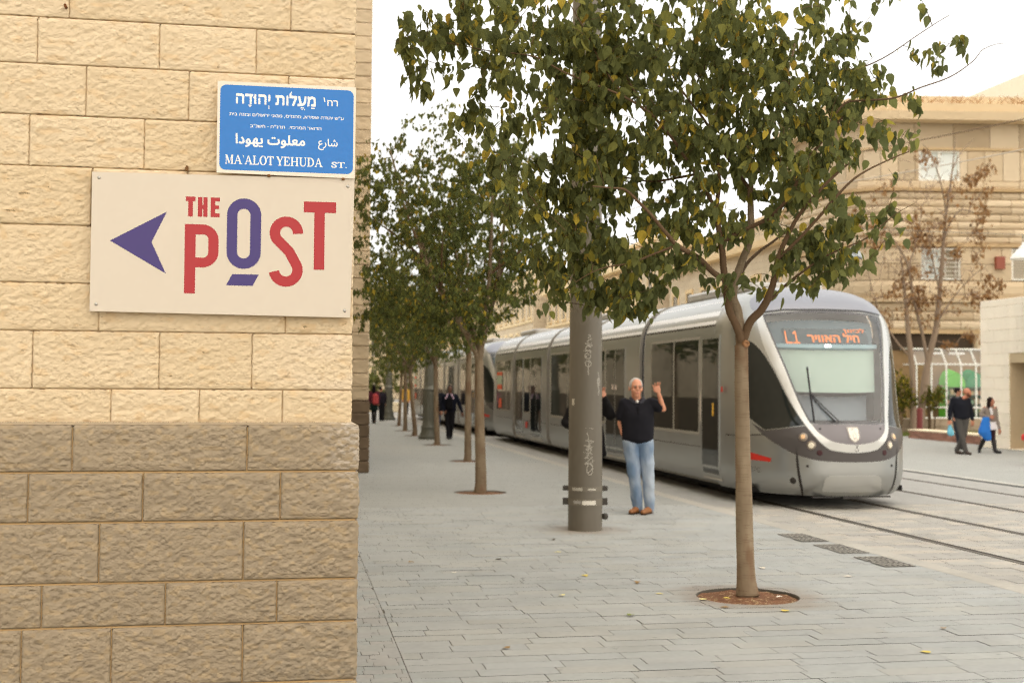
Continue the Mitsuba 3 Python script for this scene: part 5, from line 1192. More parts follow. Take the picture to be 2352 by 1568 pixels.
LAMP = [(0, 0.42), (0.03, 0.42), (0.035, 0.34), (0.10, 0.30), (0.11, 0.25), (0.16, 0.22), (0.29, 0.06), (0.31, 0.0), (0.29, -0.02), (0, -0.02)]
for (x, y, z), (px, py), col, lab in (((16.97, 35.4, 5.62), (22.1, 51.0), lin(150, 158, 162), "grey-blue bell lamp seen above the nearer tram roof, against the stone building"), ((18.52, 29.0, 5.0), (19.95, 29.4), lin(238, 236, 230), "white bell lamp at the right edge of the picture")):
    g = thing("bell_lamp", lab, "lamp", "bell lamps on the far pavement")
    obj(g, "shade", moved(spun(LAMP, 24), x, y, z), "satin", col, 40)
    obj(g, "hanger", tube([(x, y, z + 0.40), (x, y, z + 0.62)], 0.012, 6), "satin", lin(136, 140, 132), True)
    obj(g, "span_wire", tube(smooth_path([(1.6, y, z + 1.5), (0.5 * x, y, z + 0.72), (x, y, z + 0.62), (px, py, z + 0.9)], 6), 0.006, 4), "satin", lin(120, 118, 112), True)
single("overhead_cable", "thin dark overhead cable, upper of two slanting across the stone building", "cable", tube(smooth_path([(9.5, 43.5, 7.05), (16.0, 38.0, 8.9), (19.5, 26.0, 8.6)], 8), 0.016, 5), "matte", lin(120, 100, 80), True, "overhead cables on the right")
single("overhead_cable", "pale overhead cable, lower of two slanting across the stone building", "cable", tube(smooth_path([(9.0, 44.0, 6.0), (16.5, 38.0, 8.1), (19.6, 26.0, 7.9)], 8), 0.016, 5), "matte", lin(200, 190, 175), True, "overhead cables on the right")

# ---------------------------------------------------------------- people
def ball(c, r, seg=20):
    s = m3.Manifold.sphere(1.0, seg).scale([r, r, r] if np.isscalar(r) else list(r))
    return s.translate([float(k) for k in c])


def bone(*balls):
    return m3.Manifold.batch_hull([ball(c, r) for c, r in balls])


def join(ms, edge=0.02, it=6):
    u = m3.Manifold.batch_boolean(ms, m3.OpType.Add).refine_to_length(edge)
    a = u.to_mesh()
    t = trimesh.Trimesh(a.vert_properties[:, :3], a.tri_verts, process=True)
    trimesh.smoothing.filter_taubin(t, 0.5, 0.53, it)
    return t


def hand(w, d, side, k=1.0, curl=0.5, spread=0.2):
    """Palm, four fingers and a thumb from the wrist w: d along the hand, side towards the thumb."""
    d, side = np.array(d, float), np.array(side, float)
    d /= np.linalg.norm(d)
    side -= d * (side @ d)
    side /= np.linalg.norm(side)
    nrm = np.cross(d, side)
    w = np.array(w, float)
    out = [bone((w, 0.024 * k), (w + d * 0.045 * k + side * 0.02 * k, 0.018 * k), (w + d * 0.085 * k + side * 0.03 * k, 0.014 * k), (w + d * 0.085 * k - side * 0.03 * k, 0.014 * k), (w + d * 0.05 * k - side * 0.026 * k, 0.016 * k))]
    for i, L in enumerate((0.072, 0.082, 0.076, 0.058)):
        o = (1.5 - i) * 0.0215 * k
        a = w + d * 0.085 * k + side * o
        dd = d + side * spread * (1.5 - i) * 0.5
        b = a + dd * L * 0.5 * k + nrm * curl * 0.35 * L * k
        c = b + dd * L * 0.5 * (1 - 0.6 * curl) * k + nrm * curl * 0.9 * L * k
        out += [bone((a, 0.0100 * k), (b, 0.0092 * k)), bone((b, 0.0092 * k), (c, 0.0078 * k))]
    a = w + d * 0.03 * k + side * 0.026 * k
    b = a + d * 0.035 * k + side * 0.028 * k + nrm * 0.012 * k
    c = b + d * 0.03 * k + side * 0.010 * k + nrm * 0.012 * k
    return out + [bone((a, 0.0135 * k), (b, 0.011 * k)), bone((b, 0.011 * k), (c, 0.009 * k))]


def turn(v, a):
    v = np.asarray(v, float)
    return np.stack([v[..., 0] * math.cos(a) - v[..., 1] * math.sin(a), v[..., 0] * math.sin(a) + v[..., 1] * math.cos(a), v[..., 2]], -1)


def ell(c, r):
    return (np.array(c, float), r)


class Figure:
    """A person from joints in a frame with x to the viewer's right, y away from the viewer, z up; the head looks along a bearing (0 = at the viewer)."""

    def __init__(self, label, base, skin=lin(196, 142, 112)):
        self.key, self.base, self.skin = thing("person", label, "person"), base, skin

    def put(self, name, mesh, col, bsdf="cloth", folds=0.0, fade=None, seed=1):
        v = np.array(mesh.vertices)
        if folds:
            n = mesh.vertex_normals
            v = v + n * (folds * (meshkit.fbm(v * [13, 13, 9] + seed, 3) - 0.5)[:, None])
        c = np.broadcast_to(np.asarray(col, float), (len(v), 3))
        if fade is not None:
            bsdf = "denim"
        m = moved(tm(v, mesh.faces), self.base[0], self.base[1], self.base[2] if len(self.base) > 2 else 0.0, -YAW)
        if name is None:
            d = mikit.ply(m, bsdf, smooth=True, uv=coded(c, len(v)))
            scene[self.key] = d
            return self.key
        return obj(self.key, name, m, bsdf, c, True)

    def head(self, c, facing=0.0, k=1.0, tilt=0.0):
        """The manifolds of a head with a face, its centre at c."""
        R = lambda p: turn(np.array(p, float) * k, facing) + np.array(c)
        B = lambda p, r: bone((R(p), 0.001), *[(R(p), 0.0)][:0]) if False else self._e(p, r, c, facing, k)
        return [B((0, 0.012, 0.03), (0.074, 0.094, 0.092)), B((0, -0.022, -0.035), (0.060, 0.070, 0.075)), B((0, -0.048, -0.082), (0.036, 0.036, 0.030)), B((0, -0.052, 0.028), (0.056, 0.036, 0.034)),
                B((0, -0.098, -0.014), (0.015, 0.022, 0.017)), B((0, -0.086, 0.012), (0.011, 0.018, 0.034)), B((0.036, -0.062, -0.022), (0.026, 0.026, 0.026)), B((-0.036, -0.062, -0.022), (0.026, 0.026, 0.026)),
                B((0.077, 0.012, -0.006), (0.010, 0.018, 0.030)), B((-0.077, 0.012, -0.006), (0.010, 0.018, 0.030)), B((0, -0.082, -0.050), (0.026, 0.014, 0.008)), B((0, -0.078, -0.062), (0.022, 0.014, 0.008))]

    @staticmethod
    def _e(p, r, c, facing, k):
        s = m3.Manifold.sphere(1.0, 24).scale([q * k for q in r]).translate([q * k for q in p]).rotate([0, 0, math.degrees(facing)])
        return s.translate([float(q) for q in c])

    def face(self, c, facing=0.0, k=1.0, brow=lin(120, 110, 104)):
        E = lambda p, r: self._e(p, r, c, facing, k)
        for s in (-1, 1):
            self.put("eye", join([E((s * 0.030, -0.086, 0.006), (0.013, 0.006, 0.0055))], 0.01, 1), lin(40, 30, 26), "satin")
            self.put("eyebrow", join([E((s * 0.031, -0.089, 0.027), (0.020, 0.006, 0.005))], 0.01, 1), brow)
        self.put("lips", join([E((0, -0.0905, -0.056), (0.022, 0.008, 0.006))], 0.01, 1), lin(170, 92, 84), "satin")


def limb(a, b, c, r):
    return [bone((a, r[0]), (b, r[1])), bone((b, r[1]), (c, r[2]))]


SHOE = lambda ank, toe, k=1.0: [bone((np.array(ank) * [1, 1, 0] + [0, 0, 0.052], 0.046 * k), (np.array(ank) * [1, 1, 0] + (np.array(toe) - ank) * [0.45, 0.45, 0] + [0, 0, 0.045], 0.045 * k)),
                                bone((np.array(ank) * [1, 1, 0] + (np.array(toe) - ank) * [0.3, 0.3, 0] + [0, 0, 0.04], 0.042 * k), (np.array(toe) * [1, 1, 0] + [0, 0, 0.034], 0.036 * k))]


def cut_flat(m, z):
    return m.trim_by_plane([0, 0, 1.0], z)


def walker(label, base, H, head_c, facing, sh, el, wr, hips, knees, ankles, toes, top, legs, shoes, hair=None, hair_col=lin(40, 32, 28), skin=lin(190, 136, 108), coat=None, spread=0.2, bald=1.0, short=False, bulk=1.0, skirt=None, leg=1.0, k=0.95, boots=None, curl=0.5, tall_collar=None, beard=None):
    """A clothed figure; every joint list is (viewer's left, viewer's right)."""
    F = Figure(label, base, skin)
    hc = np.array(head_c, float)
    sh, el, wr, hips, knees, ankles, toes = (np.array(q, float) for q in (sh, el, wr, hips, knees, ankles, toes))
    neck = sh.mean(0) + [0, 0.0, 0.02]
    body = F.head(hc, facing, k) + [bone((hc + [0, 0.012, -0.08 * k], 0.052 * k), (neck + [0, 0.01, -0.02], 0.056 * k))]
    mid, pel = sh.mean(0) * [1, 1, 0] + hips.mean(0) * [0, 0, 0] + [0, 0, 0.5 * (sh[:, 2].mean() + hips[:, 2].mean())], hips.mean(0)
    body += [m3.Manifold.batch_hull([ball(sh[0] + [0.03, 0, -0.03], 0.055), ball(sh[1] + [-0.03, 0, -0.03], 0.055), ball(mid, (0.11, 0.08, 0.1)), ball(pel, (0.09, 0.07, 0.07))])]
    for i in (0, 1):
        body += limb(sh[i], el[i], wr[i], (0.046, 0.038, 0.027))
        d = wr[i] - el[i]
        thumb = np.array([1.0 if i == 0 else -1.0, -0.5, 0.2])
        body += hand(wr[i] + d / np.linalg.norm(d) * 0.01, d, thumb, 1.0, curl, spread)
        body += limb(hips[i], knees[i], ankles[i], (0.075, 0.052, 0.036))
        body += [bone((ankles[i], 0.036), (ankles[i] * [1, 1, 0] + [0, 0, 0.05], 0.038))]
    F.put(None, join(body, 0.022, 4), skin, "satin")
    F.face(hc, facing, k)
    b = bulk
    torso = [m3.Manifold.batch_hull([ball(sh[0] + [0.035, 0, -0.045], 0.072 * b), ball(sh[1] + [-0.035, 0, -0.045], 0.072 * b), ball(neck + [0, 0.01, -0.045], (0.075, 0.07, 0.05)), ball(mid + [0, 0, 0.10], (0.185 * b, 0.135 * b, 0.12))]),
             m3.Manifold.batch_hull([ball(mid + [0, 0, 0.10], (0.185 * b, 0.135 * b, 0.12)), ball(pel + [0, 0, 0.06 if not coat else -coat], (0.175 * b, 0.13 * b, 0.07))]),
             bone((neck + [0, 0.0, -0.03], 0.075), (neck + [0, 0.005, 0.0], 0.066))]
    for i in (0, 1):
        if short:
            e = sh[i] + (el[i] - sh[i]) * short
            torso += [bone((sh[i] + [0, 0, -0.015], 0.068 * b), (e, 0.068 * b))]
        else:
            torso += [bone((sh[i] + [0, 0, -0.015], 0.066 * b), (el[i], 0.058 * b)), bone((el[i], 0.06 * b), (wr[i], 0.043))]
    F.put("top", join(torso, 0.025, 5), top, folds=0.022, seed=len(label))
    if skirt is not None:
        z0, col = skirt
        F.put("skirt", join([m3.Manifold.batch_hull([ball(pel + [0, 0, 0.08], (0.15, 0.11, 0.05)), ball(pel * [1, 1, 0] + [0, 0, z0 + 0.03], (0.20, 0.155, 0.03))])], 0.025, 4), col, folds=0.03)
    for i in (0, 1):
        pass
    lo = []
    for i in (0, 1):
        lo += [bone((hips[i] + [0, 0, 0.02], 0.098 * leg), (knees[i], 0.073 * leg)), bone((knees[i], 0.073 * leg), (ankles[i] + [0, 0, -0.02], 0.06 * leg))]
    lo += [m3.Manifold.batch_hull([ball(hips[0] + [0, 0, 0.03], 0.10), ball(hips[1] + [0, 0, 0.03], 0.10)])]
    if legs is not None:
        tight = 0.72 if skirt is not None else 1.0
        if tight != 1.0:
            lo = []
            for i in (0, 1):
                lo += [bone((hips[i], 0.082), (knees[i], 0.058)), bone((knees[i], 0.058), (ankles[i], 0.043))]
        F.put("trousers" if skirt is None else "tights", join(lo, 0.025, 4), legs[0], folds=(0.034 if leg > 1 else 0.02) if skirt is None else 0.004, fade=legs[1] if len(legs) > 1 else None, seed=3)
    if boots is not None:
        for i in (0, 1):
            F.put("boot", join([bone((knees[i] * 0.75 + ankles[i] * 0.25, 0.064), (ankles[i], 0.05))] + SHOE(ankles[i], toes[i]), 0.02, 3), boots, "satin")
    else:
        for i in (0, 1):
            F.put("shoe", cut_mesh(join(SHOE(ankles[i], toes[i]), 0.018, 3)), shoes, "satin")
    E = lambda p, r: F._e(p, r, hc, facing, k)
    if hair == "short":
        h = E((0, 0.022, 0.036), (0.083, 0.099, 0.092)) - E((0, -0.10, 0.03 * (bald - 1) * 4), (0.078 * min(bald, 1.06), 0.075 * bald, 0.115 * bald)) - E((0, 0.02, -0.10), (0.2, 0.2, 0.075))
        F.put("hair", join([h], 0.012, 3), hair_col, folds=0.008)
    elif hair == "long":
        h = (E((0, 0.022, 0.035), (0.088, 0.105, 0.098)) + E((0, 0.055, -0.12), (0.095, 0.065, 0.20)) + E((0.07, 0.02, -0.08), (0.03, 0.05, 0.15)) + E((-0.07, 0.02, -0.08), (0.03, 0.05, 0.15))) - E((0, -0.10, -0.015), (0.066, 0.085, 0.105))
        F.put("hair", join([h], 0.014, 3), hair_col, folds=0.012)
    if beard is not None:
        F.put("beard", join([E((0, -0.052, -0.078), (0.048, 0.046, 0.040)), E((0.05, -0.02, -0.05), (0.022, 0.04, 0.05)), E((-0.05, -0.02, -0.05), (0.022, 0.04, 0.05))], 0.012, 2), beard, folds=0.006)
    return F


def cut_mesh(t):
    v = np.array(t.vertices)
    v[:, 2] = np.maximum(v[:, 2], 0.002)
    return trimesh.Trimesh(v, t.faces, process=False)


# the waving man beside the mast
M1 = walker("grey-haired man in dark polo shirt and light jeans raising a hand beside the mast", (4.69, 16.29), 1.78, (-0.02, -0.03, 1.672), 0.12,
            [(-0.175, 0, 1.475), (0.185, 0, 1.485)], [(-0.225, 0.05, 1.20), (0.345, -0.05, 1.395)], [(-0.165, 0.02, 0.985), (0.275, -0.13, 1.60)],
            [(-0.085, 0, 0.93), (0.105, 0, 0.93)], [(-0.04, -0.03, 0.50), (0.145, -0.02, 0.50)], [(0.012, 0.02, 0.10), (0.172, 0.0, 0.10)], [(-0.09, -0.16, 0), (0.06, -0.22, 0)],
            lin(30, 30, 36), (lin(112, 138, 174), lin(186, 198, 212)), lin(140, 92, 52), "short", lin(178, 174, 170), lin(206, 146, 116), short=0.62, bulk=1.2, leg=1.17, k=1.12, curl=0.22, spread=0.55, bald=1.22)
F = M1
E = lambda p, r: F._e(p, r, (-0.02, -0.03, 1.672), 0.12, 1.12)
F.put("undershirt", join([ball((-0.005, -0.055, 1.49), (0.024, 0.030, 0.030))], 0.015, 2), lin(224, 222, 220))
for s in (-1, 1):
    F.put("collar", join([m3.Manifold.batch_hull([ball((0.0 + s * 0.035, -0.085, 1.475), 0.016), ball((s * 0.085, -0.045, 1.535), 0.014), ball((s * 0.09, 0.02, 1.55), 0.014), ball((s * 0.10, -0.04, 1.49), 0.012)])], 0.015, 2), lin(62, 63, 70))
F.put("placket", join([bone((np.array((0.0, -0.125, 1.42)), 0.014), (np.array((0.0, -0.15, 1.33)), 0.014))], 0.012, 2), lin(22, 22, 26))
F.put("belt", join([ball((0.01, 0, 0.985), (0.165, 0.125, 0.022))], 0.02, 2), lin(40, 34, 30))
for i, (a, t) in enumerate((((0.012, 0.02, 0.1), (-0.09, -0.16, 0)), ((0.172, 0.0, 0.1), (0.06, -0.22, 0)))):
    a, t = np.array(a), np.array(t)
    F.put("sole", cut_mesh(join([bone((a * [1, 1, 0] + [0, 0, 0.012], (0.05, 0.05, 0.012)), (a * [1, 1, 0] + (t - a) * [1, 1, 0] + [0, 0, 0.012], (0.044, 0.044, 0.012)))], 0.02, 1)), lin(60, 46, 36))
# the person behind the mast
W2 = walker("person in a black leather jacket mostly hidden behind the mast, elbow and hand showing", (4.06, 16.62), 1.75, (0.02, 0.05, 1.62), 0.5,
            [(-0.17, 0.02, 1.43), (0.20, 0, 1.44)], [(-0.27, 0.02, 1.20), (0.34, -0.08, 1.30)], [(-0.10, -0.17, 1.10), (0.25, -0.14, 1.53)],
            [(-0.10, 0.03, 0.88), (0.10, 0.03, 0.88)], [(-0.09, 0, 0.47), (0.09, 0, 0.47)], [(-0.08, 0.04, 0.1), (0.08, 0.04, 0.1)], [(-0.11, -0.15, 0), (0.11, -0.15, 0)],
            lin(26, 25, 26), (lin(40, 40, 46),), lin(30, 28, 28), "short", lin(40, 34, 30), short=0, bulk=1.1, coat=0.10)
W2.put("coat_tail", join([m3.Manifold.batch_hull([ball((0.17, 0.02, 1.15), (0.07, 0.08, 0.05)), ball((0.235, 0.0, 0.78), (0.05, 0.07, 0.05))])], 0.025, 3), lin(24, 23, 24), folds=0.02)
W2.put("phone", join([bone((np.array((0.235, -0.13, 1.58)), 0.012), (np.array((0.225, -0.13, 1.66)), 0.012))], 0.01, 1), lin(20, 20, 22), "satin")

walker("bald bearded man in a dark navy pullover and grey trousers walking with a small bag", (17.2, 29.75), 1.73, (0.165, -0.02, 1.585), 1.25,
       [(-0.165, 0.03, 1.42), (0.20, 0.03, 1.39)], [(-0.245, 0.06, 1.14), (0.28, 0.05, 1.13)], [(-0.285, 0.0, 0.90), (0.30, 0.0, 0.90)],
       [(-0.06, 0, 0.90), (0.12, 0, 0.88)], [(0.0, -0.05, 0.50), (0.09, 0.02, 0.50)], [(0.09, -0.10, 0.10), (-0.05, 0.16, 0.12)], [(0.14, -0.28, 0), (0.06, 0.02, 0)],
       lin(28, 30, 38), (lin(84, 82, 80),), lin(64, 50, 44), None, skin=lin(186, 124, 96), bulk=1.18, k=1.0, beard=lin(96, 62, 46))
labels_last = None
P3 = walker("dark-haired person in a grey top half hidden behind the bald man", (18.62, 32.2), 1.70, (-0.08, 0, 1.60), 1.4,
            [(-0.24, 0, 1.42), (0.10, 0, 1.42)], [(-0.28, 0.05, 1.14), (0.16, 0.05, 1.14)], [(-0.22, -0.05, 0.92), (0.16, -0.02, 0.9)],
            [(-0.15, 0, 0.88), (0.03, 0, 0.88)], [(-0.12, -0.05, 0.47), (0.02, 0.02, 0.47)], [(-0.06, -0.1, 0.1), (0.0, 0.12, 0.1)], [(0.02, -0.2, 0), (0.1, 0.04, 0)],
            lin(110, 108, 106), (lin(52, 54, 62),), lin(40, 38, 38), "short", lin(30, 26, 24))
single("plastic_bag", "small pale blue plastic bag held low by the bald man", "bag", moved(join([m3.Manifold.batch_hull([ball((-0.285, 0, 0.80), (0.02, 0.02, 0.02)), ball((-0.27, 0, 0.58), (0.085, 0.06, 0.08)), ball((-0.25, 0, 0.52), (0.09, 0.06, 0.05))]), bone((np.array((-0.285, 0, 0.82)), 0.012), (np.array((-0.287, 0, 0.875)), 0.008))], 0.025, 2), 17.2, 29.75, 0, -YAW), "cloth", lin(122, 192, 216), True)
P4 = walker("dark-haired girl in grey blazer, white dress and black boots", (18.36, 30.3), 1.5, (0.02, -0.02, 1.355), 0.55,
            [(-0.135, 0.02, 1.185), (0.145, 0.02, 1.185)], [(-0.265, -0.02, 0.99), (0.185, 0.05, 0.90)], [(-0.09, -0.13, 0.955), (0.235, 0.0, 0.66)],
            [(-0.07, 0, 0.75), (0.07, 0, 0.75)], [(-0.12, 0.04, 0.41), (0.06, -0.04, 0.41)], [(-0.22, 0.18, 0.10), (0.085, -0.10, 0.08)], [(-0.26, 0.08, 0), (0.17, -0.25, 0)],
            lin(134, 124, 116), (lin(54, 34, 38),), lin(24, 22, 24), "long", lin(38, 26, 22), skin=lin(180, 120, 94), bulk=0.86, k=0.92, boots=lin(26, 24, 26), coat=-0.02, skirt=(0.60, lin(226, 222, 226)))
P4.put("dress_front", join([m3.Manifold.batch_hull([ball((-0.02, -0.10, 1.17), (0.035, 0.03, 0.03)), ball((0.0, -0.135, 1.02), (0.03, 0.02, 0.03))])], 0.015, 2), lin(228, 224, 226))
P4.put("hair_band", join([ball((0.02, 0.0, 1.455), (0.05, 0.05, 0.018))], 0.015, 1), lin(232, 214, 150), "satin")
single("plastic_bag", "big bright blue plastic bag carried by the girl in the grey blazer", "bag", moved(join([m3.Manifold.batch_hull([ball((-0.17, -0.16, 0.93), (0.09, 0.04, 0.02)), ball((-0.22, -0.16, 0.55), (0.16, 0.10, 0.10)), ball((-0.12, -0.16, 0.38), (0.09, 0.07, 0.06))]), bone((np.array((-0.09, -0.14, 0.97)), 0.014), (np.array((-0.12, -0.16, 0.88)), 0.02))], 0.03, 2), 18.36, 30.3, 0, -YAW), "cloth", lin(52, 120, 208), True)

P6 = walker("man in black jacket and blue jeans, left of two men near the flared post", (5.02, 40.9), 1.74, (-0.07, 0, 1.60), 0.25,
            [(-0.26, 0, 1.40), (0.12, 0, 1.40)], [(-0.30, 0.04, 1.10), (0.18, 0.04, 1.10)], [(-0.22, -0.08, 0.88), (0.14, -0.1, 0.86)],
            [(-0.16, 0, 0.86), (0.02, 0, 0.86)], [(-0.17, -0.02, 0.46), (0.0, -0.06, 0.47)], [(-0.2, 0.1, 0.1), (0.0, -0.12, 0.1)], [(-0.24, -0.06, 0), (0.0, -0.3, 0)],
            lin(26, 28, 34), (lin(66, 76, 100),), lin(24, 24, 26), "short", lin(30, 26, 24), skin=lin(150, 104, 80), bulk=1.15, coat=0.1)
P7 = walker("man in navy jacket with pale pink straps beside the flared post", (5.15, 39.2), 1.72, (0.04, 0, 1.575), 0.1,
            [(-0.15, 0, 1.37), (0.22, 0, 1.36)], [(-0.19, 0.05, 1.08), (0.33, 0.05, 1.10)], [(-0.12, -0.1, 0.90), (0.41, 0.0, 0.86)],
            [(-0.05, 0, 0.86), (0.12, 0, 0.86)], [(-0.03, -0.04, 0.46), (0.10, 0.02, 0.46)], [(0.0, -0.12, 0.08), (0.06, 0.14, 0.12)], [(0.0, -0.32, 0), (0.06, 0.0, 0)],
            lin(24, 28, 42), (lin(30, 30, 34),), lin(24, 24, 26), "short", lin(26, 22, 22), skin=lin(110, 76, 60), bulk=1.12)
for s in (-1, 1):
    P7.put("strap", join([bone((np.array((0.03 + s * 0.055, -0.105, 1.41)), (0.022, 0.012, 0.02)), (np.array((0.03 + s * 0.125, -0.115, 1.27)), (0.022, 0.014, 0.02)))], 0.015, 1), lin(214, 186, 206))
P7.put("chest_pack", join([m3.Manifold.batch_hull([ball((0.03, -0.16, 1.26), (0.10, 0.05, 0.06)), ball((0.03, -0.16, 1.0), (0.13, 0.07, 0.10))])], 0.03, 3), lin(18, 18, 22), folds=0.01)
P8 = walker("woman with long dark hair and a red backpack walking away in a short dark skirt", (3.93, 55.0), 1.68, (0.0, 0, 1.55), 3.14,
            [(-0.16, 0, 1.36), (0.16, 0, 1.36)], [(-0.22, -0.04, 1.09), (0.21, -0.04, 1.09)], [(-0.2, 0.08, 0.86), (0.2, 0.08, 0.88)],
            [(-0.07, 0, 0.84), (0.07, 0, 0.84)], [(-0.05, 0.03, 0.46), (0.08, -0.04, 0.46)], [(-0.04, 0.12, 0.1), (0.07, -0.14, 0.12)], [(-0.04, 0.3, 0), (0.07, 0.04, 0)],
            lin(96, 42, 58), (lin(30, 28, 32),), lin(24, 22, 22), "long", lin(30, 22, 22), bulk=1.0, boots=lin(24, 22, 22), skirt=(0.56, lin(26, 44, 40)))
single("backpack", "red backpack on the back of the long-haired woman", "backpack", moved(join([m3.Manifold.batch_hull([ball((0.09, -0.20, 1.22), (0.12, 0.06, 0.08)), ball((0.10, -0.22, 0.92), (0.14, 0.09, 0.10))])], 0.03, 2), 3.93, 55.0, 0, -YAW), "cloth", lin(188, 82, 84), True)
walker("child in dark clothes beside the farthest lamp post", (4.55, 58.6), 1.5, (-0.05, 0, 1.48), 2.4,
       [(-0.16, 0, 1.30), (0.14, 0, 1.30)], [(-0.2, 0, 1.04), (0.18, 0, 1.04)], [(-0.14, 0.1, 0.84), (0.16, 0.1, 0.84)], [(-0.07, 0, 0.8), (0.07, 0, 0.8)], [(-0.06, 0, 0.43), (0.07, 0, 0.43)], [(-0.06, 0.05, 0.1), (0.07, -0.1, 0.1)], [(-0.06, 0.22, 0), (0.07, 0.1, 0)],
       lin(38, 34, 42), (lin(30, 30, 34),), lin(40, 38, 40), "short", lin(30, 24, 22))
walker("person in a pink top half hidden behind the edge of the bay building", (3.63, 55.8), 1.6, (-0.02, 0, 1.5), 3.0,
       [(-0.15, 0, 1.32), (0.15, 0, 1.32)], [(-0.2, 0, 1.05), (0.2, 0, 1.05)], [(-0.16, 0.1, 0.84), (0.18, 0.1, 0.84)], [(-0.07, 0, 0.82), (0.07, 0, 0.82)], [(-0.06, 0, 0.44), (0.07, 0, 0.44)], [(-0.06, 0.05, 0.1), (0.07, -0.1, 0.1)], [(-0.06, 0.22, 0), (0.07, 0.1, 0)],
       lin(206, 148, 168), (lin(60, 56, 66),), lin(40, 38, 40), "long", lin(40, 28, 24))
walker("distant person in a mustard yellow jacket near the end of the street", (7.0, 72.0), 1.6, (0, 0, 1.55), 0.3,
       [(-0.18, 0, 1.36), (0.18, 0, 1.36)], [(-0.24, 0, 1.07), (0.24, 0, 1.07)], [(-0.2, -0.1, 0.86), (0.2, -0.1, 0.84)], [(-0.07, 0, 0.82), (0.07, 0, 0.82)], [(-0.06, 0, 0.44), (0.07, 0, 0.44)], [(-0.06, 0.05, 0.1), (0.07, -0.1, 0.1)], [(-0.06, -0.2, 0), (0.07, -0.3, 0)],
       lin(186, 146, 66), (lin(50, 50, 54),), lin(40, 38, 40), "short", lin(40, 30, 24), bulk=1.2, coat=0.08)

# ---------------------------------------------------------------- the far side of the street
# pale stone kiosk building along the track
K = thing("kiosk_building", "low pale building of smooth stone slabs with a shuttered doorway at the right edge", "building")
KX = 19.93
obj(K, "wall", cat([bx(KX, 27, 31.88, 33.30, 0, 4.2), bx(KX, 27, 24.0, 29.9, 0, 4.2), bx(KX + 0.55, 27, 29.9, 31.88, 0, 4.2), bx(KX, KX + 0.6, 29.9, 31.88, 2.42, 4.2)]), "matte", lin(196, 178, 146))
z, i = 0.0, 0
while z < 4.15:
    h = min(0.335, 4.22 - z)
    cuts = [33.33, 33.33 - (0.72 if i % 2 else 0.38)]
    while cuts[-1] > 28.6:
        cuts.append(cuts[-1] - 0.72)
    for a, b in zip(cuts[:-1], cuts[1:]):
        for lo, hi in ([(b, a)] if z > 2.38 else [q for q in ((max(b, 31.88), a), (b, min(a, 29.9))) if q[1] - q[0] > 0.08]):
            obj(f"{K}__wall", "slab", cbox(KX - 0.03, KX + 0.05, lo + 0.004, hi - 0.004, z + 0.004, z + h - 0.004, 0.006), "slab", lin(247, 238, 220) * (0.95 + 0.09 * rng.random()))
    for x0 in np.arange(KX - 0.03, 24, 0.74):
        x1 = x0 + 0.74
        obj(f"{K}__wall", "slab", cbox(x0 + (0.084 if x0 < KX else 0.004), x1 - 0.004, 33.28, 33.34, z + 0.004, z + h - 0.004, 0.006), "slab", lin(242, 231, 210) * (0.95 + 0.09 * rng.random())) if i % 3 == 0 else None
    z += 0.335
    i += 1
obj(K, "doorway_jamb", cat([bx(KX + 0.02, KX + 0.52, 31.86, 31.885, 0, 2.42)]), "slab", lin(196, 176, 144))
obj(K, "shutter", cat([bx(KX + 0.50, KX + 0.55, 29.92, 31.86, zz, zz + 0.075) for zz in np.arange(0.02, 2.36, 0.085)]), "satin", lin(146, 138, 128))
obj(K, "threshold", cbox(KX - 0.10, KX + 0.5, 29.9, 31.9, 0.0, 0.03, 0.006), "slab", lin(222, 212, 194))
R_ = thing("red_bin", "red plastic bin at the right edge of the picture", "bin")
obj(R_, "body", moved(spun([(0, 0.02), (0.17, 0.02), (0.19, 0.04), (0.25, 0.56), (0.24, 0.56), (0.18, 0.06), (0, 0.05)], 28), 16.38, 25.2), "satin", lin(200, 36, 34), 40)
obj(R_, "rim", moved(spun([(0.245, 0.55), (0.30, 0.56), (0.315, 0.60), (0.30, 0.68), (0.27, 0.70), (0.24, 0.66)], 28), 16.38, 25.2), "satin", lin(212, 40, 36), 40)

# rounded stone building behind the tram
CB = thing("rounded_building", "three-storey beige stone building with a rounded corner and a heavy cornice", "building")
arcp = [(24.2 + 2.1 * math.cos(a), 48.3 + 2.1 * math.sin(a)) for a in np.linspace(math.pi, 1.5 * math.pi + 0.04, 9)]
PATH = LineString([(22.1, 53.0), (22.1, 50.4)] + arcp[1:] + [(33.5, 44.9)])


def along(s, off=0.0):
    p, q = PATH.interpolate(max(0.0, s - 0.05)), PATH.interpolate(min(PATH.length, s + 0.05))
    c = PATH.interpolate(s)
    t = np.array([q.x - p.x, q.y - p.y])
    t /= np.linalg.norm(t)
    return np.array([c.x, c.y]) + np.array([t[1], -t[0]]) * -off * (1 if True else 1), t


def facing(s, off):
    """A point in front of the rounded facade: off metres out of the wall."""
    (x, y), t = along(s)
    n = np.array([-t[1], t[0]])
    if n @ np.array([-0.6, -0.8]) < 0:
        n = -n
    return np.array([x, y]) + n * off


LEN = PATH.length


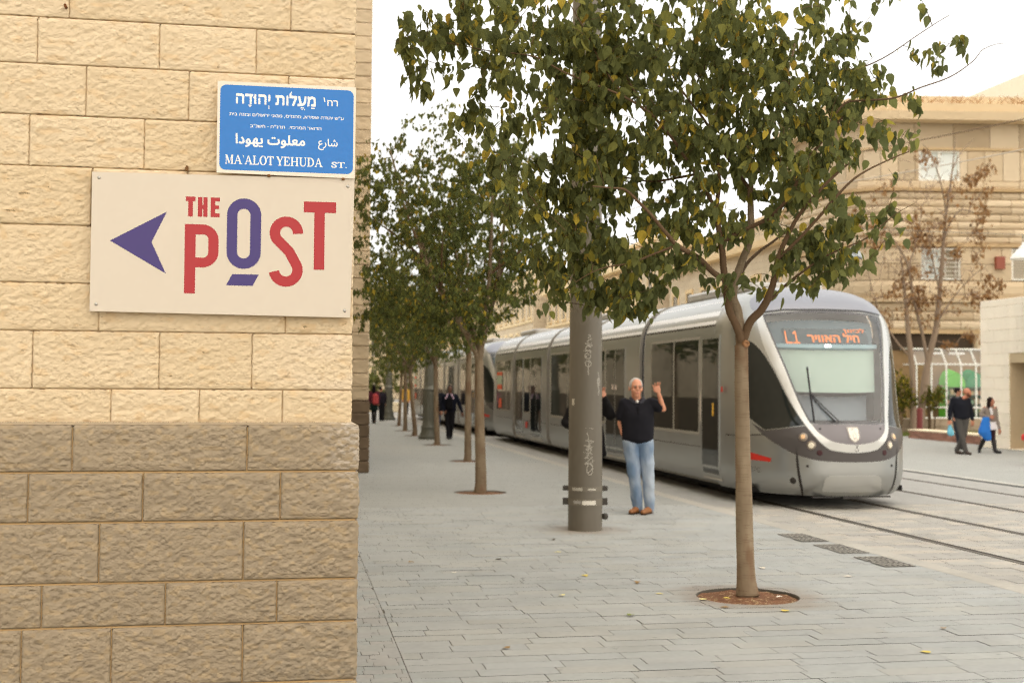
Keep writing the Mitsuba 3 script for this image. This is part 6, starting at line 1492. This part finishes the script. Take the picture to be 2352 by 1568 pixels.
def band(s0, s1, z0, z1, out, back=0.25, step=0.5, bulge=0.0):
    """A course that follows the facade; bulge rounds its face."""
    ss = np.linspace(s0, s1, max(2, int((s1 - s0) / step) + 1))
    prof = [(-back, z0), (out - bulge, z0), (out, z0 + 0.3 * (z1 - z0)), (out, z0 + 0.7 * (z1 - z0)), (out - bulge, z1), (-back, z1)] if bulge else [(-back, z0), (out, z0), (out, z1), (-back, z1)]
    k = len(prof)
    v = np.array([[*facing(s, o), z] for s in ss for o, z in prof])
    i, j = np.meshgrid(np.arange(len(ss) - 1), np.arange(k), indexing="ij")
    f = np.stack([i * k + j, i * k + (j + 1) % k, (i + 1) * k + (j + 1) % k, (i + 1) * k + j], -1).reshape(-1, 4)
    e = (len(ss) - 1) * k
    caps = [[0, j, j + 1] for j in range(1, k - 1)] + [[e, e + j + 1, e + j] for j in range(1, k - 1)]
    m = tm(v, np.vstack([tm(v, f).faces, caps]))
    return m


STONE_T = [lin(208, 189, 159), lin(199, 180, 150), lin(214, 196, 167), lin(204, 184, 153), lin(192, 172, 142)]
core = Polygon(list(PATH.coords) + [(33.5, 53.0)]).buffer(-0.2)
obj(CB, "wall", extr(core, 12.6, 0.0), "matte", lin(150, 124, 90))
wins = [(8.78, 10.38, 6.02, 7.28, "grilled"), (8.70, 10.38, 9.98, 11.18, "blind"), (2.5, 4.4, 9.98, 11.18, "blind"), (12.45, 14.0, 6.02, 7.28, "louvre")]


def course(z0, z1, out, bulge, length, jitter, col=1.0):
    s = -rng.random() * length
    while s < LEN:
        L = length * (1 + jitter * (rng.random() - 0.5))
        a, b = max(0.0, s) + 0.006, min(LEN, s + L) - 0.006
        s += L
        if b - a < 0.08:
            continue
        pieces = [(a, b)]
        for w0, w1, y0, y1, _ in wins:
            if z0 < y1 - 0.05 and z1 > y0 + 0.05:
                pieces = [q for p0, p1 in pieces for q in ((p0, min(p1, w0)), (max(p0, w1), p1)) if q[1] - q[0] > 0.05]
        for p0, p1 in pieces:
            mid = 0.5 * (p0 + p1)
            obj(f"{CB}__wall", "stone", band(p0 + 0.006, p1 - 0.006, z0 + 0.014, z1 - 0.014, out + 0.03 * rng.random() * (bulge > 0), 0.22, 0.55, bulge), "block", STONE_T[rng.integers(5)] * col * (0.86 + 0.22 * rng.random()))


z = 4.02
while z < 5.1:
    course(z, z + 0.36, 0.05, 0.05, 0.95, 0.5)
    z += 0.36
obj(CB, "sill_band", band(0, LEN, 5.11, 5.26, 0.16), "block", lin(200, 180, 148))
course(5.26, 5.98, 0.07, 0.08, 1.2, 0.4)
course(5.98, 6.65, 0.0, 0.0, 1.3, 0.3, 0.98)
course(6.65, 7.33, 0.0, 0.0, 1.3, 0.3, 0.98)
obj(CB, "string_course", band(0, LEN, 7.33, 7.45, 0.10), "block", lin(188, 162, 124))
for z in np.arange(7.45, 9.4, 0.297):
    course(z, z + 0.297, 0.06, 0.055, 0.95, 0.5)
obj(CB, "string_course", band(0, LEN, 9.54, 9.66, 0.16), "block", lin(180, 154, 116))
course(9.66, 9.98, 0.05, 0.02, 1.3, 0.3)
course(9.98, 11.2, 0.0, 0.0, 0.72, 0.15, 1.0)
obj(CB, "string_course", band(0, LEN, 11.2, 11.3, 0.07), "block", lin(196, 171, 132))
course(11.3, 12.28, 0.0, 0.0, 1.4, 0.3, 0.9)
obj(CB, "cornice", band(0, LEN, 12.28, 12.62, 0.75, 0.3), "block", lin(200, 180, 148))
obj(CB, "cornice", band(0, LEN, 12.62, 12.98, 0.55, 0.3), "block", lin(212, 190, 154))
obj(CB, "parapet", band(0, LEN, 12.98, 13.32, 0.25, 0.3), "block", lin(218, 198, 164))
rr = np.random.default_rng(31)
obj(CB, "roof_weeds", cat([tube([(*facing(s, 0.5), 12.98), (*facing(s + 0.2 * rr.normal(), 0.55), 13.1 + 0.25 * rr.random())], 0.012, 4, False) for s in rr.uniform(5, LEN, 160)]), "matte", lin(176, 132, 84), kind="stuff")
for w0, w1, z0, z1, kind in wins:
    k = numbered(f"{CB}__window")
    back_ = band(w0, w1, z0 + 0.02, z1, -0.16, 0.25)
    scene[k] = mikit.ply(back_, "satin", uv=coded(lin(*((216, 222, 218) if kind == "blind" else (150, 140, 118) if kind == "grilled" else (170, 160, 140))), len(back_.vertices)))
    obj(k, "frame", cat([band(w0, w1, z0, z0 + 0.06, 0.0, 0.2), band(w0, w1, z1 - 0.06, z1, -0.04, 0.15), band(w0, w0 + 0.07, z0, z1, -0.04, 0.15), band(w1 - 0.07, w1, z0, z1, -0.04, 0.15), band(0.5 * (w0 + w1) - 0.04, 0.5 * (w0 + w1) + 0.04, z0, z1, -0.06, 0.12)]), "satin", lin(226, 224, 214))
    if kind == "grilled":
        obj(k, "grille", cat([band(w0, w1, zz, zz + 0.03, 0.03, -0.005) for zz in np.arange(z0 + 0.15, z1, 0.17)] + [band(s, s + 0.03, z0, z1, 0.045, -0.02) for s in np.arange(w0 + 0.1, w1, 0.42)]), "satin", lin(206, 200, 188))
        obj(k, "pane", band(w0 + 0.07, 0.5 * (w0 + w1) - 0.04, z0 + 0.06, z1 - 0.06, -0.10, 0.11), "satin", lin(196, 206, 206))
    if kind == "louvre":
        obj(k, "louvre", cat([band(w0 + 0.07, w1 - 0.07, zz, zz + 0.05, -0.08, 0.14) for zz in np.arange(z0 + 0.1, z1 - 0.1, 0.1)]), "satin", lin(190, 180, 160))
obj(CB, "wall_box", band(11.75, 12.1, 6.45, 6.95, 0.2, 0.1), "satin", lin(140, 70, 48))
for z0_ in np.arange(0.0, 3.2, 0.4):
    save, wins = wins, [(7.4, 11.3, 0, 3.3, "")]
    course(z0_, z0_ + 0.4, 0.03, 0.02, 0.9, 0.4, 0.9)
    wins = save
save, wins = wins, [(7.4, 10.9, 3.1, 4.0, "")]
course(3.2, 3.86, 0.03, 0.02, 0.9, 0.4, 0.92)
wins = save
# its ground floor: a dark opening over a glazed shop bay
obj(CB, "ground_floor", cat([band(0, 7.4, 0, 3.2, 0.0), band(11.3, LEN, 0, 3.2, 0.0), band(0, LEN, 3.86, 4.02, 0.04)]), "block", lin(190, 164, 126))
obj(CB, "lintel_recess", band(7.4, 10.9, 3.2, 3.86, -0.14, 0.3), "matte", lin(70, 58, 46))
SH = thing("shop_bay", "white-framed glazed shop bay with strip lights and green stands inside, behind the bare tree", "shop front")
c0, c1 = facing(8.05, 0.0), facing(11.05, 0.0)
tx = (c1 - c0) / np.linalg.norm(c1 - c0)
nx = np.array([tx[1], -tx[0]])
WB = float(np.linalg.norm(c1 - c0))


def inbay(u, out, z):
    q = c0 + tx * u + nx * out
    return [q[0], q[1], z]


bar = lambda pts, r=0.035: tube([inbay(*p) for p in pts], r, 6)
cols = np.linspace(0.04, WB - 0.04, 6)
obj(SH, "frame", cat([bar([(u, 1.3, 0.52), (u, 1.3, 2.62), (u, 0.75, 3.22)], 0.032) for u in cols] + [bar([(0, 1.3, z), (WB, 1.3, z)]) for z in (0.55, 0.95, 2.62)] + [bar([(0, 0.75, 3.22), (WB, 0.75, 3.22)])] + [bar([(u, 0.0, 2.62), (u, 1.3, 2.62)]) for u in (0, WB)]), "satin", lin(238, 240, 234), True)
for a, b in zip(cols[:-1], cols[1:]):
    obj(SH, "pane", tm([inbay(a + 0.03, 1.295, 0.98), inbay(b - 0.03, 1.295, 0.98), inbay(b - 0.03, 1.295, 2.59), inbay(a + 0.03, 1.295, 2.59)], [[0, 1, 2, 3]]), "pane")
    obj(SH, "roof_pane", tm([inbay(a + 0.03, 1.28, 2.65), inbay(b - 0.03, 1.28, 2.65), inbay(b - 0.03, 0.77, 3.2), inbay(a + 0.03, 0.77, 3.2)], [[0, 1, 2, 3]]), "pane")


def inbox(u0, u1, o0, o1, z0, z1):
    return tm([inbay(u, o, z) for u in (u0, u1) for o in (o0, o1) for z in (z0, z1)], [[0, 1, 3, 2], [4, 6, 7, 5], [0, 4, 5, 1], [2, 3, 7, 6], [0, 2, 6, 4], [1, 5, 7, 3]])


obj(SH, "room", cat([inbox(-0.1, WB + 0.1, -1.9, -1.8, 0, 3.3), inbox(-0.1, WB + 0.1, -1.8, 0.0, 3.22, 3.3), inbox(-0.1, WB + 0.1, -1.8, 1.3, 0.44, 0.5)]), "matte", lin(150, 146, 132))
obj(SH, "base_wall", inbox(-0.05, WB + 0.05, 1.1, 1.32, 0.0, 0.5), "block", lin(186, 170, 148))
scene["tube_glow"] = two(principled((0.9, 0.9, 0.9), rough=0.5))
k = obj(SH, "strip_light", cat([inbox(0.7, 1.35, 0.55, 0.65, 3.02, 3.10), inbox(1.6, 2.2, 0.55, 0.65, 3.02, 3.10)]), "tube_glow", label="two lit fluorescent strips")
scene[k]["emitter"] = lit((2.6, 2.8, 2.7))
for u, w, col, lab in ((1.72, 0.78, lin(96, 190, 60), "goods stand under a bright green arched hood, inside the shop bay"), (2.52, 0.80, lin(44, 142, 92), "goods stand under a darker green arched hood, inside the shop bay")):
    g = thing("goods_stand", lab, "stand", "goods stands in the shop bay")
    a = np.linspace(0, math.pi, 15)
    front = np.array([inbay(u + 0.5 * w * math.cos(t), 0.95, 1.75 + 0.55 * math.sin(t)) for t in a])
    rear = np.array([inbay(u + 0.5 * w * math.cos(t), 0.2, 1.85 + 0.6 * math.sin(t)) for t in a])
    v = np.vstack([front, rear, [inbay(u, 0.95, 1.75)]])
    j = np.arange(14)
    obj(g, "hood", tm(v, np.vstack([np.stack([j, j + 1, j + 16], 1), np.stack([j, j + 16, j + 15], 1), np.stack([j, j * 0 + 30, j + 1], 1)])), "matte", col)
    obj(g, "case", cat([inbox(u - w / 2, u - w / 2 + 0.04, 0.2, 0.9, 0.5, 1.75), inbox(u + w / 2 - 0.04, u + w / 2, 0.2, 0.9, 0.5, 1.75), inbox(u - w / 2, u + w / 2, 0.2, 0.24, 0.5, 1.75)]), "satin", col * 0.8)
    for q, z in enumerate((0.75, 1.1, 1.45)):
        sh = obj(g, "shelf", inbox(u - w / 2 + 0.04, u + w / 2 - 0.04, 0.24, 0.88, z - 0.03, z), "satin", lin(120, 124, 112))
        for n_ in range(4):
            obj(sh, "goods", inbox(u - w / 2 + 0.08 + n_ * 0.17, u - w / 2 + 0.20 + n_ * 0.17, 0.5, 0.8, z, z + 0.12 + 0.1 * rng.random()), "satin", [lin(226, 214, 200), lin(196, 150, 120), lin(120, 160, 130), lin(200, 190, 150)][(n_ + q) % 4])

# planter wall, brick edging and grass before the shop
PW = thing("planter_wall", "low stone wall below the shop bay", "wall")
for i, x in enumerate(np.arange(20.9, 29.5, 0.8)):
    for j in range(2):
        obj(PW, "stone", cbox(x + 0.4 * j + 0.006, x + 0.4 * j + 0.794, 42.4, 42.75, 0.29 * j, 0.29 * j + 0.285, 0.012), "block", lin(170, 154, 132) * (0.9 + 0.2 * rng.random()))
single("grass", "strip of grass and weeds below the low stone wall", "grass", cat([tube([(x, y, 0.0), (x + 0.06 * rr.normal(), y, 0.06), (x + 0.1 * rr.normal(), y, 0.10 + 0.10 * rr.random())], [0.012, 0.009, 0.002], 3, False) for x, y in zip(rr.uniform(20.8, 25.5, 900), rr.uniform(40.8, 42.3, 900))]), "matte", lin(104, 112, 52), kind="stuff")
BE = thing("brick_edging", "low reddish brick edging with a pale top in front of the low stone wall", "edging")
e0, e1 = np.array([21.0, 39.7]), np.array([20.75, 33.9])
d = (e1 - e0) / np.linalg.norm(e1 - e0)
nn = np.array([d[1], -d[0]])
if nn[0] < 0:
    nn = -nn
L = float(np.linalg.norm(e1 - e0))


def edge_box(a, b, o0, o1, z0, z1):
    return tm([[*(e0 + d * s + nn * o), z] for s in (a, b) for o in (o0, o1) for z in (z0, z1)], [[0, 1, 3, 2], [4, 6, 7, 5], [0, 4, 5, 1], [2, 3, 7, 6], [0, 2, 6, 4], [1, 5, 7, 3]])


for row in range(3):
    for i in range(int(L / 0.26)):
        a = i * 0.26 + (0.13 if row % 2 else 0)
        obj(BE, "brick", edge_box(a + 0.005, min(a + 0.255, L), 0.0, 0.12, 0.085 * row + 0.003, 0.085 * row + 0.081), "block", lin(160, 120, 104) * (0.8 + 0.35 * rng.random()))
obj(BE, "top", edge_box(0, L, -0.02, 0.7, 0.256, 0.30), "slab", lin(222, 208, 180))
single("red_post", "short dark red post in front of the low stone wall", "post", moved(spun([(0.10, 0), (0.10, 0.95), (0.085, 1.0), (0, 1.01)], 14), 21.75, 40.3), "satin", lin(116, 52, 50), 35)

# the bare tree with hanging brown leaf clusters
BT = thing("bare_tree", "bare tree with two leaning trunks and clusters of dry brown leaves", "tree")
bx0, by0 = 22.3, 41.8
U_ = lambda x, z, y=0.0: (bx0 + x, by0 + y, z)
BL = [[(0.0, 0, 0.0, 0.17), (0.02, 0, 1.5, 0.14), (-0.06, 0, 2.8, 0.125), (-0.2, 0, 4.0, 0.10), (-0.25, 0.1, 5.2, 0.06), (-0.4, 0.1, 6.4, 0.03)],
      [(0.42, 0.3, 0.0, 0.2), (0.55, 0.3, 1.4, 0.17), (0.75, 0.3, 2.6, 0.15), (1.05, 0.2, 4.0, 0.13), (1.18, 0.2, 5.2, 0.10), (1.3, 0.2, 6.6, 0.08), (1.5, 0.3, 8.0, 0.06), (1.75, 0.3, 9.6, 0.035), (1.9, 0.3, 10.9, 0.015)],
      [(0.75, 0.3, 2.6, 0.09), (0.45, 0.2, 3.8, 0.075), (0.05, 0.0, 4.9, 0.07), (-0.2, -0.1, 6.0, 0.055), (-0.75, -0.2, 6.9, 0.04), (-1.35, -0.2, 7.5, 0.025), (-1.9, -0.2, 8.1, 0.012)],
      [(1.3, 0.2, 6.6, 0.05), (1.55, 0.1, 7.7, 0.045), (2.0, 0.0, 8.2, 0.035), (2.6, 0, 8.0, 0.02), (2.8, 0, 7.6, 0.01)], [(1.5, 0.3, 8.0, 0.035), (1.3, 0.3, 9.2, 0.03), (0.9, 0.3, 10.2, 0.02), (0.6, 0.3, 10.6, 0.01)],
      [(1.75, 0.3, 9.6, 0.03), (2.2, 0.4, 10.4, 0.02), (2.7, 0.4, 10.9, 0.01)], [(1.05, 0.2, 4.0, 0.05), (1.6, 0.1, 4.9, 0.03), (2.4, 0.0, 5.8, 0.02), (3.0, 0, 6.2, 0.01)], [(-0.06, 0, 2.8, 0.06), (-0.6, 0.1, 3.4, 0.04), (-1.2, 0.1, 4.4, 0.025), (-1.6, 0.1, 5.6, 0.012)],
      [(-0.2, -0.1, 6.0, 0.035), (0.1, -0.2, 7.2, 0.028), (0.3, -0.2, 8.3, 0.015)], [(1.18, 0.2, 5.2, 0.04), (0.8, 0.0, 6.3, 0.03), (0.55, -0.1, 7.4, 0.018)]]
r = np.random.default_rng(41)
nodes = []
for k, l in enumerate(BL):
    p = smooth_path([(*U_(x, z, y), rad) for x, y, z, rad in [(x, y, z, 0.8 * q) for x, y, z, q in l]], 5)
    obj(BT, "trunk" if k < 2 else "branch", tube(p[:, :3], p[:, 3], 10 if k < 2 else 7), "matte", lin(140, 122, 104), True)
    nodes.append(p[len(p) // 3:])
nodes = np.vstack(nodes)
spots = [(2.75, 8.6, .45, 1.1, 26), (2.6, 6.9, .35, .6, 14), (1.95, 9.1, .7, .5, 12), (0.2, 7.2, .5, .5, 14), (-1.3, 7.0, .7, .5, 14), (-0.6, 5.2, .9, .5, 20), (0.5, 4.9, .6, .35, 14), (2.9, 5.0, .6, .5, 22), (3.2, 5.6, .5, .3, 12), (-1.8, 7.8, .5, .4, 8), (1.0, 7.7, .5, .5, 8), (0.5, 9.9, .6, .4, 10), (2.9, 9.7, .4, .4, 12), (1.5, 3.3, .4, .3, 8), (0.2, 6.0, .6, .4, 12), (1.6, 6.5, .4, .4, 6), (2.3, 3.7, .4, .4, 8), (-1.0, 9.0, .5, .4, 6), (0.6, 7.0, 2.3, 2.2, 50), (0.3, 4.6, 2.2, 0.9, 30)]
tw, pos = twig_leaves(r, nodes, [(U_(x, z), (a, 0.5, b), n) for x, z, a, b, n in spots], 15, 0.1, 0.10)
more, _ = twig_leaves(r, nodes, [(U_(0.5, 7.5), (2.5, 0.8, 2.7), 420), (U_(0.2, 5.5), (2.5, 0.8, 1.9), 260)], 2)
obj(BT, "twigs", cat([tube(p, np.linspace(0.014, 0.005, 6), 4, False) for p, L in tw + more]), "matte", lin(152, 130, 112), True, kind="stuff")
pos = pos[::2]
P, f, col = leaves(r, pos, 0.17, [(0.34, 0.19, 0.085), (0.40, 0.25, 0.125), (0.27, 0.15, 0.07), (0.42, 0.28, 0.15), (0.15, 0.08, 0.04), (0.2, 0.1, 0.05)], False)
m, cc = leaf_mesh(P, f, col)
obj(BT, "dry_leaves", m, "leaf", cc, True, kind="stuff")


def shrub(label, c, rad, n, size, tint, seed, fam="shrub"):
    r = np.random.default_rng(seed)
    key = thing(fam, label, "shrub")
    st = []
    for k in range(9):
        a = r.uniform(0, 6.28)
        st.append([(c[0] + 0.1 * math.cos(a), c[1] + 0.1 * math.sin(a), 0.0, 0.02), (c[0] + 0.45 * rad[0] * math.cos(a), c[1] + 0.45 * rad[1] * math.sin(a), c[2], 0.014), (c[0] + 0.75 * rad[0] * math.cos(a), c[1] + 0.75 * rad[1] * math.sin(a), c[2] + 0.5 * rad[2], 0.006)])
    obj(key, "stems", cat([tube(smooth_path(s, 4)[:, :3], smooth_path(s, 4)[:, 3], 5) for s in st]), "matte", lin(110, 92, 70), True)
    nodes = np.vstack([smooth_path(s, 4) for s in st])
    tw, pos = twig_leaves(r, nodes, [(c, rad, n)], 16, 0.2, 0.08)
    P, f, col = leaves(r, pos, size, tint, False, 0.4)
    m, cc = leaf_mesh(P, f, col)
    obj(key, "foliage", m, "leaf", cc, True, kind="stuff")


YG = [(0.10, 0.115, 0.025), (0.17, 0.16, 0.03), (0.30, 0.25, 0.035), (0.40, 0.31, 0.04), (0.45, 0.36, 0.06), (0.2, 0.12, 0.04)]
shrub("yellow-green bush left of the bare tree's trunks", (21.8, 41.9, 1.5), (0.75, 0.5, 0.85), 70, 0.14, YG, 51)
shrub("yellow-green bush between the bare tree's two trunks and the shop bay", (23.2, 42.1, 1.35), (0.5, 0.4, 0.5), 40, 0.13, YG, 52)
PALE = [(0.13, 0.15, 0.05), (0.18, 0.20, 0.07), (0.22, 0.22, 0.07), (0.28, 0.26, 0.08), (0.3, 0.26, 0.09), (0.2, 0.18, 0.06)]
for i, (x, y, s) in enumerate(((6.2, 96, 2.0), (8.6, 102, 2.6), (4.8, 108, 2.0))):
    shrub(["pale green bush at the end of the street, in line with the three thin trunks", "tall pale green bush at the end of the street, right of the other two", "pale green bush at the end of the street, beside the farthest lamp post"][i], (x, y, s * 0.7), (s, s * 0.8, s * 0.9), 80, 0.32, PALE, 60 + i, "street_end_bush")

# buildings along the right side and at the end of the street


def block_of(label, cat_, x0, x1, y0, y1, h, face, floors, n, tone, name="street_building", zwin=1.9, pale=False):
    """A plain stone building with windows on the face that looks to -X ('left') or -Y ('front')."""
    g = thing(name, label, cat_)
    obj(g, "wall", bx(x0, x1, y0, y1, 0, h), "matte" if pale else "far_stone", lin(240, 230, 206) if pale else None)
    lo, hi = (y0, y1) if face == "left" else (x0, x1)
    P = (lambda a, b, o, q, z0, z1: bx(x0 - o, x0 + q, a, b, z0, z1)) if face == "left" else (lambda a, b, o, q, z0, z1: bx(a, b, y0 - o, y0 + q, z0, z1))
    obj(g, "cornice", cat([P(lo - 0.1, hi + 0.1, 0.55, 0.1, h - 1.35, h - 1.05), P(lo, hi, 0.25, 0.1, h - 0.12, h + 0.12)]), "matte", tone * 0.9)
    for fl in range(floors):
        z0 = 1.1 + fl * (h - 1.8) / floors
        z1 = z0 + zwin
        if fl:
            obj(g, "string_course", P(lo, hi, 0.12, 0.1, z0 - 0.45, z0 - 0.25), "matte", tone * 0.92)
        for k in range(n):
            a = lo + (hi - lo) * (k + 0.32) / n
            b = lo + (hi - lo) * (k + 0.68) / n
            w = obj(g, "window", cat([P(a - 0.14, a, 0.07, 0.02, z0, z1), P(b, b + 0.14, 0.07, 0.02, z0, z1), P(a - 0.14, b + 0.14, 0.09, 0.02, z1, z1 + 0.2), P(a - 0.2, b + 0.2, 0.16, 0.02, z0 - 0.12, z0)]), "matte", tone)
            obj(w, "pane", P(a, b, 0.012, 0.0, z0, z1), "satin", lin(112, 104, 92) * (0.7 + 0.5 * rng.random()))
            obj(w, "mullion", P((a + b) / 2 - 0.04, (a + b) / 2 + 0.04, 0.05, 0.0, z0, z1), "matte", lin(206, 196, 176))
    return g


TONE_S = lin(226, 200, 156)
block_of("beige stone building right behind the rounded one, half hidden by the nearest tree", "building", 22.4, 34, 53.4, 71, 9.6, "left", 2, 7, TONE_S)
block_of("long pale stone building along the right side of the street, above the tram roofs", "building", 22.0, 36, 72.2, 104, 10.6, "left", 3, 12, lin(236, 214, 172))
block_of("farther pale stone building along the right side of the street", "building", 21.0, 36, 105, 146, 11.5, "left", 3, 14, lin(238, 218, 178))
block_of("pale stone building closing the end of the street on the left", "building", 2.0, 15.5, 150, 170, 13.5, "front", 3, 7, lin(238, 218, 178), "end_building", 2.4)
block_of("pale stone building closing the end of the street on the right", "building", 16.0, 34, 156, 176, 11.5, "front", 3, 9, lin(232, 210, 168), "end_building", 2.2)
block_of("pale apartment block rising behind the rounded building's roof", "building", 47.5, 75, 74, 92, 22.3, "front", 6, 9, lin(240, 230, 208), "apartment_block", pale=True)
single("stone_bench", "low pale stone bench at the end of the street past the three thin trunks", "bench", cat([cbox(4.9, 7.3, 78.0, 78.6, 0.42, 0.6, 0.02), cbox(5.1, 5.5, 78.05, 78.55, 0, 0.42, 0.02), cbox(6.7, 7.1, 78.05, 78.55, 0, 0.42, 0.02)]), "block", lin(222, 210, 182))
